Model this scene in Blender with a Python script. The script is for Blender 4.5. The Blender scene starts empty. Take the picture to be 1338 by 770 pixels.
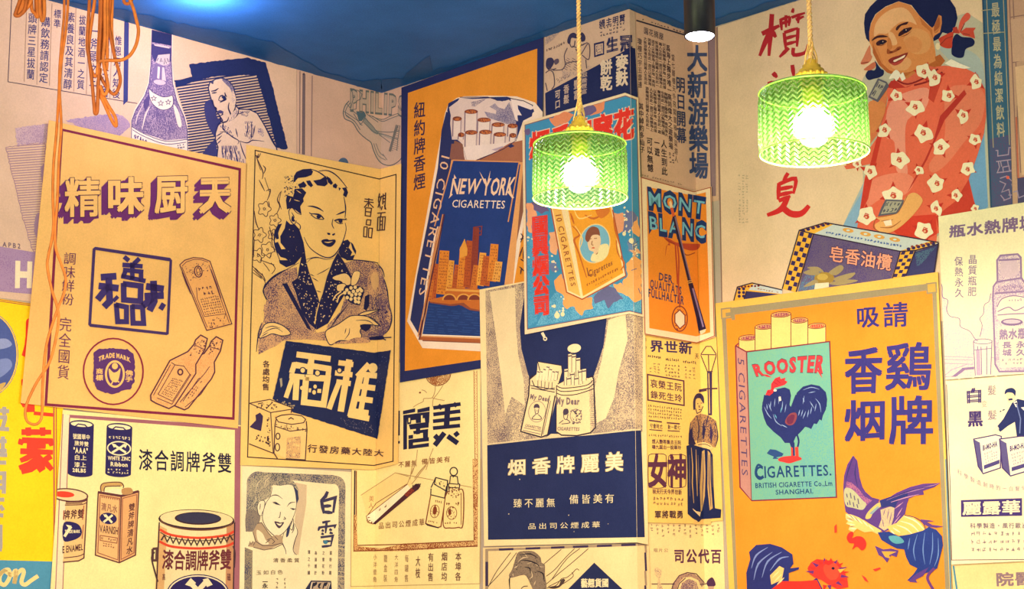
import bpy, math, random
from mathutils import Vector
from mathutils.geometry import tessellate_polygon
R = random.Random(7)
SC = bpy.context.scene
COL = SC.collection
# ------------------------------------------------------------------ camera, world, light, exposure
W, H, F = 1338.0, 770.0, 2070.0
PITCH = math.atan(380 / F)
CAMZ, CEIL = 1.5, 2.85
cam = bpy.data.cameras.new('camera')
cam.sensor_width = 36.0
cam.lens = F / W * 36.0
cam.clip_start = 0.05
camo = bpy.data.objects.new('camera', cam)
COL.objects.link(camo)
camo.location = (0, 0, CAMZ)
camo.rotation_euler = (math.pi / 2 + PITCH, 0, 0)
SC.camera = camo
SC.view_settings.view_transform = 'Standard'
SC.view_settings.look = 'None'
SC.view_settings.exposure = 0.0
SC.view_settings.gamma = 1.0
SC.view_settings.use_curve_mapping = False
wd = bpy.data.worlds.new('world')
SC.world = wd
wd.use_nodes = True
wd.node_tree.nodes['Background'].inputs[0].default_value = (0.80, 0.82, 1.0, 1)
wd.node_tree.nodes['Background'].inputs[1].default_value = 0.25

def area(name, loc, target, size, watts, col, spread=180):
    l = bpy.data.lights.new(name, 'AREA')
    l.shape = 'DISK'
    l.size = size
    l.energy = watts
    l.color = col
    l.spread = math.radians(spread)
    o = bpy.data.objects.new(name, l)
    COL.objects.link(o)
    o.location = loc
    o.rotation_euler = (Vector(target) - Vector(loc)).to_track_quat('-Z', 'Y').to_euler()
    return o
area('room_fill', (-0.5, 0.9, 1.75), (-0.35, 3.9, 1.75), 1.2, 31, (1.0, 0.86, 0.72), 110)  # soft fill added outside the view to brighten the left side
area('room_fill', (0.9, 0.6, 1.7), (1.0, 3.5, 1.7), 1.2, 5, (1.0, 0.88, 0.76), 110)  # weaker added fill for the right wall, no fitting modelled

# ------------------------------------------------------------------ the walls as planes, found from the photograph's lines
def ray(x, y):
    r, u = (x - W / 2) / F, (H / 2 - y) / F
    return Vector((r, math.cos(PITCH) - u * math.sin(PITCH), math.sin(PITCH) + u * math.cos(PITCH)))
ORG = Vector((0, 0, CAMZ))
def on_ceil(x, y, z=CEIL):
    d = ray(x, y)
    return ORG + d * ((z - CAMZ) / d.z)
def proj(p):
    v = Vector(p) - ORG
    f = v.y * math.cos(PITCH) + v.z * math.sin(PITCH)
    u = -v.y * math.sin(PITCH) + v.z * math.cos(PITCH)
    return (W / 2 + F * v.x / f, H / 2 - F * u / f)
HY = H / 2 + F * math.tan(PITCH)
U1 = ray(2812, HY); U1.z = 0; U1.normalize()          # along the left wall, away from the camera
U2 = Vector((U1.y, -U1.x, 0))                         # along the back wall, to the right and towards the camera
PA = on_ceil(499, 122)
pb = on_ceil(822, 12)
PB = PA + U2 * (pb - PA).dot(U2)
_d = ray(905, 45); _t = (PB.x * U1.y - PB.y * U1.x) / (_d.x * U1.y - _d.y * U1.x)
PC = PB + U1 * ((ORG + _d * _t) - PB).dot(U1); PC.z = CEIL
N1, N2 = U2.copy(), -U1                               # normals into the room
PLANES = [(PA, N1), (PA, N2), (PB, N1 * -1 if False else -U2 * -1, ), (PC, N2)]
PLANES[2] = (PB, U2.copy())
PLANES.append((Vector((0, 0, CEIL)), Vector((0, 0, -1))))
def edge(P):
    a, b = proj(P), proj(P - Vector((0, 0, 1.3)))
    m = (b[0] - a[0]) / (b[1] - a[1])
    return (a[0] - m * a[1], m)
EDGES = [edge(PA), edge(PB), edge(PC)]
def hit(x, y, w, d=0.0):
    p, n = PLANES[w]
    v = ray(x, y)
    return ORG + v * (((p + n * d) - ORG).dot(n) / v.dot(n))

# ------------------------------------------------------------------ materials
def s2l(c):
    return c / 12.92 if c <= 0.04045 else ((c + 0.055) / 1.055) ** 2.4
def hexc(h):
    h = h.lstrip('#')
    if len(h) == 3: h = ''.join(c * 2 for c in h)
    return tuple(s2l(int(h[i:i + 2], 16) / 255) for i in (0, 2, 4))
MATS = {}
def mat(h, rough=0.55, grain=0.10, scale=9.0, spec=0.12):
    key = (h, rough, grain, scale)
    if key in MATS: return MATS[key]
    m = bpy.data.materials.new('ink_' + h.strip('#'))
    m.use_nodes = True
    nt = m.node_tree
    b = nt.nodes['Principled BSDF']
    b.inputs['Roughness'].default_value = rough
    b.inputs['Specular IOR Level'].default_value = spec
    c = hexc(h)
    if '/' in h: pass
    geo = nt.nodes.new('ShaderNodeNewGeometry')
    n1 = nt.nodes.new('ShaderNodeTexNoise'); n1.inputs['Scale'].default_value = scale; n1.inputs['Detail'].default_value = 6; n1.inputs['Roughness'].default_value = .65
    n2 = nt.nodes.new('ShaderNodeTexNoise'); n2.inputs['Scale'].default_value = 260; n2.inputs['Detail'].default_value = 3
    mx = nt.nodes.new('ShaderNodeMix'); mx.data_type = 'FLOAT'; mx.inputs[0].default_value = .4
    rp = nt.nodes.new('ShaderNodeValToRGB')
    lo = tuple(max(0, v * (1 - 1.5 * grain)) for v in c) + (1,)
    hi = tuple(min(1, v * (1 + grain) + .06 * grain) for v in c) + (1,)
    rp.color_ramp.elements[0].position = .3; rp.color_ramp.elements[0].color = lo
    rp.color_ramp.elements[1].position = .7; rp.color_ramp.elements[1].color = hi
    L = nt.links
    L.new(geo.outputs['Position'], n1.inputs['Vector']); L.new(geo.outputs['Position'], n2.inputs['Vector'])
    L.new(n1.outputs['Fac'], mx.inputs[2]); L.new(n2.outputs['Fac'], mx.inputs[3])
    L.new(mx.outputs[0], rp.inputs['Fac']); L.new(rp.outputs['Color'], b.inputs['Base Color'])
    MATS[key] = m
    return m
def grain2(h1, h2, fac=.5, scale=420.0, stretch=(1, 1, 1)):
    """halftone print: ink h1 speckled over paper h2"""
    key = (h1, h2, fac, scale, stretch)
    if key in MATS: return MATS[key]
    m = bpy.data.materials.new('halftone_' + h1.strip('#'))
    m.use_nodes = True
    nt = m.node_tree; L = nt.links
    b = nt.nodes['Principled BSDF']; b.inputs['Roughness'].default_value = .55; b.inputs['Specular IOR Level'].default_value = .12
    geo = nt.nodes.new('ShaderNodeNewGeometry')
    mp = nt.nodes.new('ShaderNodeMapping'); mp.inputs['Scale'].default_value = stretch
    n = nt.nodes.new('ShaderNodeTexNoise'); n.inputs['Scale'].default_value = scale; n.inputs['Detail'].default_value = 3
    n2 = nt.nodes.new('ShaderNodeTexNoise'); n2.inputs['Scale'].default_value = 22; n2.inputs['Detail'].default_value = 4
    ad = nt.nodes.new('ShaderNodeMath'); ad.operation = 'MULTIPLY_ADD'; ad.inputs[1].default_value = .35
    rp = nt.nodes.new('ShaderNodeValToRGB')
    t = .675 + (fac - .5) * .36
    rp.color_ramp.elements[0].position = max(0, t - .06); rp.color_ramp.elements[0].color = hexc(h1) + (1,)
    rp.color_ramp.elements[1].position = min(1, t + .06); rp.color_ramp.elements[1].color = hexc(h2) + (1,)
    L.new(geo.outputs['Position'], mp.inputs['Vector']); L.new(mp.outputs[0], n.inputs['Vector']); L.new(geo.outputs['Position'], n2.inputs['Vector'])
    L.new(n2.outputs['Fac'], ad.inputs[0]); L.new(n.outputs['Fac'], ad.inputs[2])
    L.new(ad.outputs[0], rp.inputs['Fac']); L.new(rp.outputs['Color'], b.inputs['Base Color'])
    MATS[key] = m
    return m
def getmat(c):
    if isinstance(c, str):
        if '|' in c:                                   # 'ink|paper|amount'
            a = c.split('|'); return grain2(a[0], a[1], float(a[2]) if len(a) > 2 else .5)
        return mat(c)
    return c

# ------------------------------------------------------------------ glyphs from Blender's built-in font
GL = {}
def glyph(ch, wt=0.0, res=2):
    key = (ch, wt, res)
    if key in GL: return GL[key]
    c = bpy.data.curves.new('glyph', 'FONT'); c.body = ch; c.offset = wt; c.resolution_u = res
    o = bpy.data.objects.new('glyph', c); COL.objects.link(o)
    bpy.context.view_layer.update()
    m = o.to_mesh()
    vs = [(v.co.x, v.co.y) for v in m.vertices]
    g = ([[vs[i] for i in p.vertices] for p in m.polygons],
         (min((v[0] for v in vs), default=0), max((v[0] for v in vs), default=0)))
    o.to_mesh_clear()
    bpy.data.objects.remove(o); bpy.data.curves.remove(c)
    GL[key] = g
    return g

# ------------------------------------------------------------------ 2-D helpers
def P_(s):
    if not isinstance(s, str): return [tuple(p) for p in s]
    return [tuple(float(v) for v in q.split(',')) for q in s.split()]
def smooth(p, closed=False, n=4):
    out, k = [], len(p)
    if k < 3: return p
    rng = range(k if closed else k - 1)
    for i in rng:
        if closed: a, b, c, d = p[i - 1], p[i], p[(i + 1) % k], p[(i + 2) % k]
        else: a, b, c, d = p[max(i - 1, 0)], p[i], p[i + 1], p[min(i + 2, k - 1)]
        for j in range(n):
            t = j / n
            out.append(tuple(.5 * (2 * b[q] + (c[q] - a[q]) * t + (2 * a[q] - 5 * b[q] + 4 * c[q] - d[q]) * t * t + (3 * b[q] - a[q] - 3 * c[q] + d[q]) * t ** 3) for q in (0, 1)))
    if not closed: out.append(p[-1])
    return out
def ell(cx, cy, rx, ry, n=28, rot=0, a0=0, a1=360):
    c, s = math.cos(math.radians(rot)), math.sin(math.radians(rot))
    full = abs(a1 - a0) >= 360
    out = []
    for i in range(n if full else n + 1):
        a = math.radians(a0 + (a1 - a0) * i / n)
        x, y = rx * math.cos(a), ry * math.sin(a)
        out.append((cx + c * x - s * y, cy + s * x + c * y))
    return out
def jag(p, amp, step):
    """roughen a closed outline (torn or brushed edge)"""
    out = []
    for i in range(len(p)):
        a, b = p[i], p[(i + 1) % len(p)]
        L = math.hypot(b[0] - a[0], b[1] - a[1]); n = max(1, int(L / step))
        for j in range(n):
            t = j / n
            e = amp * (R.random() - .5)
            out.append((a[0] + (b[0] - a[0]) * t + (b[1] - a[1]) / L * e, a[1] + (b[1] - a[1]) * t - (b[0] - a[0]) / L * e))
    return out
def hclip(poly, nx, ny, c):
    out = []
    for i in range(len(poly)):
        a, b = poly[i - 1], poly[i]
        da, db = nx * a[0] + ny * a[1] - c, nx * b[0] + ny * b[1] - c
        if (da >= 0) != (db >= 0):
            t = da / (da - db)
            out.append((a[0] + (b[0] - a[0]) * t, a[1] + (b[1] - a[1]) * t))
        if db >= 0: out.append(b)
    return out

def build_mesh(name, verts, faces, mats, mi, parent=None, loc=(0, 0, 0), smooth_shade=False):
    me = bpy.data.meshes.new(name)
    L = Vector(loc)
    me.from_pydata([tuple(Vector(v) - L) for v in verts], [], faces)
    for m in mats: me.materials.append(m)
    if mi is not None: me.polygons.foreach_set('material_index', mi)
    if smooth_shade: me.polygons.foreach_set('use_smooth', [True] * len(me.polygons))
    me.update()
    o = bpy.data.objects.new(name, me)
    COL.objects.link(o)
    if parent is not None: o.parent = parent
    else: o.location = L
    return o

SUBPARTS = {'pack_lettering': 'pack_print', 'rooster_print': 'pack_print', 'foil_print': 'pack_print', 'skyline_print': 'pack_print', 'ornamental_lettering': 'ornamental_strip', 'earring_print': 'face_print', 'bow_print': 'hair_print', 'corsage_print': 'jacket_print', 'collar_print': 'jacket_print'}
class Poster:
    """a printed sheet pasted on the walls; points are read off the photograph and laid on the wall planes"""
    def __init__(s, name, label, cat, sheet, paper, lvl, group='old advertising posters on the walls', plane=None):
        s.lvl = lvl; s.n = 0; s.parts = {}; s.order = []; s.plane = plane
        s.z()
        s.sheet = P_(sheet)
        s.clip = None
        xs = [p[0] for p in s.sheet]; ys = [p[1] for p in s.sheet]
        cx, by = sum(xs) / len(xs), max(ys)
        s.root = bpy.data.objects.new(name, None)
        s.root.empty_display_size = .05
        COL.objects.link(s.root)
        s.loc = hit(cx, by, s.wall(cx, by), lvl * .004 + .002)
        s.root.location = s.loc
        s.root['label'] = label; s.root['category'] = cat
        if group: s.root['group'] = group
        s.put('sheet', paper, [s.sheet], base=True)
        s.clip = s.sheet if convex(s.sheet) else None
    def wall(s, x, y):
        if s.plane is not None: return s.plane
        for i, (a, m) in enumerate(EDGES):
            if x < a + m * y: return i
        return 3
    def z(s, x0=0, y0=0, x1=1, Wd=1):
        s.x0, s.y0, s.k = x0, y0, (x1 - x0) / Wd
        return s
    def m(s, pts):
        return [(s.x0 + x * s.k, s.y0 + y * s.k) for x, y in P_(pts)]
    def put(s, part, color, polys, base=False, step=True):
        if step: s.n += 1
        d = s.lvl * .004 + .002 + (0 if base else .0001 + s.n * .00001)
        if part not in s.parts: s.parts[part] = ([], [], [], []); s.order.append(part)
        V, Fc, M, I = s.parts[part]
        mt = getmat(color)
        if mt not in M: M.append(mt)
        k = M.index(mt)
        for poly in polys:
            if s.clip: 
                poly = clip_to(poly, s.clip)
                if len(poly) < 3: continue
            cur = [poly]
            if s.plane is None:
                for a, m_ in EDGES:
                    nxt = []
                    for q in cur:
                        ds = [x - a - m_ * y for x, y in q]
                        if min(ds) < -1e-6 and max(ds) > 1e-6:
                            nxt += [hclip(q, 1, -m_, a), hclip(q, -1, m_, -a)]
                        else: nxt.append(q)
                    cur = nxt
            for q in cur:
                if len(q) < 3: continue
                cx = sum(p[0] for p in q) / len(q); cy = sum(p[1] for p in q) / len(q)
                w = s.wall(cx, cy)
                b = len(V)
                for x, y in q: V.append(hit(x, y, w, d))
                Fc.append(list(range(b, b + len(q)))); I.append(k)
    # --- drawing calls
    def f(s, part, color, pts, sm=False, holes=()):
        p = s.m(pts)
        if sm: p = smooth(p, True)
        hs = [s.m(h) for h in holes]
        if sm: hs = [smooth(h, True) for h in hs]
        s.put(part, color, tri(p, hs))
    def e(s, part, color, cx, cy, rx, ry, rot=0, n=28):
        s.f(part, color, ell(cx, cy, rx, ry, n, rot))
    def ring(s, part, color, cx, cy, rx, ry, w, rot=0):
        s.l(part, color, w, ell(cx, cy, rx, ry, 36, rot), cl=True)
    def l(s, part, color, w, pts, sm=False, cl=False, tp=None, step=True):
        """stroke of width w (in the current crop's pixels); tp=(start,end) factors taper it"""
        for one in (pts.split(';') if isinstance(pts, str) else [pts]):
            p = s.m(one)
            if sm: p = smooth(p, cl)
            s.put(part, color, stroke(p, max(w * s.k * 1.3, .85), cl, tp), step=step)
    def h(s, part, color, w, pts, ang, gap, jit=0, dash=0):
        p = s.m(pts); a = math.radians(ang); c, sn = math.cos(a), math.sin(a)
        q = [(x * c + y * sn, -x * sn + y * c) for x, y in p]
        y, y1, g = min(v[1] for v in q) + gap * s.k / 2, max(v[1] for v in q), gap * s.k
        out = []
        while y < y1:
            xs = []
            for i in range(len(q)):
                u, v = q[i - 1], q[i]
                if (u[1] > y) != (v[1] > y): xs.append(u[0] + (v[0] - u[0]) * (y - u[1]) / (v[1] - u[1]))
            xs.sort()
            for i in range(0, len(xs) - 1, 2):
                segs = [(xs[i], xs[i + 1])]
                if dash:
                    segs = []; t = xs[i]
                    while t < xs[i + 1]:
                        e = min(xs[i + 1], t + dash * s.k * (.5 + R.random())); segs.append((t, e)); t = e + dash * s.k * (.3 + .5 * R.random())
                for u, v in segs:
                    j = jit * s.k * (R.random() - .5)
                    out += stroke([(u * c - (y + j) * sn, u * sn + (y + j) * c), (v * c - (y + j) * sn, v * sn + (y + j) * c)], w * s.k, False, None)
            y += g
        s.put(part, color, out)
    def t(s, part, color, txt, quad, v=False, wt=0.0, lat=False, gap=.08, res=2, arc=0, ser=0):
        q = s.m(quad)
        if len(q) == 2: q = [q[0], (q[1][0], q[0][1]), q[1], (q[0][0], q[1][1])]
        A, B, C, D = q
        def bl(u, w_):
            return tuple((A[i] * (1 - u) + B[i] * u) * (1 - w_) + (D[i] * (1 - u) + C[i] * u) * w_ for i in (0, 1))
        out = []
        if lat:
            x, items = 0.0, []
            for ch in txt:
                if ch == ' ': x += .32; continue
                ps, (a, b) = glyph(ch, wt, res)
                items.append((ps, x - a)); x += b - a + gap
            tot = max(x - gap, .01)
            for ps, off in items:
                for p in ps:
                    o = []
                    for gx, gy in p:
                        u = (gx + off) / tot
                        o.append(bl(u, 1 - gy / .72 - arc * 4 * u * (1 - u)))
                    out.append(o)
        else:
            n = len(txt)
            offs = [(0, 0)] if wt < .006 else [(-wt / 2, 0), (wt / 2, 0)] if wt < .02 else [(-wt / 2, -wt / 2), (wt / 2, wt / 2), (wt / 2, -wt / 2), (-wt / 2, wt / 2)]
            for ox, oy in offs:
                out = []
                for i, ch in enumerate(txt):
                    if ch in ' \u3000': continue
                    ps, _ = glyph(ch, 0, res)
                    for p in ps:
                        o = []
                        for gx, gy in p:
                            u, w_ = (gx + ox - .02) / .96, 1 - (gy + oy + .11) / .97
                            u = .5 + (u - .5) * (1 - gap); w_ = .5 + (w_ - .5) * (1 - gap)
                            o.append(bl(u, (i + w_) / n) if v else bl((i + u) / n, w_ - arc * 4 * ((i + u) / n) * (1 - (i + u) / n)))
                        out.append(o)
                s.put(part, color, out)
            return
        s.put(part, color, out)
    def mic(s, part, color, quad, rows, cols, w=.5, fill=.8):
        """print too small to read: little clusters of pen strokes"""
        q = s.m(quad)
        if len(q) == 2: q = [q[0], (q[1][0], q[0][1]), q[1], (q[0][0], q[1][1])]
        A, B, C, D = q
        def bl(u, w_):
            return tuple((A[i] * (1 - u) + B[i] * u) * (1 - w_) + (D[i] * (1 - u) + C[i] * u) * w_ for i in (0, 1))
        out = []
        for r in range(rows):
            for c in range(cols):
                if R.random() > fill: continue
                for k in range(4):
                    a, b = .14 + .3 * R.random(), .86 - .3 * R.random()
                    if k < 2: t_ = .2 + .6 * R.random(); p0, p1 = (a, t_), (b, t_)
                    else: t_ = .2 + .6 * R.random(); p0, p1 = (t_, a), (t_ + .2 * (R.random() - .5), b)
                    out += stroke([bl((c + p0[0]) / cols, (r + p0[1]) / rows), bl((c + p1[0]) / cols, (r + p1[1]) / rows)], w, False, None)
        s.put(part, color, out)
    def sp(s, part, color, pts, n, r0, r1=None):
        """irregular specks scattered inside an outline"""
        p = s.m(pts); xs = [a for a, _ in p]; ys = [b for _, b in p]; out = []; c = 0
        while len(out) < n and c < n * 20:
            c += 1
            x, y = R.uniform(min(xs), max(xs)), R.uniform(min(ys), max(ys))
            ins = False
            for i in range(len(p)):
                u, v = p[i - 1], p[i]
                if (u[1] > y) != (v[1] > y) and x < u[0] + (v[0] - u[0]) * (y - u[1]) / (v[1] - u[1]): ins = not ins
            if not ins: continue
            r = R.uniform(r0, r1 or r0) * s.k; a0 = R.random() * 6
            out.append([(x + r * R.uniform(.6, 1.2) * math.cos(a0 + i * 1.05), y + r * R.uniform(.6, 1.2) * math.sin(a0 + i * 1.05)) for i in range(6)])
        s.put(part, color, out)
    def done(s):
        made = {}
        s.order.sort(key=lambda n_: n_.split('#')[0] in SUBPARTS)      # a sub-part is built after the part that carries it
        for name in s.order:
            V, Fc, M, I = s.parts[name]
            if not Fc: continue
            if name == 'sheet':                        # give the paper its thickness
                n0 = len(V)
                edges = {}
                key = lambda i: (round(V[i].x, 6), round(V[i].y, 6), round(V[i].z, 6))
                for fc in Fc:
                    for i in range(len(fc)):
                        a, b = fc[i], fc[(i + 1) % len(fc)]
                        ka, kb = key(a), key(b)
                        if (kb, ka) in edges: del edges[(kb, ka)]
                        else: edges[(ka, kb)] = (a, b)
                for (a, b) in list(edges.values()):
                    nrm = Vector((0, 0, 0))
                    for fc_ in Fc:
                        if a in fc_ and b in fc_:
                            u = (V[fc_[1]] - V[fc_[0]]).cross(V[fc_[2]] - V[fc_[0]]); nrm = u.normalized(); break
                    if nrm.dot(V[a] - ORG) < 0: nrm = -nrm
                    c, d = V[a] + nrm * .0008, V[b] + nrm * .0008
                    V += [c, d]
                    Fc.append([a, b, len(V) - 1, len(V) - 2]); I.append(0)
            par = SUBPARTS.get(name.split('#')[0])
            par = made.get(par)
            o = build_mesh(name.split('#')[0], V, Fc, M, I, par or s.root, s.loc)
            made[name] = o
def convex(q):
    sg = 0
    for i in range(len(q)):
        a, b, c = q[i - 2], q[i - 1], q[i]
        k = (b[0] - a[0]) * (c[1] - b[1]) - (b[1] - a[1]) * (c[0] - b[0])
        if abs(k) > 1e-9:
            if sg and (k > 0) != (sg > 0): return False
            sg = k
    return True
def area2(q):
    return sum(q[i - 1][0] * q[i][1] - q[i][0] * q[i - 1][1] for i in range(len(q)))
def clip_to(poly, cl):
    """clip to a convex sheet outline"""
    sg = 1 if area2(cl) > 0 else -1
    for i in range(len(cl)):
        a, b = cl[i - 1], cl[i]
        nx, ny = -(b[1] - a[1]) * sg, (b[0] - a[0]) * sg
        c = nx * a[0] + ny * a[1]
        if all(nx * x + ny * y >= c - 1e-9 for x, y in poly): continue
        poly = hclip(poly, nx, ny, c)
        if len(poly) < 3: return []
    return poly
def tri(p, holes=()):
    loops = [p] + list(holes)
    flat = [v for l in loops for v in l]
    ts = tessellate_polygon([[Vector((x, y, 0)) for x, y in l] for l in loops])
    return [[flat[i] for i in t] for t in ts]
def stroke(p, w, cl, tp):
    n = len(p)
    if n < 2: return []
    if n == 2 and tp:
        a, b = p; p = [(a[0] + (b[0] - a[0]) * t, a[1] + (b[1] - a[1]) * t) for t in (0, .25, .5, .75, 1)]; n = 5
    Ls, Rs = [], []
    for i in range(n):
        a = p[i - 1] if (i or cl) else p[i]
        b = p[(i + 1) % n] if (i < n - 1 or cl) else p[i]
        def un(u, v):
            d = math.hypot(v[0] - u[0], v[1] - u[1]) or 1e-6
            return ((v[0] - u[0]) / d, (v[1] - u[1]) / d)
        if a == p[i]: d1 = d2 = un(p[i], b)
        elif b == p[i]: d1 = d2 = un(a, p[i])
        else: d1, d2 = un(a, p[i]), un(p[i], b)
        nx, ny = -(d1[1] + d2[1]), d1[0] + d2[0]
        L = math.hypot(nx, ny)
        if L < .3: nx, ny, mi = -d1[1], d1[0], 1
        else:
            nx, ny = nx / L, ny / L
            mi = min(1.6, 1 / max(.3, -d1[1] * nx + d1[0] * ny))
        ww = w / 2 * mi
        if tp:
            t = i / (n - 1)
            ww *= tp[0] * (1 - 2 * t) + 2 * t if t < .5 else tp[1] * (2 * t - 1) + 2 - 2 * t
        Ls.append((p[i][0] + nx * ww, p[i][1] + ny * ww)); Rs.append((p[i][0] - nx * ww, p[i][1] - ny * ww))
    out = []
    for i in range(n if cl else n - 1):
        j = (i + 1) % n
        out.append([Ls[i], Ls[j], Rs[j], Rs[i]])
    return out

# ------------------------------------------------------------------ the room
plaster = mat('#b9a894', .7, .08, 5)
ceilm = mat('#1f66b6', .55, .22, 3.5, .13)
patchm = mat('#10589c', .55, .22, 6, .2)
def slab(name, a, b, n, z0, z1, m, t=.06):
    a, b = Vector(a), Vector(b)
    V = [Vector((q.x, q.y, z)) - n * o for o in (0, t) for z in (z0, z1) for q in (a, b)]
    o = build_mesh(name, V, [[0, 1, 3, 2], [5, 4, 6, 7], [4, 0, 2, 6], [1, 5, 7, 3], [2, 3, 7, 6], [4, 5, 1, 0]], [m], None)
    o['kind'] = 'structure'
    return o
slab('wall_left', PA - U1 * 3.2, PA, N1, 0, CEIL, plaster)
slab('wall_back', PA, PB, N2, 0, CEIL, plaster)
slab('wall_pillar', PB, PC, U2, 0, CEIL, plaster)
slab('wall_right', PC, PC + U2 * 2.8, N2, 0, CEIL, plaster)
cl = build_mesh('ceiling', [(-4, -1, CEIL), (4, -1, CEIL), (4, 6, CEIL), (-4, 6, CEIL), (-4, -1, CEIL + .1), (4, -1, CEIL + .1), (4, 6, CEIL + .1), (-4, 6, CEIL + .1)],
                [[0, 1, 2, 3], [4, 7, 6, 5], [0, 4, 5, 1], [1, 5, 6, 2], [2, 6, 7, 3], [3, 7, 4, 0]], [ceilm], None)
cl['kind'] = 'structure'
fl = build_mesh('floor', [(-4, -1, 0), (4, -1, 0), (4, 6, 0), (-4, 6, 0), (-4, -1, -.1), (4, -1, -.1), (4, 6, -.1), (-4, 6, -.1)],
                [[0, 1, 2, 3], [4, 7, 6, 5], [0, 4, 5, 1], [1, 5, 6, 2], [2, 6, 7, 3], [3, 7, 4, 0]], [mat('#5d4b40', .5, .2, 4)], None)
fl['kind'] = 'structure'
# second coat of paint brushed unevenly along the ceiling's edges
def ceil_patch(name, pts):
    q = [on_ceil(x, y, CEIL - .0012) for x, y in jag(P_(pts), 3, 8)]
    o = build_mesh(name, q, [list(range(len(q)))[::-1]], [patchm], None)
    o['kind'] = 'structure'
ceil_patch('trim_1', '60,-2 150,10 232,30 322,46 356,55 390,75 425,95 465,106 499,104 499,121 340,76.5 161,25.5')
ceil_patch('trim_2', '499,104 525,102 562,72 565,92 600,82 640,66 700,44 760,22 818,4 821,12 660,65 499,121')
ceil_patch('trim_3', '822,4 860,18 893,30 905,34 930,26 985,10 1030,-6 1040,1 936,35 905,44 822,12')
LAMP_W = 22
# ------------------------------------------------------------------ the posters; crop windows z(x0, y0, x1, width) set the drawing's units
NAVY, PURP = '#1c2557', '#5d4a80'
def ext(p, e):
    """lengthen a stroke by e at both ends"""
    def mv(a, b):
        d = math.hypot(a[0] - b[0], a[1] - b[1]) or 1
        return (a[0] + (a[0] - b[0]) / d * e, a[1] + (a[1] - b[1]) / d * e)
    p = list(p)
    return [mv(p[0], p[1])] + p[1:-1] + [mv(p[-1], p[-2])]
# --- brandy poster with the old man
p = Poster('brandy_poster', 'beige brandy poster with three-star bottle and bearded man before navy hatching', 'poster', '-30,-27 387.5,90.3 387.5,300 84,400 -30,385.5', '#dcb999', 0)
p.z(0, 0, 200, 1338)
for q, tx in (('245,108 330,112 303,705 228,695', '頭牌三星拔蘭'), ('360,140 445,145 420,735 338,725', '購飲務請認定'), ('470,75 540,82 530,255 465,245', '標準'),
              ('590,100 660,106 632,790 548,780', '素養良及其清醇'), ('690,128 755,133 740,790 668,782', '拔蘭地酒一之質'), ('795,215 860,222 845,770 775,765', '一斧頭之三'),
              ('905,300 965,305 945,860 880,850', '司利三正酒'), ('1005,305 1070,312 1050,870 975,860', '惟恩用人知後')):
    p.t('lettering', '#373468', tx, q, v=True, wt=.02)
p.l('border', '#4b3b52', 5, '104,-60 92,250 70,715 1200,905' )
p.l('border', '#a88672', 2, '232,100 212,715;340,110 322,740;455,30 432,750;665,60 645,800;560,60 540,790;780,80 755,830;880,180 860,850;985,150 960,870')
p.f('border', '#333a72', '1087,165 1128,205 1118,880 1078,920')
# torn shape and hatching at the far left
p.z(0, 150, 80, 246)
p.f('torn_paper_print', '#a98a9c|#c9a9ac|.45', jag(P_('60,52 190,36 190,110 70,122'), 6, 6))
p.l('torn_paper_print', '#a4808f', 2, jag(P_('24,130 182,112 180,500 150,585 128,540 85,390 40,200'), 5, 8), cl=True)
p.h('torn_paper_print', '#a4808f', 3.6, '24,130 182,112 180,500 150,585 128,540 85,390 40,200', -4, 10)
p.f('torn_paper_print', '#a7879c', jag(P_('165,205 190,190 185,300 165,260'), 5, 6)); p.f('torn_paper_print', '#a7879c', jag(P_('145,400 185,380 178,470 150,500 135,470'), 5, 6))
p.t('lettering', '#6e5a6c', 'APB2', '10,510 82,518 82,538 10,530', lat=True, wt=.02, gap=.3)
p.f('purple_panel', '#96749a|#a98aa6|.3', '-20,526 180,560 160,724 -20,708')
p.t('purple_panel', '#f3dfb4', 'H', '62,588 130,592 127,690 60,690', lat=True, wt=.05)
p.f('purple_panel', '#f3dfb4', '150,590 170,590 168,690 148,690')
p.f('purple_panel', '#f3dfb4', '60,640 66,640')if 0 else None
p.l('border', '#7a4a58', 2.2, '-10,744 190,768;-10,752 190,776')
# faded torn patch behind the bottle
p.z(0, 0, 340, 1309)
p.f('torn_paper_print', '#9780a0|#b797a8|.45', jag(P_('330,605 455,585 590,570 640,600 655,640 600,690 640,760 400,640'), 8, 12))
# bottle
p.z(160, 20, 260, 428)
B_ = '165,82 275,108 273,250 280,380 305,480 345,570 362,640 365,760 50,690 52,590 75,530 125,450 150,380 160,270'
p.f('bottle_print', '#e9d3bd', '160,80 282,106 278,250 288,380 312,475 352,565 370,640 372,770 46,700 46,590 68,525 118,445 144,378 155,270', sm=False)
p.f('bottle_print', '#6b5a86|#b59cad|.55', B_)
p.f('bottle_print', '#202a58', '166,80 276,108 272,170 165,150'); p.f('bottle_print', '#3f3a6e', '165,160 272,185 270,260 180,262 163,220')
p.f('bottle_print', '#cdb7b4', '175,160 262,176 262,186 180,170'); p.f('bottle_print', '#cdb7b4', '200,222 265,216 262,270 230,282 185,262')
p.l('bottle_print', '#202a58', 3, '210,262 216,240 222,262;232,275 236,240 246,270;250,240 258,262;192,256 200,240')
p.f('bottle_print', '#7a6890', '182,268 240,290 244,375 180,385 165,330'); p.f('bottle_print', '#e7d1c2', '198,285 210,290 206,355 194,352'); p.f('bottle_print', '#d5bfbb', '222,290 234,292 244,368 220,362')
p.e('bottle_print', '#cdb6b8', 208, 375, 34, 14, 8)
p.f('bottle_print', '#efdcc2', '148,412 172,432 220,455 255,455 280,450 282,500 255,525 215,528 178,505 155,470', sm=True)
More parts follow.
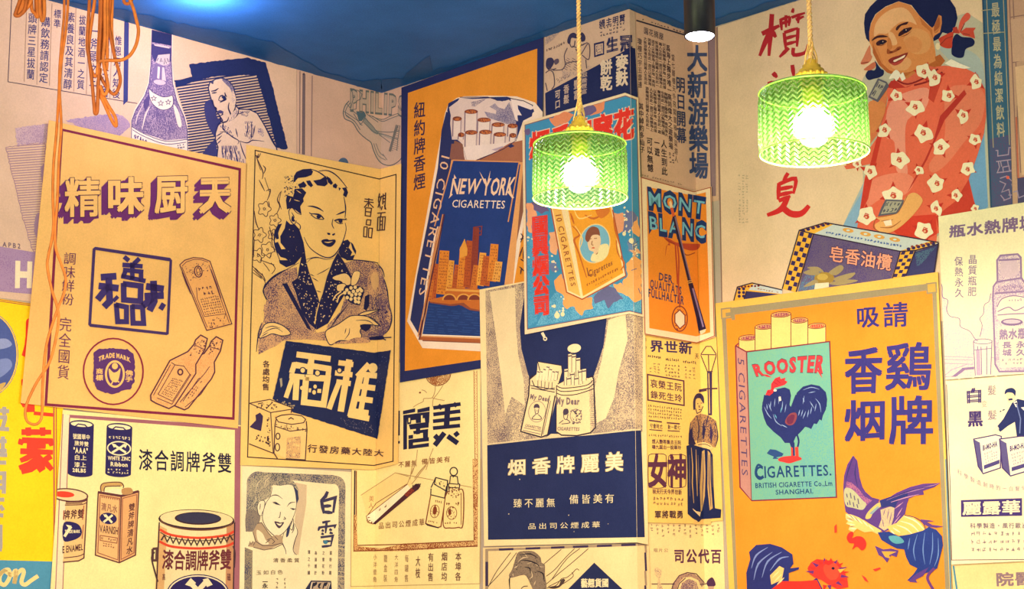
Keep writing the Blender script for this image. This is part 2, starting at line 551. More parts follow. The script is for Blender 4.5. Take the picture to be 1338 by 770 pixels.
p.l('bottle_print', '#4a3a6a', 2.5, '148,412 172,432 220,455 255,455 280,450 282,500 255,525 215,528 178,505 155,470', sm=True, cl=True)
for cx, cy, r in ((175, 465, 16), (214, 492, 17), (256, 486, 16)):
    p.l('bottle_print', '#4a3a6a', 3, [(cx + r * (1 if i % 2 == 0 else .42) * math.sin(i * math.pi / 5), cy - r * (1 if i % 2 == 0 else .42) * math.cos(i * math.pi / 5)) for i in range(10)], cl=True)
p.l('bottle_print', '#e6d0c0', 7, '152,512 128,560 110,640', sm=True, tp=(.3, .3)); p.l('bottle_print', '#d8c2bb', 5, '120,490 85,560 75,610', sm=True, tp=(.3, .5))
p.f('bottle_print', '#eedcc4', '285,500 310,530 330,600 328,625 312,620 298,570', sm=True); p.f('bottle_print', '#57487a', '118,480 152,440 150,500 128,540 118,510')
p.h('bottle_print', '#57487a', 2.5, '140,540 290,540 300,660 130,650', 80, 12, 4, 40)
p.f('bottle_print', '#f0deca', '50,620 120,660 240,700 362,690 366,770 46,700'); p.l('bottle_print', '#4a3a6a', 3, '52,622 120,662 240,704 362,694;56,640 122,678 240,720 355,710', sm=True)
p.mic('bottle_print', '#5a3f7c', '64,660 140,690 140,722 64,694', 1, 5, 1.3, 1); p.mic('bottle_print', '#3c3464', '305,722 345,716 348,745 310,750', 2, 4, .8)
p.l('bottle_print', '#4a3a6a', 3, B_, cl=True)
# old man
p.z(225, 70, 405, 956)
NV = '#1f2b5c'
p.f('old_man_print', NV, jag(P_('118,75 300,52 480,32 520,28 648,62 700,240 800,655 790,668 725,655 640,330 585,150 380,150 250,165 138,168'), 6, 14))
HR = '15,190 140,165 300,160 420,140 590,150 640,330 725,655 730,720 300,720 112,690 105,480 60,340'
p.h('old_man_print', NV, 9.5, HR, -8.2, 19, 1.5)
p.l('old_man_print', NV, 7, '15,190 60,186 130,166 200,172 300,150 380,150 560,118', sm=False)
p.f('old_man_print', NV, jag(P_('20,195 130,170 280,160 120,205 25,235'), 5, 10))
p.f('old_man_print', '#3b3c6e', '225,350 265,318 290,330 310,440 335,465 300,560 285,565 250,500 228,430', sm=True); p.f('old_man_print', '#3b3c6e', '300,590 315,700 290,715 210,695 250,640')
SK = '#e3c4a6'
BODY = '262,200 300,178 350,168 398,195 428,240 440,300 440,360 462,385 540,390 590,415 630,480 680,570 722,650 740,720 560,800 430,770 310,725 318,650 300,600 300,555 320,490 350,465 325,425 300,385 280,345 262,290 250,240'
p.f('old_man_print', SK, BODY)
p.l('old_man_print', NV, 6, BODY, cl=True)
p.f('old_man_print', '#45436c', '268,200 300,180 340,168 378,178 400,200 330,172 290,190 285,212', sm=True)
p.f('old_man_print', '#3a366a|#8a7c90|.35', '345,180 390,195 425,240 430,300 418,280 400,240 375,215', sm=True)
p.f('old_man_print', '#8f7f8c|#e3c4a6|.4', '420,250 440,300 440,345 425,365 412,340 415,290', sm=True)
p.l('old_man_print', '#2a2650', 8, '270,262 300,256 322,240;275,275 310,270;322,325 330,300 350,292 360,318 340,330 322,325;345,300 372,318 330,340;365,270 370,290 380,300;280,320 290,365 308,385 300,370;395,340 390,380 408,430 395,470;300,410 330,398 350,402;318,412 340,408 350,422 330,432;330,440 345,475 380,470 392,440;355,475 352,520 372,540;440,362 430,400 400,440;462,388 455,420 420,455 395,470', sm=True, tp=(.5, .4))
p.f('old_man_print', '#5d557c|#e3c4a6|.45', '395,440 440,390 455,400 440,440 400,470', sm=True)
p.f('old_man_print', NV, '340,300 365,292 378,312 355,318'); p.f('old_man_print', '#4c4672', '310,402 335,395 358,405 345,415 318,415', sm=True)
p.l('old_man_print', '#2e2a58', 6.5, '330,545 370,545 420,580 460,605 455,630;305,575 350,548;305,605 345,570;312,628 340,600;460,605 520,620 560,602 640,610;470,610 490,680 525,760;300,560 318,500 350,480;520,475 525,520 512,580;550,475 552,560 545,600;575,500 560,580;440,520 455,580;640,500 690,600 718,650;600,530 625,545;460,420 500,405;345,640 350,720;370,640 372,740;400,640 415,760;430,650 460,770', sm=True, tp=(.4, .3))
p.h('old_man_print', '#4e4676', 5, '340,640 450,640 500,760 350,740', 78, 11, 4, 40); p.h('old_man_print', '#4e4676', 5, '330,500 380,500 430,575 380,560', 60, 10, 3, 20)
p.f('old_man_print', '#6a608a|#e3c4a6|.5', '595,520 630,530 635,575 600,560', sm=True); p.h('old_man_print', '#4e4676', 4, '505,470 560,470 570,600 505,590', 82, 12, 3, 20)
p.h('old_man_print', '#4e4676', 4, '470,400 540,398 520,440 480,430', 130, 9, 3, 20)
p.done()

# --- lamp poster with the outlined guitar-like instrument
p = Poster('music_poster', 'beige poster corner showing outlined instrument beneath outlined capital letters', 'poster', '388,89.5 499,121 528,112 524,470 388,470', '#d3ae94', 0)
p.z(385, 90, 530, 744)
p.l('ruled_lines', '#5f5257', 4, '36,16 34,568'); p.l('ruled_lines', '#7c6a6c', 9, '62,30 58,575'); p.l('ruled_lines', '#4d454f', 3, '56,30 52,572;69,36 66,575'); p.l('ruled_lines', '#8f7470', 5, '118,46 112,585'); p.f('ruled_lines', '#4d454f', '52,40 62,24 72,42')
GT = '#5d6667'
p.f('instrument_print', '#c5a993', '335,240 365,215 385,270 480,300 580,335 640,330 700,300 720,320 715,590 660,645 600,640 560,610 530,540 510,490 440,430 400,370 345,335 328,300')
p.l('instrument_print', '#8b8a80', 20, '450,310 520,405 560,430', sm=True); p.l('instrument_print', '#a69a8c', 12, '560,430 660,470', sm=True)
p.l('instrument_print', GT, 5, '365,215 340,245 326,290 332,325 345,340 390,362 430,425 480,470 512,495 530,550 560,610 600,642 655,645 705,612 730,570', sm=True)
p.l('instrument_print', GT, 3.5, '375,225 350,260 340,295 352,320 400,350 440,410;330,285 420,345 440,375;340,305 400,352;380,275 450,330;395,300 440,370 455,378;480,300 520,330 560,358;470,330 520,380 560,430 600,440 690,470;455,350 520,415 560,436;560,420 640,425 700,415;565,440 640,495;500,310 580,340 640,318 690,300 740,296;520,315 585,352 645,332 700,312', sm=True)
p.f('instrument_print', '#4f6770', '412,285 465,285 478,310 450,350 430,350 420,310'); p.l('instrument_print', GT, 3, '425,350 445,372 460,350 478,312;350,235 372,262')
p.l('instrument_print', '#77716a', 10, '690,380 665,460 640,555', sm=True); p.h('instrument_print', GT, 2.5, '680,375 705,378 695,545 640,552 650,480', 20, 13); p.l('instrument_print', GT, 3, '680,375 655,470 632,552;706,380 692,470 685,550')
p.l('instrument_print', '#7d7a72', 4, '545,500 570,560 605,590;530,500 560,580 610,612;590,570 620,612', sm=True)
p.t('lettering', '#666c68', 'PHILIPS', '372,138 745,185 740,310 372,272', lat=True, wt=.085, gap=.1); p.t('lettering', '#b9a28c', 'PHILIPS', '376,144 742,191 736,304 376,266', lat=True, wt=.045, gap=.15)
p.f('lettering', GT, '372,132 395,134 386,152'); p.l('lettering', GT, 3.5, '372,132 425,145 452,170 440,205 415,215 412,270 372,275 392,205 388,160 372,132', sm=False)
p.f('mark', '#4c6480', ell(325, 640, 36, 44, 16, 6, 180, 360))
p.done()

# --- bright yellow poster at the left edge
p = Poster('tonic_poster', 'bright yellow poster with large red characters above a blue band', 'poster', '-30,386 50,398 84,540 78,800 -30,800', '#ffd016', 0)
p.z(0, 370, 340, 1309)
p.l('border', '#b04a3c', 3, '-40,78 200,112;-40,86 200,120')
p.e('blue_disc', '#4a5a94', -60, 360, 152, 212); p.ring('blue_disc', '#f1c34a', -60, 360, 146, 206, 5); p.f('blue_disc', '#8e98c0', '-30,290 30,280 60,310 20,330 -40,330', sm=True); p.f('blue_disc', '#7a88b8', '-30,400 40,380 60,420 10,470 -40,480', sm=True); p.f('blue_disc', '#cfa85a', '-40,530 30,500 -10,560 -40,570', sm=True)
RD = '#f0402a'
p.l('red_lettering', RD, 46, '157,198 155,300 125,372', sm=True, tp=(.9, .6)); p.e('red_lettering', RD, 157, 195, 26, 20); p.f('red_lettering', RD, '160,180 200,175 200,205 160,210'); p.f('red_lettering', RD, '160,262 200,260 200,290 160,290')
p.l('red_lettering', RD, 36, '148,470 152,650'); p.e('red_lettering', RD, 148, 466, 20, 17); p.l('red_lettering', RD, 24, '108,500 175,498'); p.l('red_lettering', RD, 24, '108,614 150,590'); p.l('red_lettering', RD, 14, '170,655 268,664')
p.z(0, 530, 340, 1091)
for s_ in ('90,112 215,112;118,92 120,128;178,92 180,128', '92,142 84,165;92,146 212,150 218,170', '112,168 192,172', '85,192 222,197', '150,200 110,222 85,232;150,205 170,225 178,262 160,275', '158,222 120,248 80,262;168,242 130,268 90,280', '215,212 180,232;185,232 218,270'):
    p.l('red_lettering', RD, 19, s_, tp=(1, .8))
GY = '#a9a099'
for s_ in ('0,22 38,24;18,6 18,40;-5,50 30,50;-5,98 38,100;22,55 10,95', '-5,150 28,150;12,130 12,205;-5,208 30,208', '-5,190 28,190;-5,240 26,240', '-5,285 18,285 16,370;-5,320 8,320;-5,345 8,345', '-5,395 18,395;0,420 14,440;-5,460 14,462', '-5,510 10,510;2,500 2,600;-5,560 8,560;-5,604 8,604'):
    p.l('grey_lettering', GY, 13, s_); 
p.f('blue_band', '#4f93ae', '-40,648 226,655 224,800 -40,800')
p.l('blue_band', '#f3d58a', 13, '-30,742 10,698 36,690 40,720 20,752 0,742 0,715 18,695 48,712 62,695 68,700 60,748 66,715 90,690 100,700 90,740 105,752 130,735 160,715', sm=True)
p.l('border', '#c2604a', 5, '226,-20 228,820'); p.l('border', '#b8543f', 3, '236,-20 240,820')
p.done()
# --- large tan condiment poster
p = Poster('condiment_poster', 'large tan condiment poster with maroon border and purple block characters', 'poster', '64,157 323,214 311,560 27,527', '#eebb69', 2)
p.z(0, 180, 340, 1309)
MR, PU = '#7c2341', '#6a2e66'
p.z(); p.f('border', MR, '79,167.5 315,220 306.5,549 58,530.5', holes=['82.5,171.5 311.6,222.8 303.4,545.4 61.8,527.2'])
p.z(70, 190, 325, 1338)
F_, E_ = '#f0be6c', '#4a2340'
for q in ('90,250 290,240 300,350 310,500 200,520 110,500 70,430 60,335', '365,285 480,240 590,285 600,350 600,450 520,500 400,490 350,400', '700,225 880,220 905,330 895,470 750,500 690,440'): p.f('headline', PU, q)
CHQ = (('精', (62, 205, 335, 515)), ('味', (352, 205, 632, 492)), ('厨', (680, 185, 935, 490)), ('天', (988, 195, 1225, 485)))
CHW = {'精': .04, '味': .065, '厨': .05, '天': .085}
for ch, (x0, y0, x1, y1) in CHQ:
    for i in range(7, 0, -1):
        dx, dy = -44 * i / 7, 44 * i / 7
        p.t('headline', PU, ch, [(x0 + dx, y0 + dy), (x1 + dx, y0 + dy - 6), (x1 + dx, y1 + dy - 6), (x0 + dx, y1 + dy)], wt=CHW[ch] + .02, gap=.12)
for ch, (x0, y0, x1, y1) in CHQ:
    Q = [(x0, y0), (x1, y0 - 6), (x1, y1 - 6), (x0, y1)]
    p.t('headline', E_, ch, Q, wt=CHW[ch] + .03, gap=.12); p.t('headline', F_, ch, Q, wt=CHW[ch], gap=.12)
# squared brand mark
p.z(70, 310, 325, 1338)
SQ = '#43305f'
p.f('square_mark', SQ, '285,66 800,142 813,160 790,665 775,672 250,615 238,600 268,80', holes=['288,88 795,166 772,652 258,594'])
CH = '#3c2f68'
for w_, s_ in ((24, '488,138 512,158;585,150 555,178;478,190 605,200;482,225 610,238;470,268 625,300;540,180 540,285;490,240 478,270;600,255 600,300'), (36, '330,275 425,268;315,335 440,350;378,280 385,440 350,475;365,350 305,425;420,418 430,428'),
              (30, '480,320 482,430 595,440 598,335 480,320'), (36, '640,338 750,355;630,405 750,400;685,305 690,440 660,500;675,420 615,470;735,470 755,482'), (27, '430,460 440,580 500,580 500,480 430,465;540,470 545,590 618,592 610,480 540,475')):
    for q in s_.split(';'): p.l('square_mark', CH, w_, ext(P_(q), 6), step=False)
# round trade mark
p.z(0, 370, 340, 1309)
p.ring('round_mark', '#8a2440', 570, 445, 150, 166, 6)
p.f('round_mark', '#59306a', jag(P_('470,350 500,332 560,328 640,332 672,355 678,400 676,500 655,535 610,545 575,560 530,552 490,535 470,495'), 6, 10))
p.ring('round_mark', F_, 578, 458, 45, 64, 8); p.f('round_mark', F_, '548,430 570,450 590,445 606,430 598,480 585,500 560,490 550,465', sm=True); p.e('round_mark', F_, 578, 418, 15, 16); p.l('round_mark', F_, 5, '560,510 575,480 600,500;552,455 560,470')
p.t('round_mark', F_, 'TRADE MARK', '497,372 655,378 658,400 494,396', lat=True, wt=.05, arc=1.0)
p.t('round_mark', F_, '商標', '482,428 520,428 520,492 480,492', v=True, wt=.05); p.t('round_mark', F_, '佛手', '630,435 672,440 668,500 628,498', v=True, wt=.05)
# side caption
p.z(0, 180, 340, 1309)
p.t('caption', '#6b3358', '調味鮮粉', '320,572 388,576 372,852 302,842', v=True, wt=.004); 
p.z(0, 370, 340, 1309)
p.t('caption#2', '#6b3358', '完全國貨', '298,165 366,172 350,492 284,485', v=True, wt=.004)
# carton
p.z(70, 310, 325, 1338); BK = '#5a3040'
p.f('carton_print', '#e6a85e', '865,190 900,158 960,140 1020,145 1072,165 1222,595 1050,640')
p.l('carton_print', BK, 5, '865,190 900,158 960,140 1020,145 1072,165 1222,595 1050,640 865,190'); p.l('carton_print', BK, 3, '880,200 910,170 965,152 1015,156 1060,172;880,205 1055,620;1065,190 1205,590', sm=False)
p.l('carton_print', BK, 8, '1080,220 1150,420;880,240 940,390', tp=(.3, .3)); p.ring('carton_print', BK, 992, 236, 26, 38, 6, -8); p.ring('carton_print', BK, 992, 236, 12, 26, 4, -8)
p.sp('carton_print', BK, '900,190 1050,170 1080,280 930,300', 45, 2, 5); p.mic('carton_print', BK, '985,340 1085,325 1110,395 1000,410', 2, 4, .8); p.mic('carton_print', BK, '1000,420 1130,395 1170,520 1040,540', 7, 9, .55, .95)
p.sp('carton_print', BK, '1040,560 1200,530 1215,590 1060,630', 30, 2, 6); p.l('carton_print', BK, 3, '985,420 1035,545 1180,525 1170,560;980,345 985,420')
# the two bottles
p.z(0, 370, 340, 1309)
for dx, dy, b_ in ((100, 20, '1010,262 1043,280 1030,335 1000,390 1002,440 985,475 870,620 850,630 790,605 762,590 758,565 855,395 950,345 975,310 985,285'), (0, 0, '1010,262 1043,280 1030,335 985,410 985,455 880,615 850,632 785,605 760,590 758,565 855,390 945,345 975,310 985,285')):
    BT = 'bottle_print#2' if dx else 'bottle_print'
    q = [(x + dx * .78, y + dy * .4) for x, y in P_(b_)]
    p.f(BT, '#d9965a|#ecb06c|.4', q); p.l(BT, BK, 5, q, cl=True)
p.l(BT, BK, 3, '862,400 960,462 865,610 790,578;880,415 950,462;772,565 858,410;1055,420 1030,455 905,600;1070,470 1010,560 930,625', sm=False); p.f(BT, '#e7ac68', '880,412 925,418 955,460 868,595 795,560'); p.l(BT, BK, 3, '880,412 925,418 955,460 868,595 795,560', cl=True)
p.ring(BT, BK, 907, 448, 12, 14, 6); p.mic(BT, BK, '870,475 925,490 865,585 808,558', 9, 7, .5, .9); p.sp(BT, BK, '985,285 1040,290 1020,350 950,370', 26, 2, 5); p.sp(BT, BK, '1065,290 1115,295 1090,350 1050,360', 22, 2, 5); p.l(BT, BK, 3, '975,310 1030,335;1050,320 1105,335;1000,480 920,595'); p.mic(BT, BK, '1005,470 1030,480 960,590 930,575', 8, 3, .5)
p.done()

# --- pale yellow paint poster
p = Poster('paint_poster', 'pale yellow paint poster with printed cans below the tan condiment poster', 'poster', '82,536 317,556 312,800 64,800', '#f3e39a', 1)
p.z(0, 530, 340, 1091)
p.f('border', '#a0626c', '280,38 1012,88 1000,104 292,52'); p.f('border', '#a0626c', '985,92 1010,90 1004,800 980,800'); p.f('border', '#f0dcae', '262,36 292,40 262,800 228,800'); p.l('border', '#a86a6a', 3, '264,36 232,800;292,50 262,800')
p.t('headline', '#22203c', '漆合調牌斧雙', '578,175 975,195 975,292 578,280', wt=.022, gap=.12)
BL, CR, BRN = '#2a2258', '#f3e2ac', '#5f3236'
for q, ty, L in (((290, 66, 104, 218), 0, 0), ((447, 78, 108, 206), 1, 0)):
    x, y, w_, h_ = q; CN = 'can_print#%d' % ty
    p.f(CN, BL, '%d,%d %d,%d %d,%d %d,%d' % (x, y + 14, x + w_, y + 14, x + w_ - 6, y + h_ + 6, x - 6, y + h_)); p.e(CN, BL, x + w_ / 2 - 6, y + h_ + 2, w_ / 2, 15, 3)
    p.e(CN, BL, x + w_ / 2, y + 14, w_ / 2, 18, 4); p.e(CN, CR, x + w_ / 2, y + 13, w_ / 2 - 7, 11, 4); p.l(CN, BL, 4, '%d,%d %d,%d %d,%d %d,%d' % (x + 25, y + 22, x + 38, y + 12, x + w_ - 38, y + 16, x + w_ - 28, y + 26))
p.t('can_print#0', CR, '號國華中', '305,116 378,122 378,146 305,142', wt=.03); p.t('can_print#0', CR, '牌斧雙', '312,146 372,152 372,174 312,170', wt=.03); p.t('can_print#0', CR, '"AAA"', '308,176 368,180 368,202 308,198', lat=True, wt=.04); p.t('can_print#0', CR, '白上', '310,205 364,208 364,232 310,230', wt=.03); p.t('can_print#0', CR, '漆上', '310,236 362,238 362,262 310,260', wt=.03); p.t('can_print#0', CR, '28LBS', '304,263 360,266 360,282 304,278', lat=True, wt=.04)
p.mic('can_print#1', CR, '455,122 548,130 548,150 455,142', 1, 7, .6); p.ring('can_print#1', CR, 499, 180, 48, 28, 4, 3); p.l('can_print#1', CR, 7, '470,198 525,164;475,164 528,198'); p.f('can_print#1', CR, '468,160 488,164 478,178'); p.f('can_print#1', CR, '512,164 534,162 526,180')
p.t('can_print#1', CR, 'WHITE ZINC', '452,212 546,216 546,232 452,228', lat=True, wt=.03); p.t('can_print#1', CR, 'Ribbon', '464,236 535,240 535,258 464,254', lat=True, wt=.03); p.mic('can_print#1', CR, '450,262 540,266 540,292 450,286', 2, 8, .6)
# striped can at left
p.f('can_print', '#e9c07c', '276,372 366,378 352,640 330,655 264,660'); p.e('can_print', '#e9cf94', 290, 376, 78, 26, 5); p.ring('can_print', BRN, 290, 376, 78, 26, 4, 5); p.e('can_print', '#e4452c', 268, 373, 44, 13, 4); p.f('can_print', CR, '225,340 276,348 262,660 225,660') if 0 else None
p.l('can_print', BRN, 4, '366,380 352,640 330,652 264,658'); p.l('can_print', BRN, 6, '276,404 345,402 364,394', sm=True); p.l('can_print', BRN, 3, '272,418 340,416 362,408;268,640 330,632 352,622;275,412 345,410', sm=True)
p.t('can_print', '#54262e', '牌斧雙', '265,438 356,432 352,475 265,482', wt=.04); p.f('can_print', BL, '268,492 320,494 342,520 338,548 305,566 266,566', sm=True); p.l('can_print', CR, 9, '270,550 298,508'); p.f('can_print', CR, '276,500 300,505 292,520'); p.t('can_print', CR, 'TRADE MARK', '272,522 336,522 336,534 272,536', lat=True, wt=.04); p.t('can_print', '#54262e', 'E ENAMEL', '262,590 348,580 348,606 262,620', lat=True, wt=.02); p.l('can_print', '#a8583c', 3, '268,440 266,480;352,420 346,480;350,500 344,560'); 
# varnish tin
p.f('tin_print', '#e6b474', '412,364 508,380 500,660 400,628'); p.f('tin_print', '#dba267', '508,380 582,362 568,628 500,660'); p.f('tin_print', CR, '412,364 482,348 582,360 508,380')
p.l('tin_print', BRN, 4, '412,364 508,380 582,362 568,628 500,660 400,628 412,364'); p.l('tin_print', BRN, 4, '508,380 500,660'); p.l('tin_print', '#9a5a44', 3, '420,376 502,390 494,648 410,618 420,376;514,390 574,374 562,618 508,646 514,390'); p.l('tin_print', BRN, 8, '410,364 508,380 582,360')
for x in range(424, 500, 9): p.f('tin_print', '#9a5a44', [(x, 380 + (x - 424) * .16), (x + 8, 381 + (x - 424) * .16), (x + 4, 390 + (x - 424) * .16)])
p.l('tin_print', '#caa05c', 12, '430,360 428,344 440,332 500,328 512,338', sm=True); p.l('tin_print', BRN, 3, '424,362 422,342 436,326 500,322 518,336 516,346;436,362 438,348 448,340 505,338', sm=True); p.f('tin_print', '#b98a55', '512,350 548,346 556,368 516,374', sm=True)
p.t('tin_print', '#9a6a50', '清凡水', '424,405 494,418 492,455 424,442', wt=.05); p.e('tin_print', BL, 454, 474, 36, 24, 8); p.l('tin_print', CR, 7, '434,490 472,460;440,458 470,492'); p.f('tin_print', CR, '432,456 450,460 440,470'); p.t('tin_print', '#54262e', 'VARNISH', '418,500 496,510 494,542 418,532', lat=True, wt=.015); p.l('tin_print', '#8a4a3c', 2.5, '420,545 492,556 490,578 420,566 420,545'); p.mic('tin_print', '#7a3c38', '424,548 488,558 486,574 424,564', 1, 7, .5); p.mic('tin_print', '#7a3c38', '430,572 482,582 480,600 430,592', 2, 5, .5)
p.t('tin_print', '#54262e', '雙斧牌清凡水', '540,412 568,406 556,620 528,630', v=True, wt=.03)
# big can
OC = '#efdcae'
p.f('large_can_print', '#e9d49c', '668,480 984,480 976,800 655,800'); p.f('large_can_print', '#d8a86c', '664,500 700,520 686,800 650,800'); p.f('large_can_print', '#c08a60', '950,510 984,490 978,800 945,800')
p.e('large_can_print', '#3a2430', 824, 480, 160, 44, 2); p.e('large_can_print', '#eed59a', 824, 476, 153, 37, 2); p.e('large_can_print', '#3a2430', 830, 474, 98, 27, 1); p.e('large_can_print', '#37354c', 832, 472, 92, 23, 1); p.l('large_can_print', '#7c5038', 3, ell(824, 482, 150, 42, 24, 2, 0, 180))
p.l('large_can_print', '#d8452c', 8, '670,520 720,544 830,556 940,546 982,528', sm=True); p.l('large_can_print', '#d8452c', 8, '668,570 720,592 830,600 940,592 980,576', sm=True)
zz = []
for i in range(25): zz.append((676 + i * 12.5, (548 if i % 2 else 572) + 22 * (1 - ((i - 12) / 12.5) ** 2) - 8))
p.l('large_can_print', '#4a3330', 6, zz); p.l('large_can_print', '#4a3330', 3, '672,532 720,556 830,568 940,558 982,540', sm=True)
p.t('large_can_print', '#6a2d35', '漆合調牌斧雙', '682,602 972,600 970,690 678,690', wt=.045, arc=-.06, gap=.04)
p.l('large_can_print', '#3a2430', 4, '668,490 655,800;984,490 978,800'); p.e('large_can_print', BL, 830, 790, 132, 82); p.ring('large_can_print', OC, 830, 790, 124, 75, 4); p.l('large_can_print', OC, 16, '795,740 850,800;868,735 810,800'); p.f('large_can_print', OC, '776,752 800,724 822,745 800,760'); p.f('large_can_print', OC, '850,730 872,724 892,752 868,762')
p.t('large_can_print', BRN, '高', '680,704 694,704 694,735 680,735', wt=.03); p.t('large_can_print', BRN, '磁', '952,702 968,702 968,738 952,738', wt=.03); p.l('large_can_print', '#5a3c3a', 8, '640,602 658,600 656,650 640,650 640,602'); p.l('large_can_print', '#4a3036', 5, '648,615 636,640 650,700 662,740;978,590 985,620 982,680', sm=True)
p.done()
# --- face cream poster, bent across the corner
p = Poster('face_cream_poster', 'golden poster of a dark-haired woman in tweed, folded across the room corner', 'poster', '322,189 496,221 524,214 519.5,606 487.5,614 314,608', '#efc471', 2)
BK = '#1e2048'
p.z(); p.l('border', '#3a2c2c', 1.1, '333.5,196.5 495.5,234 517.5,228 513.5,603 488.5,608.5 323.5,597.5', cl=True)
p.z(325, 180, 525, 962)
BR = '#4a3038'
p.l('blossom_print', BR, 6, '48,120 70,170 90,220 85,260;90,175 105,195 95,225;65,265 100,335;110,335 135,325 130,360 115,395;200,340 180,390 195,430 175,480;125,400 130,440;35,460 45,530 65,580;62,100 52,135;75,98 60,125 48,110', sm=True, tp=(.5, .5))
p.l('blossom_print', BR, 3, '45,110 60,160 75,205;100,250 130,340;205,335 190,400 205,450')
for cx, cy, r in ((98, 448, 36), (165, 520, 32), (68, 612, 36), (118, 705, 38), (60, 740, 34), (150, 610, 26)):
    p.l('blossom_print', BR, 3.4, [(cx + r * (1 + .22 * math.cos(5 * a)) * math.cos(a), cy + r * 1.15 * (1 + .22 * math.cos(5 * a)) * math.sin(a)) for a in [i * math.pi / 15 for i in range(30)]], cl=True)
    p.ring('blossom_print', BR, cx, cy, 6, 7, 3); p.sp('blossom_print', BR, ell(cx, cy, 15, 17), 7, 1.5, 2.5)
p.l('blossom_print', BR, 4, '35,640 30,740;130,560 150,640;150,590 145,650 165,720;75,770 130,790 160,800;40,820 90,870 105,900;30,830 80,880', sm=True)
p.z(325, 320, 525, 1100); p.l('blossom_print', BR, 4, '25,150 60,190 105,245 120,275;30,200 95,245;95,205 120,260;60,60 90,90 80,120;130,70 160,60 150,100;105,130 130,160 150,190;160,130 190,170 165,210', sm=True)
p.z(325, 180, 525, 962)
HA = 'hair_print'
for q in ('285,240 300,215 340,198 388,195 405,212 395,235 360,248 310,254 280,285', '308,300 345,274 365,300 350,315', '360,272 385,268 405,300 392,312 372,296', '405,270 450,262 485,240 497,290 478,306 430,300', '310,292 330,285 345,312 320,318', '488,240 512,255 530,285 520,296 498,282', '528,298 545,286 558,300 550,320 530,312', '565,312 580,318 568,335', '586,316 612,312 625,345 612,376 592,362 600,338',
          '288,322 335,318 362,345 342,382 346,400 324,432 332,484 298,458 272,440 240,450 235,402 242,362 278,372 286,345', '236,520 262,545 290,545 318,575 345,660 355,722 337,742 289,797 236,815 195,790 190,770 245,770 205,735 200,702 232,700 200,660 198,620 226,570',
          '165,580 185,545 210,540 195,572 185,600 190,635 175,640 162,615', '162,662 184,655 200,690 216,732 235,760 200,750 175,715', '592,650 622,640 640,660 628,690 650,720 640,745 668,735 655,768 620,770 580,752 562,720 576,690', '640,655 655,668 665,690 676,712 672,735 652,700'):
    p.f(HA + ('#2' if q[:3] in ('236', '165', '162') else '#3' if q[:3] in ('592', '640') else ''), BK, q)
p.l(HA, BK, 6, '385,196 435,214 485,250 515,295;440,210 500,208 560,245 620,318;245,360 235,400;165,580 160,640 170,700 195,770', sm=True, tp=(.5, .5))
p.sp(HA, BK, '225,240 290,240 310,300 290,350 225,375', 55, 2, 6); p.sp(HA + '#2', '#efc471', '240,560 330,580 350,720 260,790 210,700', 12, 1, 3); p.sp(HA + '#3', '#efc471', '590,660 650,700 640,740 590,730', 6, 2, 4); p.l(HA, '#efc471', 4, '300,330 330,350;285,390 320,400;255,405 265,380', tp=(.3, .3))
FA = 'face_print'
p.l(FA, BK, 6, '598,370 609,440 605,505;606,535 612,580 592,650 560,712 525,748 480,752 420,722 375,680 348,625', sm=True, tp=(.4, .4)); p.l(FA, BK, 4.5, '530,510 524,545 536,572;258,500 252,462 272,440 300,470 330,485;300,520 285,545 262,520 258,500;270,470 285,500 270,515;298,530 322,550 322,575 305,572', sm=True, tp=(.6, .6))
p.f(FA, BK, '275,490 290,520 300,515 285,528 268,520', sm=True); p.f(FA, BK, '493,598 510,600 512,610 498,610', sm=True); p.f(FA, BK, '524,608 540,600 542,608 530,616', sm=True)
p.f(FA, BK, '456,650 470,640 492,637 508,643 540,640 546,656 524,682 500,686 470,672', sm=True); p.f(FA, '#efc471', '474,655 500,655 528,652 500,662', sm=True)
p.f(FA, BK, '368,430 405,428 445,442 472,466 440,450 405,438', sm=True); p.f(FA, BK, '548,486 575,470 603,460 600,470 575,480', sm=True)
p.l(FA, BK, 9, '383,477 420,480 450,488 474,512', sm=True, tp=(.2, .5)); p.e(FA, BK, 440, 497, 14, 11); p.l(FA, BK, 4, '398,490 425,508 470,514;395,482 380,470;400,484 390,490', sm=True)
p.l(FA, BK, 9, '538,522 570,514 620,516', sm=True, tp=(.6, .2)); p.e(FA, BK, 577, 524, 13, 13); p.l(FA, BK, 4, '545,526 570,540 592,538;600,516 615,508', sm=True)
p.l(FA, BK, 4.5, '360,765 420,752 470,760', sm=True, tp=(.3, .3))
# lettering upper right
p.l('upper_lettering', BR, 5.5, '728,385 782,392;755,380 752,435;725,400 785,408;752,408 725,440;755,410 785,440;735,440 772,444 765,495 732,490 735,440;734,465 770,468;742,515 768,518 764,550 738,547 742,515;725,560 745,562 740,625 722,622 725,560;755,568 778,570 772,630 752,626 755,568', step=False)
p.l('upper_lettering', BR, 5.5, '822,350 815,395 828,445;812,375 838,372;835,365 812,440;845,352 842,420;838,368 862,360;840,385 862,380;860,345 855,450;840,405 860,402;840,430 832,455;852,425 862,452;808,475 860,470;832,475 828,500;812,500 858,497 852,580 808,583 812,500;826,500 824,580;842,498 838,580;826,525 840,524;826,548 840,547', step=False)
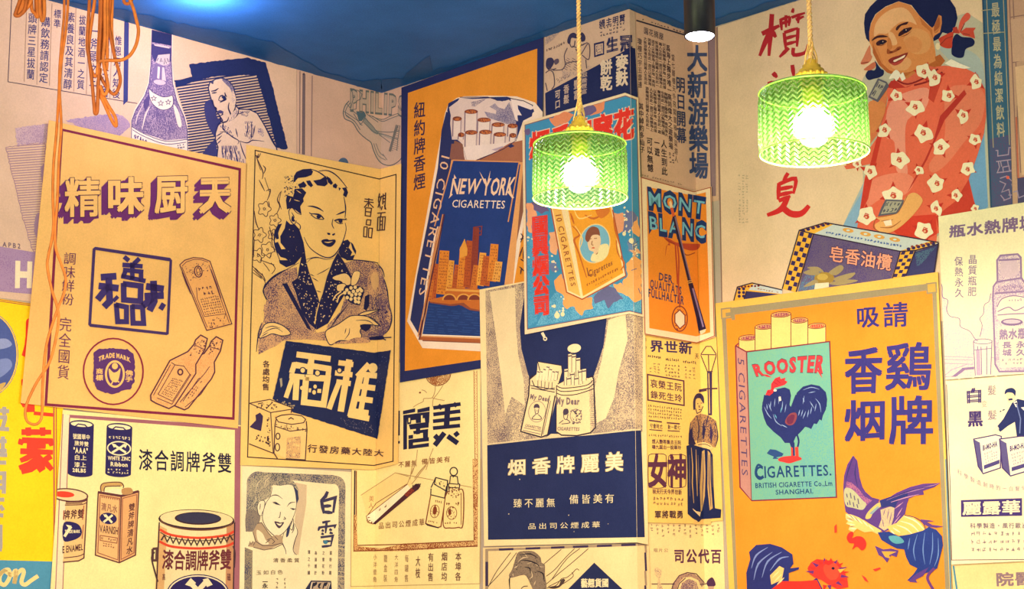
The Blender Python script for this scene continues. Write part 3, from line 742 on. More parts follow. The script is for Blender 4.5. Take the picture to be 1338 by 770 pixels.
# jacket and collar
p.z(325, 320, 525, 1100)
JK = '#4a3858|#d0a070|.42'
p.f('jacket_print', JK, '120,280 165,240 215,205 275,178 345,160 352,240 310,268 345,345 430,560 480,620 440,660 300,650 250,600 180,575 105,560 112,500 105,470 125,410 135,395 110,345')
p.f('jacket_print', '#5b4660|#dcae72|.62', '690,130 760,112 900,128 945,160 985,280 1005,390 1028,520 1010,610 960,660 870,690 700,712 600,710 555,640 570,575 660,480 705,330 742,232')
p.f('jacket_print', '#3a3058|#cfa070|.35', '95,555 120,580 200,625 300,650 440,640 550,622 560,690 410,680 250,688 200,725 140,752 70,790 68,660 78,590')
p.f('jacket_print', '#33294f|#c79a6c|.3', '205,260 235,285 240,400 250,580 230,600 212,420'); p.f('jacket_print', '#7a5f60|#d8a870|.5', '245,275 300,270 440,600 430,610 250,575 240,420'); p.f('jacket_print', BK, '240,280 275,275 440,590 455,620 420,600'); p.f('jacket_print', '#7a5f60|#d8a870|.55', '290,290 325,290 360,380 470,580 490,640 450,600')
p.f('jacket_print', '#8a6c64|#dcae76|.6', '560,590 640,510 720,400 740,440 640,580 580,620'); p.l('jacket_print', BK, 9, '720,420 640,520 585,600', tp=(.3, .3)); p.f('jacket_print', '#7d6062|#d6a870|.45', '740,440 850,330 860,470 760,510 640,580')
p.f('jacket_print', BK, '835,370 868,355 865,440 845,475 825,460'); p.f('jacket_print', '#3a3058|#cfa070|.35', '850,250 875,190 905,170 935,200 940,280 960,340 900,380 860,340'); p.f('jacket_print', '#d9ac72', '885,300 875,240 890,200 920,195 935,240 930,300 905,330'); p.f('jacket_print', '#4b3a5a|#d6a870|.4', '985,420 1020,500 1010,560 985,540'); p.sp('jacket_print', '#40305a', '870,420 1000,450 1010,600 900,640 860,560', 50, 3, 8); p.f('jacket_print', '#42315a|#d0a070|.35', '110,430 190,415 245,470 240,520 180,500 110,505')
p.l('jacket_print', BK, 7, '135,395 105,345 112,310 160,250 250,190 360,130;110,300 140,262 195,215 262,180;700,110 780,110 900,125 930,132;925,135 960,180 975,230;975,250 995,330 1005,410;1005,420 1028,520 1010,600 980,640;95,560 70,640 55,770;120,275 105,335 130,400', sm=True, tp=(.4, .4))
p.f('collar_print', BK, '380,80 405,55 416,130 432,190 452,245 490,345 506,405 512,440 484,608 430,562 380,480 338,345 308,268 350,240 365,150'); p.f('collar_print', BK, '640,55 690,130 742,232 705,330 640,440 570,565 485,612 500,500 506,420 532,350 562,230 605,120')
p.sp('collar_print', '#e2c08a', '380,110 410,110 440,240 505,420 480,570 420,520 340,320 330,280 360,240', 75, 2.5, 6); p.sp('collar_print', '#e2c08a', '640,90 720,220 690,330 640,420 560,550 500,560 520,400 580,220', 75, 2.5, 6)
p.l('collar_print', '#efc471', 5, '505,420 485,500 475,570', sm=True); p.l('collar_print', BK, 5, '418,130 450,100 500,92 560,105 610,95;440,210 470,225;490,215 540,190 580,165;455,235 500,262;485,330 520,340', sm=True, tp=(.3, .3))
for q in ('600,235 640,215 700,205 735,245 730,285 690,290 660,262 620,255', '635,290 690,280 700,320 640,335', '740,230 760,190 800,195 795,240 770,285 735,290'):
    p.f('corsage_print', '#efc880', q, sm=True); p.l('corsage_print', BK, 4, q, sm=True, cl=True)
p.f('corsage_print', BK, '690,300 720,290 800,300 830,330 810,400 795,435 740,420 700,390 680,340', sm=True)
for x, y in ((705, 325), (735, 310), (765, 305), (800, 318), (690, 345), (722, 345), (752, 335), (782, 330), (810, 330), (708, 380), (740, 362), (770, 355), (798, 355), (735, 390), (765, 385), (792, 385), (768, 408), (790, 412)): p.e('corsage_print', '#f0d08c', x, y, 12, 13)
p.l('corsage_print', '#efc880', 7, '605,400 625,365 665,335;635,415 650,370 685,345', sm=True)
HD = '#efc67a'
for q in ('95,605 120,570 165,558 215,568 265,595 302,640 240,655 170,640 120,660 75,670 90,630', '555,620 640,572 715,520 760,508 820,510 865,520 905,540 935,580 880,575 830,578 800,620 812,655 790,680 725,690 650,690 590,720 560,680', '790,505 830,482 900,470 945,466 900,484 845,505'):
    HN = 'hand_print' if q[:2] == '95' else 'hand_print#2'
    p.f(HN, HD, q, sm=True); p.l(HN, BK, 5, q, sm=True, cl=True)
p.l('hand_print#2', BK, 5, '770,545 830,542 875,555 900,580;800,575 830,580;850,515 900,545 950,590;725,600 720,640 690,680;700,600 690,640', sm=True, tp=(.4, .3)); p.l('hand_print', BK, 5, '100,640 150,610 200,600 245,628;120,600 170,585 225,600;90,660 140,630', sm=True, tp=(.4, .3)); p.f('hand_print#2', BK, '800,580 840,570 880,585 850,620 815,610', sm=True); p.f('hand_print#2', '#3c2e50|#d0a070|.3', '600,712 700,690 790,665 870,690 850,705 720,708', sm=True); p.f('hand_print#2', BK, '870,665 960,655 965,680 880,685', sm=True); p.l('hand_print#2', BK, 6, '970,668 1025,665;985,685 965,675')
# sign
p.z(315, 440, 525, 951)
SG = '#1d2750'
p.f('name_sign', SG, jag(P_('266,25 790,95 886,80 806,606 300,445 188,370'), 3, 12)); p.sp('name_sign', '#6b6678', '560,470 780,520 790,590 600,520', 70, 1, 4); p.sp('name_sign', '#565a78', '270,40 780,110 780,130 270,60', 40, 1, 3); p.sp('name_sign', '#565a78', '800,110 870,100 810,560 790,560', 60, 1, 3); p.f('name_sign', '#a89a7c', '228,250 242,245 245,290 235,302'); p.sp('name_sign', '#b09a70', '200,370 320,400 310,440 240,410', 40, 2, 6)
SF = '#f0cc80'
for w_, s_ in ((27, '332,106 526,132;312,168 372,176;395,170 528,192;418,112 408,220'), (24, '316,160 300,212;520,185 515,232;290,232 372,240;325,165 400,180'), (27, '330,230 322,372'), (21, '302,252 266,358'), (28, '385,243 512,248 488,402 372,388 385,243'), (18, '405,318 470,322')):
    for q in s_.split(';'): p.l('name_sign', SF, w_, ext(P_(q), 4))
for x, y in ((365, 200), (452, 216)): p.e('name_sign', SG, x, y, 20, 20); p.e('name_sign', SF, x, y, 13, 14)
p.e('name_sign', SF, 360, 304, 11, 12); p.f('name_sign', SG, '420,278 455,284 448,358 410,350'); p.e('name_sign', SF, 438, 296, 10, 12); p.e('name_sign', SF, 432, 330, 11, 13)
for w_, s_ in ((29, '640,140 590,440'), (24, '560,215 655,226;568,268 645,278;580,155 660,165'), (24, '575,285 545,360 522,425'), (26, '755,165 700,225 690,235'), (30, '708,222 648,470'), (26, '700,222 800,232;690,292 790,305;675,365 775,378;655,440 750,452;640,462 755,485'), (24, '745,235 705,460')):
    for q in s_.split(';'): p.l('name_sign', SF, w_, ext(P_(q), 4))
p.e('name_sign', SG, 584, 200, 19, 19); p.e('name_sign', SF, 582, 200, 11, 12); p.e('name_sign', SF, 780, 186, 27, 29)
p.t('caption', BR, '行發房藥大陸大', '392,632 850,668 846,715 388,690', wt=.03, gap=.15); p.t('caption', BR, '各處均售', '128,138 172,142 168,322 124,320', v=True, wt=.03)
JR = 'jar_print'
p.f(JR, '#ecc273', '50,395 170,372 300,420 292,455 200,470 190,690 45,630'); p.l(JR, BR, 4.5, '50,395 170,372 300,420 296,452;50,395 175,450 190,690 48,635;175,450 300,430;150,425 185,390 180,385;100,398 130,392'); p.f(JR, '#3a2c50', '50,535 88,495 85,465 112,450 130,470 128,500 118,560 80,548'); p.sp(JR, BR, '60,570 160,600 170,640 60,600', 18, 3, 8); p.sp(JR, BR, '60,400 160,385 240,420 130,440', 20, 2, 7); p.sp(JR, BR, '150,460 172,470 178,660 160,640', 24, 2, 6)
p.f(JR, '#eec67c', '205,480 290,460 380,478 386,555 378,730 260,720 198,690'); p.l(JR, BR, 4.5, '205,480 240,465 300,460 360,470 382,490 370,510 300,520 220,505 205,480;200,530 290,560 388,548;208,490 200,530 195,690 215,722;386,500 390,550 380,730 265,722', sm=False); p.f(JR, '#3a2c58|#d8ac70|.2', '270,600 354,590 350,720 265,718'); p.mic(JR, SF, '275,605 350,598 346,712 270,710', 4, 3, 1.1); p.ring(JR, BR, 218, 590, 12, 18, 5); p.ring(JR, BR, 215, 655, 13, 22, 5); p.sp(JR, BR, '205,520 380,530 385,560 210,545', 30, 2, 5); p.l(JR, BR, 5, '280,490 295,480 312,490')
p.done()

# --- snow cream poster
p = Poster('beauty_cream_poster', 'cream poster of a smiling woman with bracelet in a rounded grey frame', 'poster', '314,608 459.4,617 457.6,800 308,800', '#f1e0b0', 0)
p.z(315, 605, 465, 700)
GF = '#3b4260|#b0a084|.42'; G2 = '#54545e|#b8aa88|.45'
out = smooth(P_('35,150 40,95 85,55 140,58'), False) + smooth(P_('560,75 610,90 635,130 636,200'), False) + [(628, 1000), (585, 1000)] + smooth(P_('596,230 596,160 575,132 540,130')) + smooth(P_('160,90 100,140 90,300')) + [(70, 420), (28, 420)]
p.f('frame_border', GF, out); p.f('frame_border', '#3b4260|#9a8a6c|.35', '22,515 70,535 66,1000 18,1000')
p.l('frame_border', '#c9b890', 4, '592,498 634,505;592,520 632,528;590,575 632,580;592,662 630,668;590,690 630,695')
FB = 'face_print'
p.f(FB, '#d2b994', '330,120 400,135 398,250 370,420 350,560 320,560 320,400 345,220', sm=False)
p.f(FB, G2, '45,200 60,120 110,70 180,60 250,70 300,95 340,140 350,180 340,250 325,160 300,135 240,140 190,140 178,200 140,240 110,230 100,300 55,330 40,290', sm=True); p.f(FB, '#30385a|#8a7c6c|.2', '32,300 75,285 118,325 95,400 60,420 28,405', sm=True); p.f(FB, '#343a5c', '318,140 345,170 352,220 338,255 332,200')
p.f(FB, '#f3e2b8', '180,200 190,150 240,140 300,135 325,165 335,240 330,300 300,370 250,430 215,448 180,430 140,380 130,320 108,320 100,270 110,235 140,230', sm=True)
p.l(FB, '#3e3644', 3.6, '190,150 178,205 150,250 130,330 150,390 190,435 220,448 262,425 300,372 330,300 338,250;110,235 98,270 108,318 130,320;118,250 115,285;105,240 130,228 145,240 140,280 125,315', sm=True, tp=(.6, .6))
p.l(FB, '#3e3644', 5, '168,215 195,198 225,200 254,222;280,268 300,245 332,240;190,240 212,242 238,258;300,278 330,282', sm=True, tp=(.2, .2)); p.l(FB, '#3e3644', 7, '195,244 215,250 240,258;300,276 318,284 332,280', sm=True, tp=(.2, .3)); p.l(FB, '#3e3644', 3.5, '240,300 236,330 228,335;262,330 272,342 258,345', sm=True)
p.f(FB, '#4c3a4c', '203,358 225,360 240,365 262,362 250,385 232,400 215,385', sm=True); p.f(FB, '#f3e2b8', '215,368 235,372 250,370 235,384', sm=True); p.h(FB, '#8e7f74', 2.5, '150,80 300,100 320,130 190,130 130,200 80,210', 130, 12, 3, 30); p.l(FB, '#d6c49c', 4, '140,150 150,110 180,85;90,180 100,130 125,100;70,260 90,230 85,200', sm=True, tp=(.3, .3)); p.h(FB, '#d0bd94', 3, '140,80 190,65 170,130 150,140', 60, 9, 2, 20)
p.f('hand_print', '#f3e2b8', '262,470 300,400 312,345 330,370 345,420 320,500 322,560 275,560 258,500', sm=True); p.l('hand_print', '#3e3644', 4, '275,440 300,385 318,340;318,345 322,400 310,430;325,370 345,420 330,470 318,520 322,545 340,562;300,400 312,410 320,370;262,425 250,480 270,530 275,558', sm=True, tp=(.5, .5)); p.f('hand_print', '#343a5c', '282,400 300,385 290,440 275,452', sm=True)
p.f('bracelet_print', '#b59a78', '100,370 125,365 160,420 185,450 215,440 250,445 255,490 220,505 180,525 120,530 80,515 45,510 50,490 85,480 72,420', sm=False); p.f('bracelet_print', '#f0deb2', '95,410 130,430 150,470 170,495 130,498 100,470', sm=True); p.l('bracelet_print', '#5a4848', 3.4, '100,370 125,365 165,425 190,455;72,420 90,480 130,505 190,505 250,490;45,510 55,480 60,500 72,478 75,505 85,485;75,515 140,532 200,522 255,495 270,530;160,470 185,460 205,480 190,495;150,490 175,470;205,450 225,470', sm=False)
p.l('headline', '#3c3858', 17, '528,175 515,205 485,232;490,230 505,310;495,235 575,212 562,305;508,300 558,305;505,265 550,262', sm=False, tp=(.8, .6))
for q in ('495,365 545,355', '480,390 470,415', '475,395 575,382 570,400', '522,360 515,430', '492,410 505,418', '538,405 555,412', '490,430 505,438', '540,425 560,432', '485,455 560,445 548,505', '500,480 550,478', '492,512 552,505'): p.l('headline', '#3c3858', 12, q, tp=(.9, .5))
p.e('headline', '#3f7d98', 515, 484, 14, 12)
p.z(315, 700, 465, 1338)
p.t('caption', '#76644f', '清香柔質', '365,255 690,255 690,325 365,325', wt=.03, gap=.25); p.t('caption', '#76644f', '玉如白色', '165,400 500,390 495,460 165,470', wt=.02, gap=.25); p.t('caption', '#5c4c4c', '薄之干績', '770,155 815,155 815,475 765,475', v=True, wt=.03, gap=.4); p.t('caption', '#5c4c4c', '為滋護於', '850,165 895,165 890,475 845,475', v=True, wt=.03, gap=.4); p.t('caption', '#5c4c4c', '之雪花粉', '940,165 985,165 978,475 932,475', v=True, wt=.03, gap=.4); p.t('caption', '#5c4c4c', '當粉行霜', '1025,165 1070,165 1062,475 1015,475', v=True, wt=.03, gap=.4)
p.t('caption', '#3a3038', '永', '245,555 315,555 315,620 245,620', wt=.05); p.l('caption', '#3a3038', 7, '250,540 312,540'); p.mic('caption', '#6a5a50', '400,490 440,490 440,624 400,624', 3, 1, .6); p.mic('caption', '#6a5a50', '495,490 530,490 530,624 495,624', 3, 1, .6)
p.f('box_print', '#2b2e4a', '740,640 815,525 1050,530 1060,660 740,660'); p.f('box_print', '#b9a288', '825,540 1035,545 985,660 800,660'); 
for q in ('835,560 850,555 838,620 825,615', '850,555 885,545 880,575 845,595', '905,565 935,555 925,580 915,600 930,605 915,620 895,600', '965,560 985,550 960,620 948,615', '985,552 1010,550 990,590 975,585'): p.f('box_print', '#232338', q, sm=True)
p.l('box_print', '#efe0c0', 5, '800,660 825,545;1005,660 1038,550')
p.done()

# --- cigarette line drawing poster, bent across the corner
p = Poster('cigarette_line_poster', 'pale yellow poster with line-drawn burning cigarette and bottles, bent across the corner', 'poster', '461,480 490,478 628,460 626,800 458,800', '#f5de96', 0)
RB, DK = '#7c3a22', '#2a2030'
p.z(455, 475, 635, 956)
for q in ('380,330 465,312 465,338 380,355', '480,320 565,300 565,330 480,345', '382,360 408,355 408,595 382,600', '382,360 565,335 562,412 535,416 530,380 505,385 505,412 470,416 468,392 438,396 436,420 410,424 408,385 382,390', '420,425 560,405 558,445 500,452 498,490 470,494 470,455 430,460', '418,500 450,496 450,522 418,526', '450,470 555,455 553,520 520,524 518,482 455,492', '418,530 560,512 560,540 450,552 450,568 560,552 560,578 418,596', '345,330 358,328 358,500 345,502', '345,540 358,538 358,556 345,558'): p.f('headline', '#1c2044', q)
p.f('headline', '#f5de96', '418,380 430,378 430,408 418,410') ; p.f('headline', '#f5de96', '505,362 516,360 516,400 505,402')
for w_, s_ in ((20, '590,310 780,282;590,355 778,332;588,402 778,382;588,450 776,432'), (30, '690,300 682,440'), (22, '625,290 650,315;750,275 735,300'), (27, '668,482 600,570;600,500 640,540'), (27, '690,505 760,555'), (24, '765,480 738,502')):
    for q in s_.split(';'): p.l('headline', '#1c2044', w_, q)
p.t('caption', RB, '不麗無', '345,680 480,665 478,720 345,730', wt=.02, gap=.15); p.t('caption', RB, '備皆美有', '505,660 712,638 710,690 505,708', wt=.02, gap=.15)
p.l('smoke_print', '#b08a5c', 2.5, '605,150 600,200 580,240 525,245 520,265 480,285 450,305;660,150 620,210 590,250 585,300;585,240 620,250 668,258;590,590 570,640 555,690 540,740;480,600 470,680 440,770;510,185 530,190 545,205;555,690 500,745 460,800', sm=True); p.f('smoke_print', '#9a5a34|#f0d48e|.7', '540,95 715,72 700,110 660,145 620,155 570,140'); p.l('smoke_print', RB, 3.5, '540,95 555,125 590,150 625,155 670,140 700,110 712,75', sm=True); p.e('smoke_print', RB, 498, 203, 7, 6)
p.l('border', '#a86a44', 3.5, '872,50 880,770', ); p.l('border', '#b98a5c', 2.5, '893,50 900,770'); p.h('border', '#b06a3c', 3, '874,60 892,60 900,770 882,770', 60, 9, 4, 9)
p.z(455, 600, 635, 815)
BD = '#8a3a20|#f0c880|.5'
p.f('border', BD, '35,515 200,530 328,500 755,484 765,515 330,545 33,547'); p.l('border', RB, 4.5, '38,70 33,545 150,543 330,536 765,516;48,70 48,512 330,505 745,485 738,0'); p.l('border', DK, 5, '40,68 38,330'); p.f('border', BD, '735,0 768,0 766,515 745,490'); p.f('border', BD, '36,330 50,330 50,515 33,545'); p.f('border', '#6c2c20|#e0a868|.3', '34,440 52,440 56,512 34,545')
p.l('border', '#b99a68', 2, '20,60 15,755;15,755 150,752 780,738;785,0 780,738')
p.f('cigarette_print', '#f0d48a', '278,82 365,110 380,145 345,165 150,330 110,330 80,215'); p.l('cigarette_print', '#b08a58', 3, '75,215 278,82 730,168;278,82 360,105'); p.l('cigarette_print', RB, 3, '348,148 165,262 110,340')
p.f('cigarette_print', '#f8eac0', '350,150 372,180 150,385 112,360 108,340'); p.l('cigarette_print', RB, 3, '350,150 108,338 115,375 150,386'); p.f('cigarette_print', '#4a2230', '145,382 370,175 395,150 420,145 428,160 415,180 380,205 160,388'); p.f('cigarette_print', '#9a3c24|#3a2030|.5', '330,210 372,170 395,185 350,225'); p.sp('cigarette_print', '#3a2030', '380,150 428,145 425,175 385,190', 20, 2, 6); p.sp('cigarette_print', RB, '105,330 135,350 140,380 110,370', 14, 2, 5); p.mic('cigarette_print', RB, '175,290 230,265 225,290 180,315', 1, 3, .6); p.l('cigarette_print', '#b08a58', 3, '350,148 385,55;375,150 460,40;365,120 380,30;395,110 470,20', sm=True); p.t('cigarette_print', '#b07c50', '美人', '122,215 155,215 150,295 118,295', v=True, wt=.01)
p.t('maker_lettering', RB, '品出司公煙成華', '175,372 455,345 455,400 175,422', wt=.015, gap=.2)
PK = 'pack_print'
p.f(PK, '#f2d98e', '510,105 588,125 545,405 458,388 490,175'); p.l(PK, DK, 5, '490,170 518,110 588,128 582,220;490,175 488,212 570,232 582,160;518,110 510,150 580,190', sm=False); p.l(PK, RB, 5, '488,215 458,382 530,406 548,400 575,235'); p.l(PK, DK, 5, '458,382 470,392 535,408'); p.sp(PK, DK, '515,125 580,140 575,170 510,150', 10, 2, 5); p.mic(PK, RB, '492,232 558,246 555,268 488,254', 1, 6, .7); p.ring(PK, RB, 512, 310, 26, 38, 3, 8); p.f(PK, RB, '505,285 520,283 525,305 515,330 500,320', sm=True); p.sp(PK, RB, ell(512, 310, 24, 36), 24, 1.5, 4); p.mic(PK, RB, '475,358 530,370 528,388 470,375', 1, 6, .6)
p.f(PK, '#f2d98e', '600,95 645,100 650,150 680,190 675,395 620,410 562,395 570,240 600,170'); p.ring(PK, DK, 624, 74, 22, 24, 5); p.l(PK, DK, 4.5, '605,100 645,104 650,145 660,150 655,190;605,100 600,145 592,150 598,190;600,145 650,150;595,168 660,172;618,95 622,110'); p.l(PK, RB, 4.5, '598,190 575,220 562,390 600,408 650,405 678,390 682,200 655,180', sm=True); p.mic(PK, RB, '575,255 660,250 660,280 572,280', 1, 6, 1); p.ring(PK, RB, 612, 320, 30, 38, 3); p.f(PK, RB, '590,305 605,295 610,320 598,335', sm=True); p.sp(PK, RB, ell(612, 320, 28, 36), 34, 1.5, 4); p.sp(PK, RB, '600,165 655,165 680,215 660,230 580,225', 40, 2, 5); p.mic(PK, RB, '570,372 670,368 670,385 568,388', 1, 8, .6); p.l(PK, RB, 3, '668,200 668,390')
for q, tx in (('632,548 672,548 668,725 630,725', '本埠各'), ('550,548 590,548 586,725 548,725', '烟店均'), ('470,552 508,552 504,728 468,728', '有出售'), ('398,570 428,570 426,710 396,710', '大枝')): p.t('sale_lettering', '#6a4038', tx, q, v=True, wt=.02, gap=.12)
for q, tx in (('332,560 360,560 358,735 330,735', '每罐售'), ('272,560 298,560 296,735 270,735', '大洋四角'), ('208,560 234,560 232,735 206,735', '聽盒裝'), ('146,560 172,560 170,735 144,735', '小洋壹角')): p.t('sale_lettering', '#8e6a50', tx, q, v=True, wt=.005, gap=.2)
p.done()

# --- skyline cigarette poster
p = Poster('skyline_poster', 'orange cigarette poster with night skyline pack on the back wall', 'poster', '524.5,114.5 710,48 706,468 522.5,500', '#232c5c', 1)
OR = '#e2912c'
p.z(); p.f('orange_field', OR, '533,121.5 702,63.5 699,460 529,485')
p.z(520, 60, 710, 636)
p.t('caption', '#3a2a44', '紐約牌香煙', '68,245 122,238 122,625 66,640', v=True, wt=.03, gap=.08)
WH = '#efd9bc'
p.z()
p.f('pack_print', WH, '581.5,148 586,136 597,128 606,126 640,125 675,126 699,134 712,150 700,200 660,440 640,460 552,455 532,420 534,410')
p.f('pack_print', '#28315f', '583,146 592,150 598,200 596,220 582,262 567,310 556,372 550,442 536,418 545,360 560,285 572,220 577,170')
p.f('pack_print', '#8a5a44', '594,182 690,190 697,215 670,340 655,450 552,446 560,360 585,250')
p.l('pack_print', '#c07a48', 1.2, '598,190 570,310 550,440')
p.f('pack_print', '#e0a060', '590,207 684,212 664,446 551,443'); 
p.f('pack_print', '#1d3a78', '594,210 680,215 650,440 552,438')
# foil and cigarettes
p.z(575, 110, 705, 834)
p.f('foil_print', '#273163', '70,160 150,120 400,110 560,105 770,170 790,230 700,300 640,470 560,480 260,650 215,640 190,500 90,460 60,220'); p.f('foil_print', '#dfc8b8', '75,195 150,140 165,118 270,125 390,120 430,118 480,140 545,140 575,130 620,160 650,280 655,310 630,300 640,470 590,490 530,540 230,665 205,640 190,505 145,465 100,465 85,330 90,260')
p.f('foil_print', '#4a4a72|#c9b2a8|.4', '260,150 390,120 350,150 290,190 265,185'); p.f('foil_print', '#5d5980|#a89aa0|.35', '415,190 460,160 490,195 540,210 580,150 620,260 640,330 560,335 520,320 400,280 370,230 470,250 470,220'); p.f('foil_print', '#273163', '480,130 560,108 575,125 520,145'); p.f('foil_print', '#273163', '650,180 780,215 770,270 690,310 660,320 655,290 680,265'); p.f('foil_print', '#efdccc', '590,120 650,135 760,165 785,205 760,215 650,175 655,210 685,262 650,260 645,315 630,290 610,200'); p.f('foil_print', '#8a5a4c', '95,500 170,500 200,600 210,640 100,640 80,620'); p.f('foil_print', '#a8694a', '330,640 480,560 560,500 690,470 700,650'); p.f('foil_print', '#2a3160', '565,520 600,502 625,520 590,535'); p.l('foil_print', '#3a2848', 5, '195,530 235,665 330,630 530,545 640,470;165,110 400,108 470,130;580,118 700,140 780,180')
for x, y, w_, h_ in ((105, 290, 78, 150), (205, 230, 112, 170), (312, 300, 114, 110), (432, 340, 110, 80), (565, 350, 86, 90), (150, 425, 55, 40), (208, 405, 106, 120), (328, 402, 106, 120), (448, 422, 106, 90), (580, 430, 60, 50)):
    p.f('foil_print', '#e6d2c0', [(x, y), (x + w_, y), (x + w_ - 6, y + h_), (x - 4, y + h_)]); p.f('foil_print', '#7a6474', [(x, y), (x + 9, y), (x + 5, y + h_), (x - 4, y + h_)]); p.f('foil_print', '#b39a98', [(x + w_ - 12, y), (x + w_, y), (x + w_ - 6, y + h_), (x + w_ - 16, y + h_)])
    p.e('foil_print', '#8a4630', x + w_ / 2, y, w_ / 2, 20); p.e('foil_print', '#c06c38', x + w_ / 2 + 4, y + 2, w_ / 2 - 10, 13); p.sp('foil_print', '#6a3430', ell(x + w_ / 2, y, w_ / 2 - 5, 14), 12, 3, 7)
p.f('foil_print', '#e9d6c6', '195,535 235,520 560,490 590,490 440,580 232,662'); p.f('foil_print', '#b7a2aa', '430,550 520,520 540,525 470,560')
# front of the pack: lettering and skyline
p.z(520, 60, 710, 636)
p.f('pack_print', '#1d3a78', '240,500 530,505 450,790 150,790'); p.l('pack_print', '#d89458', 4, '160,790 240,500 530,508 482,770')
p.t('pack_lettering', '#f0c8a0', 'NEW', '240,578 368,580 352,645 228,648', lat=True, wt=.02, gap=.07); p.t('pack_lettering', '#f0c8a0', 'YORK', '375,580 520,572 500,650 366,652', lat=True, wt=.025, gap=.07)
p.f('pack_lettering', '#f0c8a0', '356,548 384,596 378,604'); p.f('pack_lettering', '#f0c8a0', '404,546 398,600 388,606'); p.f('pack_lettering', '#f0c8a0', '246,562 256,580 244,582'); p.f('pack_lettering', '#f0c8a0', '230,645 240,650 222,668'); p.f('pack_lettering', '#f0c8a0', '488,630 508,665 500,668 478,640')
p.t('pack_lettering', '#efd6bc', 'CIGARETTES', '240,672 470,676 466,712 236,706', lat=True, wt=.005, gap=.1)
p.z(); p.t('pack_lettering#2', '#e6b890', '10 CIGARETTES', '588,206 557,388 547,385 577,203', lat=True, gap=.22)
p.z(520, 280, 700, 630)
SKY = '#d8832e'
for x, w_, t_, b_, c in ((155, 30, 225, 390, '#b4582a'), (185, 50, 165, 370, SKY), (228, 30, 210, 350, '#e09a3c'), (255, 32, 230, 345, '#b4582a'), (278, 40, 150, 345, SKY), (308, 40, 120, 340, '#b25428'), (338, 34, 60, 340, '#8a3c30'), (340, 34, 232, 345, '#c8702c'), (368, 36, 175, 330, '#e6a040'), (385, 45, 190, 330, '#b85c2a'), (418, 42, 135, 310, SKY), (440, 38, 215, 310, '#e2a048'), (140, 25, 300, 400, '#c8702c')):
    p.f('skyline_print', c, [(x + 6, t_), (x + w_, t_ + 3), (x + w_ - 12, b_), (x - 10, b_ - 6)]); p.mic('skyline_print', '#7a3428', [(x + 8, t_ + 6), (x + w_ - 4, t_ + 8), (x + w_ - 14, b_ - 4), (x - 6, b_ - 8)], int((b_ - t_) / 14), max(2, int(w_ / 10)), .4, .8)
p.f('skyline_print', '#e09a3c', '282,160 305,112 318,160 316,190 284,200'); p.l('skyline_print', '#8a3c30', 3, '345,60 348,95 380,95 384,55 345,60;365,60 360,160;350,75 382,78')
p.f('skyline_print', '#c06a2c', '150,390 215,375 225,335 372,342 374,440 330,432 300,408 240,415 145,402'); p.f('skyline_print', '#e0a048', '218,340 374,348 374,358 218,350')
for x in (235, 300, 350): p.f('skyline_print', '#7c3a2c', ell(x, 392, 26, 24, 16, 0, 180, 360)); p.l('skyline_print', '#e0a048', 5, ell(x, 394, 30, 28, 16, 0, 180, 360))
p.f('skyline_print', '#8a4a34', '145,400 240,412 300,405 332,430 374,438 374,445 320,438 280,415 230,425 145,412')
p.f('skyline_print', '#1f3a72', '140,405 240,420 290,418 330,440 376,446 376,556 112,548'); p.h('skyline_print', '#2a4c88', 3, '140,415 330,445 376,450 376,555 115,545', 4, 12, 6, 40)
p.l('pack_print', '#f0dcc0', 5, '112,552 380,562'); p.f('pack_print', '#a85c34', '96,560 380,572 380,588 96,575'); p.l('pack_print', '#5a2c38', 4, '212,0 100,560 96,575'); p.l('pack_print', '#d08a50', 4, '205,0 92,560')
p.f('pack_print', WH, '500,30 530,0 528,60 488,310 380,330 470,310 505,150') if 0 else None
p.l('caption', '#33283c', 4.5, '558,115 575,110;562,88 572,102 560,130;570,150 555,195;575,160 572,205;560,205 575,215;555,240 578,262;560,275 565,245', tp=(.5, .5))
p.done()
# --- biscuit poster at the top of the pillar
p = Poster('biscuit_poster', 'beige and navy biscuit poster at the top of the pillar', 'poster', '710.5,48.8 822,11.8 829.5,15.2 834,140 711,170', '#c9aa8c', 1)
DK = '#2c2b4a'
p.z(680, 10, 850, 727)
p.f('navy_band', '#1a2450', '138,478 618,222 642,228 656,500 590,500 142,620')
p.t('headline', '#1c2450', '婦主明賢', '438,68 588,30 586,78 438,118', wt=.05, gap=.12); p.mic('headline', '#4a4250', '440,110 588,75 586,130 440,168', 3, 8, .8)
p.f('headline', '#1c2450', '410,200 468,186 468,262 412,278'); p.t('headline', '#c9aa8c', '園', '414,204 465,192 465,258 416,272', wt=.04); p.t('headline', '#1c2450', '生', '480,172 545,158 545,240 482,255', wt=.09, gap=0); p.t('headline', '#1c2450', '冠', '555,155 625,150 625,240 560,248', wt=.09, gap=0)
CR = '#d9c2a2'
p.t('product_lettering', CR, '麥麩', '532,265 602,255 600,435 535,442', v=True, wt=.06, gap=0); p.t('product_lettering', CR, '餅乾', '446,295 512,285 512,460 448,468', v=True, wt=.06, gap=0); p.t('product_lettering', '#b9a08c', '滋養豐富', '336,365 376,355 374,480 336,490', v=True, wt=.02); p.t('product_lettering', '#b9a08c', '豐富', '296,405 330,395 328,510 296,520', v=True, wt=.04); p.t('product_lettering', '#b9a08c', '香鬆', '240,430 274,425 272,535 240,545', v=True, wt=.04); p.t('product_lettering', '#c2aa94', '可口', '192,462 224,452 224,560 192,574', v=True, wt=.04)
FG = 'family_print'
p.f(FG, '#8b7c7a|#c9aa8c|.5', '140,165 225,135 180,180 140,210'); p.f(FG, '#a28c80|#c9aa8c|.5', '230,350 290,240 320,320 400,330 360,360 240,400'); p.f(FG, '#c4a588', '250,230 310,250 380,195 388,280 350,290 365,355 230,350 245,280', sm=True)
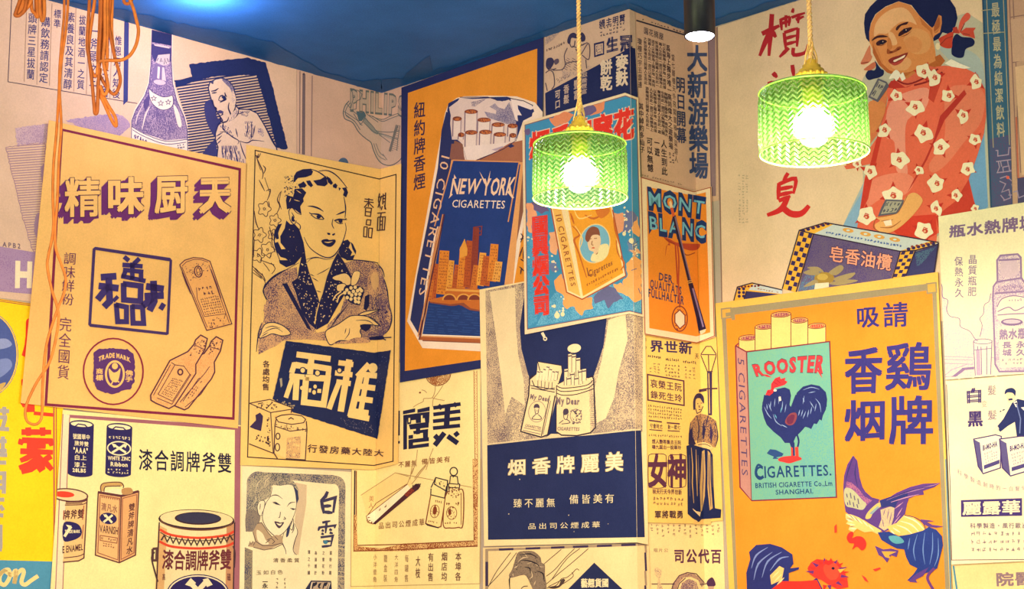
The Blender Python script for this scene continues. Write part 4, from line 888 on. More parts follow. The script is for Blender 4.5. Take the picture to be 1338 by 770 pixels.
p.f(FG, '#33304e', '262,180 275,150 300,140 320,160 310,172 285,170 278,200 265,200', sm=True); p.f(FG, '#33304e', '325,150 345,138 362,160 360,185 340,190 330,170', sm=True); p.f(FG, '#33304e', '142,310 150,285 175,280 188,300 180,325 160,348 145,335', sm=True); p.f(FG, '#5a4c5a', '188,295 210,285 215,305 195,320', sm=True)
p.l(FG, '#4a3f4c', 4, '275,200 285,220 300,215 305,185;330,195 345,210 358,200;262,225 245,270 250,320 232,350;310,230 325,270 340,260 378,200 388,240 380,290 345,265;290,215 320,225;330,215 375,195;140,365 165,350 185,370 190,430 175,455;140,420 150,465;180,350 235,345 260,310 320,300;365,290 370,340;320,300 330,330 345,355;150,330 175,345 200,340', sm=True); p.h(FG, '#5a4c58', 3, '255,280 330,285 340,350 240,350', 30, 12, 3, 30); p.h(FG, '#5a4c58', 3, '200,400 260,370 280,380 215,420', -60, 9, 3, 14); p.mic(FG, '#6b5a58', '140,232 250,182 250,205 140,255', 1, 8, .8)
p.l('border', '#8c7468', 3, '132,165 130,620', )
p.done()

# --- newspaper sheet on the inner side of the pillar
p = Poster('newspaper_poster', 'tan newspaper sheet of small print and blue brush characters beneath the spotlight', 'poster', '829.5,15.3 905,45.2 935.2,35.9 939.2,262 905,268 840,262', '#d6ae8e', 0)
p.z(820, 20, 945, 418); TX = '#4a3a40'
p.l('rules', '#2e2a3c', 5, '38,22 250,86'); p.mic('rules', '#5a4a48', '60,10 250,72 250,84 60,22', 1, 14, .6)
p.t('headline', '#3a3240', '園花摘屋', '70,48 158,78 158,112 70,82', wt=.02, gap=.08)
p.t('small_print', TX, '瓊樓巧宇五雲邊', '42,95 64,102 64,318 45,320', v=True, wt=.02)
cols = '大新游樂場明日開幕人生到此一遊可以無憾海上獨步唯一高尚偉大之遊樂場其中綽約多仙子'
for i, (x, y0, y1) in enumerate(((70, 92, 300), (88, 98, 305), (104, 104, 310), (120, 110, 312), (136, 116, 315), (152, 120, 320), (78, 310, 500), (96, 315, 505), (112, 322, 510), (130, 325, 515), (146, 330, 520), (160, 335, 528))):
    n = int((y1 - y0) / 15); st = (i * 7) % 20; tx = (cols + cols)[st:st + n]
    p.t('small_print', TX, tx, '%d,%d %d,%d %d,%d %d,%d' % (x, y0, x + 15, y0 + 5, x + 17, y1 + 5, x + 2, y1), v=True, wt=.03, gap=.02)
p.t('small_print', TX, '爲海上獨步唯一高尚偉大之遊樂場', '168,125 186,132 200,590 180,582', v=True, wt=.03, gap=.05); p.t('small_print', TX, '當七層樓天外飛閣畫棟雕梁游人', '190,165 206,170 222,650 205,640', v=True, wt=.0, gap=.1); p.t('small_print', TX, '其中綽約多仙子', '48,380 70,385 76,605 54,600', v=True, wt=.03); p.t('small_print', '#3a3038', '人生到此', '145,540 172,545 176,705 148,698', v=True, wt=.03); p.t('small_print', '#3a3038', '一遊', '115,535 140,540 142,620 118,615', v=True, wt=.03); p.t('small_print', '#3a3038', '可以無憾', '82,530 110,535 114,690 86,682', v=True, wt=.03); p.mic('small_print', '#5a4848', '180,595 205,600 205,650 182,645', 5, 2, .6)
p.t('brush_lettering', '#3d4a6e', '大新游樂場', '258,130 348,130 352,715 272,715', v=True, wt=.05, gap=0); p.t('brush_lettering', '#39415f', '明日開幕', '210,262 252,272 258,565 215,560', v=True, wt=.04, gap=.05)
p.f('side_strip', '#8f7478', '352,70 382,60 386,790 366,790'); p.l('side_strip', '#6b5664', 3, '352,70 366,790'); p.mic('small_print', '#8a7060', '60,692 240,735 240,745 60,702', 1, 16, .5)
p.done()

# --- blue flower cigarette poster
p = Poster('flower_cigarette_poster', 'blue flower poster with red characters and slanted cigarette pack behind the smaller lamp', 'poster', '682.3,160.5 816.8,121.3 834,128 841.5,414.5 822.8,410 685.7,437.2', '#ead0a2', 3)
p.z(); BB = '#3f8db2'
p.f('blue_field', BB, '686,163.5 817.3,125.3 831.5,130.5 838.8,410.5 822.6,406.5 689.2,430.3'); p.l('blue_field', '#7c5a62', .9, '686,163.5 817.3,125.3 831.5,130.5 838.8,410.5 822.6,406.5 689.2,430.3', cl=True)
p.f('blue_field', '#5aa5c4|#3f8db2|.5', '688,300 700,300 702,420 690,428'); p.f('blue_field', '#6fb3cc|#3f8db2|.5', '740,360 838,380 838,408 822,405 700,426 720,390')
OR, PP = '#e08a5c', '#6a5a80'
p.z(680, 120, 850, 1338); FL = 'flower_print'
for q, c in (('300,280 420,215 480,205 550,240 500,290 440,335 350,360 320,310', OR), ('750,130 860,95 850,180 810,215 760,240 720,250 770,190', OR), ('620,180 690,150 760,150 780,190 730,240 660,260 600,250', PP), ('40,400 90,380 100,430 60,450', PP)): p.f(FL, c, jag(P_(q), 18, 30), sm=True)
p.z(680, 260, 845, 706)
for q, c in (('35,30 80,20 95,90 60,150 75,190 40,180', '#e8a070'), ('60,20 110,10 160,70 120,80 80,60', PP), ('160,190 200,180 215,250 200,310 170,300 165,240', '#e8a878'), ('520,80 570,80 590,110 580,180 545,195 520,140', '#e89c70'), ('620,150 650,100 668,160 665,210 625,185', '#f0a864'), ('590,360 640,320 675,350 678,560 640,575 600,540 570,470 600,420', '#f0a860'), ('190,460 230,420 270,500 340,560 400,550 405,610 360,625 345,650 315,635 300,600 260,615 235,590 245,545 200,510', '#f0a45c'), ('520,480 560,470 620,500 640,560 590,545 545,520', '#f0aa68'), ('430,520 480,490 530,500 575,560 520,575 495,610 470,570 415,585 410,545', '#67688e'), ('150,370 200,350 215,400 185,410', '#6a7aa0'), ('585,70 630,70 655,100 610,180 575,190', '#6a7098'), ('600,230 640,215 660,260 620,300 600,290', '#6f86a8'), ('610,290 650,280 670,300 640,320', '#e8a878')):
    p.f(FL, c, jag(P_(q), 10, 18), sm=True)
p.sp(FL, '#f2dfae', '150,290 205,310 200,420 150,400', 9, 4, 9); p.sp(FL, '#f2dfae', '580,30 600,30 620,220 580,200', 16, 4, 9); p.sp(FL, '#f2dfae', '175,520 260,540 240,660 180,620', 7, 5, 10); p.sp(FL, '#f2dfae', '610,220 660,220 655,360 600,340', 12, 4, 8); p.sp(FL, '#f2dfae', '40,190 65,190 70,340 45,330', 5, 4, 8)
for x, y, r in ((205, 652, 15), (236, 645, 11), (620, 235, 14), (580, 195, 10), (190, 600, 8)): p.e(FL, '#efe0a8', x, y, r, r + 2)
p.l(FL, '#4a5a88', 3, '600,240 630,255 660,235;630,255 640,290;620,400 650,390;660,500 670,530', sm=True)
RD, RE = '#e23422', '#e8c4a4'
p.z(680, 120, 850, 1338)
p.t('headline', RE, '烟香牌容花', '90,420 1172,140 1172,490 90,705', wt=.17, gap=.08); p.t('headline', RD, '烟香牌容花', '90,420 1172,140 1172,490 90,705', wt=.1, gap=.08); p.t('headline', RD, '烟香牌容花', '90,420 1172,140 1172,490 90,705', wt=.05, gap=.08)
p.z(680, 260, 845, 706)
p.t('side_lettering', '#b8606a', '國興烟公司', '64,100 152,88 164,645 74,658', v=True, wt=.15, gap=.02); p.t('side_lettering', RD, '國興烟公司', '64,100 152,88 164,645 74,658', v=True, wt=.09, gap=.02)
# the pack
PO = '#efa02e'
p.f('pack_print', '#f4d8a0', '165,20 505,0 590,430 345,562 258,522'); p.l('pack_print', '#b0522c', 5, '165,20 258,522 345,562 590,430 515,60')
p.f('pack_print', '#f0b95a', '178,40 225,40 335,545 268,512'); p.f('pack_print', PO, '262,30 500,20 575,415 350,545'); p.l('pack_print', '#f4dc9c', 8, '250,30 345,550;575,420 350,550')
p.t('pack_print', '#9a4a2c', '10 CIGARETTES', '228,86 310,484 284,490 196,92', lat=True, wt=.01, gap=.25)
p.e('pack_print', '#f4cf88', 415, 250, 88, 112, 10); p.e('pack_print', '#7ab4c8', 415, 250, 82, 106, 10)
p.f('pack_print', '#efc898', '375,240 385,200 430,190 450,230 440,290 455,260 490,260 485,320 440,350 395,345 410,300 385,285', sm=True); p.f('pack_print', '#8a5038', '362,220 372,180 400,155 435,165 445,205 430,200 400,205 385,235 372,240', sm=True); p.l('pack_print', '#a0603c', 3.5, '385,225 398,222;412,222 428,220;402,235 398,255 408,258;398,275 415,275;410,340 415,320 435,300;440,340 432,300', sm=True); p.f('pack_print', '#f2e0a0', '395,345 405,305 430,310 445,260 490,255 490,310 450,350', sm=True); p.e('pack_print', '#d85c3c', 408, 274, 8, 4)
p.l('pack_print', '#c8682c', 9, '290,150 330,200 300,230 325,300 370,440;535,230 545,300 580,360 560,400;520,100 530,170 555,260;280,80 300,140;360,90 410,110 470,80', sm=True, tp=(.4, .4)); p.l('pack_print', '#f4cc74', 6, '305,150 345,220 330,280;540,250 560,330;300,60 330,110 400,90', sm=True, tp=(.4, .4)); p.f('pack_print', '#d8782c', '420,60 470,30 500,70 450,110', sm=True)
p.t('pack_print', '#8a4a34', 'Cigarettes', '378,400 512,340 515,368 385,440', lat=True, wt=.015); p.l('pack_print', '#8a4a34', 4, '372,385 380,430 400,420'); p.t('pack_print', '#b86a30', 'CHUNG HWA TOBACCO', '365,475 545,380 548,398 368,492', lat=True, wt=.02) if 0 else p.mic('pack_print', '#b05c2c', '365,472 548,378 550,400 368,494', 1, 14, .8); p.mic('pack_print', '#c87c38', '418,478 512,430 514,446 420,492', 1, 8, .6)
p.done()

# --- grey cigarette poster with legs
p = Poster('tin_cigarette_poster', 'grey halftone cigarette poster with legs, open tin and navy lettering panel', 'poster', '626.5,378.5 822,343 842,350 847,712 831.5,709 632.5,714', '#efd79c', 2)
p.z(620, 370, 960, 1190); LG = '#e6cf9c'
p.f('legs_print', '#6b5a60|#cdb48c|.42', '50,35 700,-100 720,-90 772,-60 768,680 60,740')
p.f('legs_print', '#8f7c70|#e3cb98|.62', '62,40 235,10 225,90 205,200 215,300 240,400 262,480 250,720 150,728 130,500 100,230 75,120'); p.f('legs_print', LG, '70,40 185,20 190,200 200,330 225,440 230,560 170,520 140,600 120,420 95,220'); p.f('legs_print', '#a8927c|#e3cb98|.7', '190,60 225,60 210,200 225,340 250,440 238,500 215,400 195,250', sm=False)
p.f('legs_print', '#8f7c70|#e3cb98|.66', '600,170 700,130 735,140 715,260 690,330 650,470 640,690 545,700 520,560 545,420 590,290'); p.f('legs_print', LG, '612,170 690,140 700,260 660,400 640,520 600,620 560,640 550,480 580,360 600,260')
p.f('legs_print', '#1f2a54', '225,75 240,20 610,100 603,180 590,290 545,425 520,700 330,700 262,470 240,400 214,300 207,200'); p.f('legs_print', '#cdb992|#e3cb98|.5', '58,735 330,705 350,690 530,690 760,665 760,690 58,745')
p.l('legs_print', '#e8d6ac', 5, '312,225 322,245;306,228 318,250'); p.ring('legs_print', '#e8d6ac', 323, 255, 7, 7, 4)
p.f('navy_panel', '#1f2a54', '58,742 330,715 355,702 540,698 768,672 795,900 798,1165 62,1172' if 0 else '58,742 330,712 540,695 720,676 762,674 779,1163 62,1175')
# pack and tin
p.z(630, 420, 840, 951); OB = '#2e2438'; PT = '#ecd29a'
p.f('pack_print', PT, '328,238 470,262 474,300 450,380 440,450 385,675 350,685 228,650 275,440 280,345 325,310'); p.l('pack_print', OB, 6, '278,380 275,440 228,652 350,686 388,672 432,440;280,380 280,340 300,320'); p.l('pack_print', OB, 4, '328,238 345,305;328,238 470,262 474,300 448,385;280,345 320,312 345,305;290,395 430,420;285,380 430,405;295,350 310,385 360,405 430,395;320,335 440,350;400,440 350,680', sm=False)
for i in range(7): p.f('pack_print', '#f2dcaa', '%d,%d %d,%d %d,%d %d,%d' % (325 + i * 18, 290 - (i == 3) * 28 - (i in (2, 4)) * 14, 343 + i * 18, 294 - (i == 3) * 28 - (i in (2, 4)) * 14, 335 + i * 18, 352, 317 + i * 18, 348)); p.l('pack_print', '#5a4850', 2.5, '%d,%d %d,350' % (343 + i * 18, 296 - (i == 3) * 28, 335 + i * 18)); p.l('pack_print', '#5a4850', 5, '%d,%d %d,%d' % (326 + i * 18, 298 - (i == 3) * 28 - (i in (2, 4)) * 14, 342 + i * 18, 302 - (i == 3) * 28 - (i in (2, 4)) * 14))
p.l('pack_print', '#5a4850', 3, '330,350 330,390;350,352 350,395;372,356 370,400;395,360 392,400;415,360 412,400'); p.t('pack_print', '#7a6668', 'My Dear', '288,430 402,448 396,475 282,458', lat=True, wt=.05); p.ring('pack_print', '#a08878', 325, 535, 50, 62, 3, 8)
p.f('pack_print', '#4a3e50', '305,510 312,492 330,490 340,505 335,520 315,520', sm=True); p.f('pack_print', '#e6cc98', '310,515 335,515 332,545 318,550', sm=True); p.l('pack_print', '#4a3e50', 3.5, '312,520 316,545 330,545 335,520;318,550 295,575 310,580 345,580 350,570 332,552;322,530 328,530', sm=True); p.t('pack_print', '#7a6668', 'CIGARETTES', '258,608 350,626 346,642 252,622', lat=True, wt=.03); p.l('pack_print', '#7a6668', 3, '248,630 350,652;240,645 345,668;405,470 360,670')
p.f('tin_print', PT, '440,380 480,355 600,340 660,330 668,640 620,668 540,678 470,672 440,655'); p.f('tin_print', '#b89c80|#ecd29a|.5', '630,345 660,335 668,640 640,655'); p.l('tin_print', OB, 6, '625,335 652,325 660,345 670,630 640,660 560,677 470,674 440,655'); p.l('tin_print', OB, 4, '440,380 470,395 540,392 620,378 655,350;440,400 470,415 540,412 620,398 658,372;440,425 480,438 560,432 658,400;440,380 438,650;446,372 480,355', sm=True)
for x, y, h_ in ((485, 285, 95), (508, 195, 185), (530, 200, 180), (555, 220, 160), (520, 305, 75), (568, 290, 85), (590, 285, 70), (500, 330, 50), (545, 330, 50)): p.f('tin_print', '#f0d8a4', '%d,%d %d,%d %d,%d %d,%d' % (x, y, x + 26, y - 4, x + 26, y + h_ - 4, x, y + h_)); p.l('tin_print', '#5a4850', 2.5, '%d,%d %d,%d;%d,%d %d,%d' % (x, y, x, y + h_, x + 26, y - 4, x + 26, y + h_ - 4)); p.l('tin_print', '#5a4850', 6, '%d,%d %d,%d' % (x + 2, y + 12, x + 24, y + 8))
p.e('tin_print', '#f0d8a4', 545, 160, 40, 26, -8); p.l('tin_print', '#5a4850', 3, '520,180 530,195 540,185', sm=True)
p.t('tin_print', '#7a6668', 'My Dear', '440,448 578,455 576,492 440,490', lat=True, wt=.05); p.f('tin_print', '#4a3e50', '478,540 485,520 505,518 512,535 505,550 485,555', sm=True); p.l('tin_print', '#4a3e50', 3.5, '482,545 485,575 500,580 508,550;480,585 455,605;500,580 520,600 470,608', sm=True); p.sp('tin_print', '#5a4c58', '520,520 585,520 590,600 530,610', 40, 2, 6); p.ring('tin_print', '#8a7470', 555, 560, 34, 40, 2.5); p.t('tin_print', '#7a6668', 'CIGARETTES', '445,625 578,628 574,648 445,645', lat=True, wt=.03); p.h('tin_print', '#6a5860', 3, '640,440 660,430 664,620 645,630', 0, 12)
p.z(620, 560, 960, 1247)
p.t('navy_panel', '#b9a070', '烟香牌麗美', '145,140 728,92 728,222 145,240', wt=.08, gap=.26); p.t('navy_panel', '#eddcae', '烟香牌麗美', '145,140 728,92 728,222 145,240', wt=.03, gap=.26)
p.t('navy_panel', '#e6d4a4', '臻不麗無', '180,330 392,325 392,385 180,390', wt=.012, gap=.24); p.t('navy_panel', '#e6d4a4', '備皆美有', '448,312 676,305 676,365 448,370', wt=.012, gap=.22); p.t('navy_panel', '#e6d4a4', '品出司公煙成華', '250,450 608,440 608,482 250,490', wt=.012, gap=.24); p.sp('navy_panel', '#d8c79c', '200,40 700,20 760,520 80,520', 8, 2, 4)
p.done()

# --- poster with the checkered edge at the bottom
p = Poster('checkered_edge_poster', 'tan poster with broken striped edge and navy triangle at the bottom of the pillar', 'poster', '631,716 831.5,710.5 848,713 850,800 631,800', '#eccf92', 1)
p.z(620, 700, 850, 1338); A_, B2 = '#3c3050', '#a28c70'
xs = [82, 186, 296, 388, 500, 582, 684, 748, 865, 930, 1045, 1115, 1225, 1305]
for i in range(13): p.f('edge_band', A_ if i % 2 else B2, [(xs[i], 102 - (xs[i] - 82) * .036), (xs[i + 1], 102 - (xs[i + 1] - 82) * .036), (xs[i + 1], 120 - (xs[i + 1] - 82) * .036), (xs[i], 120 - (xs[i] - 82) * .036)])
for y0, y1, c in ((104, 200, B2), (200, 300, A_), (300, 385, A_), (385, 500, B2)): p.f('edge_band', c, '82,%d 104,%d 104,%d 82,%d' % (y0, y0, y1, y1))
for y0, y1, c in ((60, 130, B2), (130, 270, A_), (270, 380, B2), (380, 500, A_)): p.f('edge_band', c, '1290,%d 1306,%d 1312,%d 1296,%d' % (y0, y0, y1, y1))
p.l('background_lines', '#4a3834', 3.6, '275,130 170,270 105,390;320,130 230,250 105,385;660,105 530,215;760,100 690,170 610,260 545,310;800,100 700,180 590,330;865,100 750,200 640,290;640,290 545,370;550,400 620,380 660,330 700,320 740,290 775,255 795,265;560,390 640,350 680,330;620,400 700,350 750,310 740,280', sm=True); p.f('background_lines', '#4a3834', '560,395 600,385 640,380 660,335 690,340 650,390 600,405', sm=True)
p.f('hair_print', '#3c3436|#8a7660|.22', '310,180 330,130 380,118 450,122 500,165 510,205 535,225 535,300 545,360 540,430 460,430 430,380 400,320 370,300 280,322 262,300 285,260', sm=True); p.l('hair_print', '#c9b088', 7, '330,200 370,170 410,165;400,215 450,205 490,235 530,240;300,250 330,230;430,270 440,310 420,330;290,290 295,310;450,380 465,345;370,130 400,160', sm=True, tp=(.2, .2)); p.l('hair_print', '#241e28', 8, '345,190 400,190 470,215 500,250;380,240 420,250 425,290;340,150 420,140 480,170;470,270 520,290 530,350;275,310 265,340 270,430', sm=True, tp=(.3, .3)); p.f('face_print', '#eccf92', '285,322 370,302 400,325 430,385 440,440 280,440'); p.l('face_print', '#3c3034', 5, '355,405 375,388 405,385', sm=True)
p.f('navy_triangle', '#20284e', '910,207 1180,460 660,460'); p.t('navy_triangle', '#ecd8a4', '藝翹貨國', '808,325 1020,325 1020,395 808,400', wt=.05, gap=.05)
p.done()

# --- pen poster folded into the inner corner
p = Poster('pen_poster', 'narrow orange fountain pen poster folded into the corner under the newspaper sheet', 'poster', '837.3,231.4 906,249.8 929.4,243.8 934.2,440.5 910.3,448.8 842.3,437.2', '#f0d6ac', 3)
p.z(835, 225, 945, 376); 
p.l('border', '#a0462e', 3, '10,24 244,88 320,68 336,733 258,763 27,723', cl=True); p.f('orange_field', '#ea8a2a', '34,66 240,104 298,90 318,716 256,734 46,697')
BLE, LB = '#1c3468', '#74b6cc'
for tx, q in (('MONT', '36,70 300,118 292,205 42,160'), ('BLANC', '40,180 302,225 300,312 44,268')):
    p.t('brand_lettering', BLE, tx, q, lat=True, wt=.09, gap=.02)
for tx, q in (('MONT', '42,84 294,130 286,188 46,148'), ('BLANC', '46,194 296,238 292,296 50,254')):
    p.t('brand_lettering', LB, tx, q, lat=True, wt=.012, gap=.16)
for tx, q in (('DER', '90,448 150,462 150,496 88,482'), ('QUALITÄTS', '50,478 190,512 190,548 48,515'), ('FULLHALTER', '42,520 202,555 200,592 42,556')):
    p.t('small_lettering', '#4a3a5a', tx, q, lat=True, wt=.03, gap=.12)
p.f('ribbon_print', '#b8452c', '110,292 135,298 170,315 235,320 272,322 262,345 225,350 170,330 130,320 118,375 122,330 140,325', sm=True); p.l('ribbon_print', '#b8452c', 5, '172,325 178,400 176,500 182,590;162,325 168,420 172,500', sm=True); p.l('ribbon_print', '#8a3426', 3, '180,330 210,370 250,360;120,300 160,322', sm=True)
p.f('pen_print', '#2a1c3c', '148,195 162,192 235,490 220,495'); p.f('pen_print', '#2a1c3c', '218,492 238,490 300,700 290,705 268,722 255,650'); p.f('pen_print', '#8a7088', '158,200 164,198 232,480 228,482'); p.f('pen_print', '#8f78a0', '236,520 244,518 290,690 284,694'); p.f('pen_print', '#e0c8a0', '270,710 300,700 295,715 275,728'); p.f('pen_print', '#f0d0a0', '134,135 142,126 150,150 152,172 140,165'); p.f('pen_print', '#d85c34', '138,160 152,158 160,195 150,200'); p.l('pen_print', '#d8a050', 3, '216,488 238,484;218,496 240,492')
p.l('medallion_print', '#8a3a30', 4, ell(182, 655, 34, 56, 30), cl=True); p.sp('medallion_print', '#8a3a30', ell(182, 655, 33, 55), 26, 2, 4); p.f('medallion_print', '#f0d4b4', '160,635 182,615 205,640 205,680 182,700 160,672'); p.l('medallion_print', '#8a3a30', 4, '160,635 182,615 205,640 205,680 182,700 160,672', cl=True); p.l('medallion_print', '#8a3a30', 4, '182,590 182,605')
p.done()

# --- film programme in the inner corner
p = Poster('film_poster', 'yellow film programme with lamp post and standing woman in the inner corner', 'poster', '842,434 910,446 936,440 944.5,680 907,684.5 846,683', '#f2c96a', 1)
p.z(835, 440, 950, 492); PL = '#5a2e48'
p.t('headline', '#3c2c5c', '界世新', '56,15 300,28 300,105 60,88', wt=.05, gap=.08); p.t('headline', '#5a4040', '天', '312,92 334,92 334,126 312,126', wt=.03); p.mic('headline', '#a08050', '30,0 50,0 50,80 30,80', 2, 1, .6); p.mic('headline', '#8a6048', '315,40 335,40 335,80 315,80', 1, 1, .8)
p.mic('small_print', '#4a3844', '46,98 125,108 125,128 46,118', 1, 7, .8, 1); p.mic('small_print', '#4a3844', '148,114 225,122 225,145 148,136', 1, 7, .8, 1); p.mic('small_print', '#4a3844', '244,128 322,134 322,160 244,152', 1, 7, .8, 1)
p.mic('small_print', '#7a5c54', '55,140 120,150 120,210 55,200', 4, 3, .5); p.mic('small_print', '#5c4448', '142,150 230,158 230,235 142,222', 4, 5, .6, .9); p.mic('small_print', '#7a5c54', '250,160 318,168 318,245 250,235', 4, 3, .5)
p.l('title_box', PL, 6, '48,212 250,248 252,385 50,355', cl=True); p.t('title_box', PL, '哀榮王阮', '60,232 240,260 242,312 62,288', wt=.025, gap=.1); p.t('title_box', PL, '錄死生玲', '62,298 242,322 242,372 64,348', wt=.025, gap=.1)
p.mic('small_print', '#6a4c48', '48,375 240,400 240,470 50,455', 4, 15, .55, 1); p.l('rules', PL, 6, '55,468 128,478;155,482 228,488'); p.l('rules', PL, 4, '58,520 130,526;160,526 228,530'); p.t('small_print', '#5a3c48', '兮會時尤', '60,482 132,490 132,520 60,514', wt=.02); p.t('small_print', '#5a3c48', '新一歡七', '160,490 232,494 232,522 160,520', wt=.02); p.mic('small_print', '#7a5c50', '52,540 240,550 240,572 52,562', 1, 15, .5, 1); p.t('small_print', PL, '煙人艷等集去王阮', '72,572 236,580 236,606 72,600', wt=.03, gap=.05); p.t('small_print', PL, '曝九誕出一說華玲', '72,604 236,608 236,634 72,630', wt=.03, gap=.05)
p.f('film_title', '#f2cc74', '58,662 148,658 155,760 150,850 60,850 50,760') if 0 else None
for q in ('52,690 60,660 100,655 145,660 152,690 152,815 140,842 100,848 62,842 52,815', '165,690 172,665 210,660 255,664 262,690 262,815 252,840 210,846 175,842 165,815'): p.l('film_title', PL, 2.5, q, cl=True, sm=True)
p.t('film_title', PL, '女神', '50,655 268,655 268,845 50,850', wt=.06, gap=.02)
# lamp post and woman
p.l('street_lamp_print', '#5a3846', 4, '345,100 375,55 402,55 432,100;345,100 432,102;345,104 382,195;432,104 405,195;378,195 412,195;388,104 390,195'); p.f('street_lamp_print', '#3a2c54', '380,198 408,198 408,440 386,440'); p.l('street_lamp_print', '#d8b06a', 4, '390,205 395,430'); p.l('street_lamp_print', '#4a2c44', 6, '335,300 375,292 438,290;335,308 378,300')
WM = 'woman_print'
p.f(WM, '#e6bc6c', '310,340 335,320 358,345 358,400 345,425 380,440 430,470 438,590 420,620 405,640 415,770 410,1000 400,1050 310,1050 290,770 278,600 285,480 320,440 312,400'); p.f(WM, '#3a2c4c', '305,350 320,322 345,318 362,340 362,375 350,360 340,345 318,352 315,400 305,410 302,380', sm=True); p.l(WM, '#4a3444', 4, '315,400 325,430 345,420 358,390;325,375 332,376;345,372 354,372;335,385 338,398;333,408 345,408')
p.f(WM, '#3c2c50|#b88a58|.40', '320,440 345,432 385,440 428,470 438,580 425,620 385,610 330,600 325,580 285,590 278,540 288,480'); p.f(WM, '#2c2548', '278,540 300,500 300,560 318,600 290,620 276,600'); p.f(WM, '#2c2548', '360,470 372,520 362,580 352,540'); p.f(WM, '#3a2c54', '400,480 412,540 405,600 395,560'); p.l(WM, '#2c2548', 5, '325,445 335,520 325,600;385,445 375,500;428,470 440,560 425,620;288,480 280,560', sm=True, tp=(.4, .4)); p.f(WM, '#ecc47c', '320,600 360,590 400,605 408,625 370,640 335,625', sm=True); p.l(WM, '#3a2c44', 3, '330,605 370,602 400,615;340,620 380,628', sm=True)
p.z(835, 590, 950, 492)
p.f(WM, '#1e2650', '265,-30 290,-40 340,-25 395,-10 412,20 416,180 424,318 460,325 456,372 350,380 335,395 300,375 272,350 270,100'); p.f(WM, '#c99f60', '352,0 366,-8 372,120 368,250 352,330 345,340 340,200'); p.f(WM, '#c99f60', '384,-5 398,10 400,160 412,318 395,330 382,200'); p.l(WM, '#c99f60', 6, '292,-20 300,80 298,180 306,290;318,-10 322,120 326,250', tp=(.3, .3)); p.l(WM, '#3a3358', 4, '358,10 360,150 352,300;390,20 392,180 402,310', tp=(.4, .4)); p.l(WM, '#8a7468', 3, '405,30 408,200;330,20 336,180;282,20 284,250', tp=(.3, .3))
p.f(WM, '#e8c890', '298,318 320,335 345,340 340,365 325,350 305,330'); p.f(WM, '#2a2448', '322,372 345,368 340,392 328,396')
p.t('caption', PL, '映天行天今界世新', '75,208 240,212 240,245 75,240', wt=.02, gap=.05); p.mic('caption', '#8a6450', '75,248 250,255 250,310 75,302', 2, 9, .6, 1); p.t('caption', '#4a2c3c', '軍將戰勇', '85,328 250,328 250,378 85,378', wt=.035, gap=.12)
p.done()

# --- record company notice below
p = Poster('record_notice_poster', 'pale notice with plum characters and a drawn arch below the film programme', 'poster', '846,683 907,684.5 944.5,680 948,800 848,800', '#f2d995', 0)
p.z(835, 590, 950, 492)
for i in range(13): p.mic('small_print', '#8a6a5c', '%d,405 %d,405 %d,%d %d,%d' % (60 + i * 31, 80 + i * 31, 82 + i * 31, 450 + (i * 17) % 40, 62 + i * 31, 450 + (i * 17) % 40), 3, 1, .6, 1)
p.t('headline', '#5c2f4c', '司公代百', '190,540 465,540 465,635 190,632', wt=.055, gap=.14); p.t('headline', '#8a6a5c', '唱片公', '78,538 165,538 165,568 78,568', wt=.01, gap=.2)
p.f('arch_print', '#5a3a58|#b89478|.3', '182,790 195,740 220,700 265,682 310,686 350,715 365,745 350,760 330,720 290,702 250,706 220,740 205,790'); p.f('arch_print', '#7c5c70|#e0bf8c|.6', '225,790 240,735 280,712 320,730 340,790'); p.l('arch_print', '#4a2c44', 4, '175,800 192,740 225,695 270,678 320,685 365,735;205,800 225,740 260,708;70,742 200,742;340,745 380,740', sm=False)
p.f('figure_print', '#a98a78|#e8cb90|.5', '85,660 105,650 125,670 122,700 115,720 140,800 100,800 105,720 90,690', sm=True); p.f('figure_print', '#4a2c4c', '378,740 385,720 410,705 428,740 420,755 390,758', sm=True); p.f('figure_print', '#b8947c', '385,755 420,755 415,790 390,790'); p.f('figure_print', '#4a2c4c', '365,775 400,770 440,775 460,800 350,800')
p.done()
# --- soap calendar on the right wall
p = Poster('soap_poster', 'large beige soap poster of a smiling girl in a red flowered dress', 'poster', '935.5,36 1046,0 1313,-84 1323,268 1310,420 943,420', '#e6c7a0', 0)
p.z()
p.f('side_strip', '#8f6f62', '935.5,36 938,35 944,400 940,420 938,420')
p.f('sky_tint', '#bdb59c', '1095,345 1128,250 1120,120 1180,60 1284,30 1292,285 1230,305 1150,370', sm=True); p.f('sky_tint', '#a6b2b2', '1090,325 1130,235 1140,215 1135,320 1105,350', sm=True); p.f('sky_tint', '#86aac6', '1092,318 1130,245 1140,240 1132,318 1110,338', sm=True); p.f('sky_tint', '#9db0b4', '1240,90 1284,100 1292,290 1268,298 1258,200'); p.f('sky_tint', '#6f9cc6', '1262,215 1285,165 1291,270 1274,285 1262,245'); p.f('sky_tint', '#a9b3ae', '1225,60 1262,64 1284,84 1284,130 1262,100', sm=True)
RD = '#b3262e'
p.z(930, 0, 1338, 1338)
for w_, s_ in ((17, '215,145 290,110;258,60 245,240;250,130 205,240;255,130 275,160'), (11, '295,80 300,130;295,85 335,70;318,65 318,118;335,70 330,112;300,100 330,92;345,55 350,35;342,75 400,55;360,85 395,70;372,60 370,100'), (12, '310,140 318,215;310,140 370,120;370,120 365,200;315,165 362,152;318,190 362,178'), (13, '330,205 290,245;350,205 352,235 400,225 412,190')):
    for q in s_.split(';'): p.l('red_lettering', RD, w_, q, sm=True, tp=(.9, .55))
for w_, s_ in ((16, '262,312 280,332'), (14, '345,278 352,330;240,360 275,350;300,360 360,340')):
    for q in s_.split(';'): p.l('red_lettering#2', RD, w_, q, tp=(.9, .5))
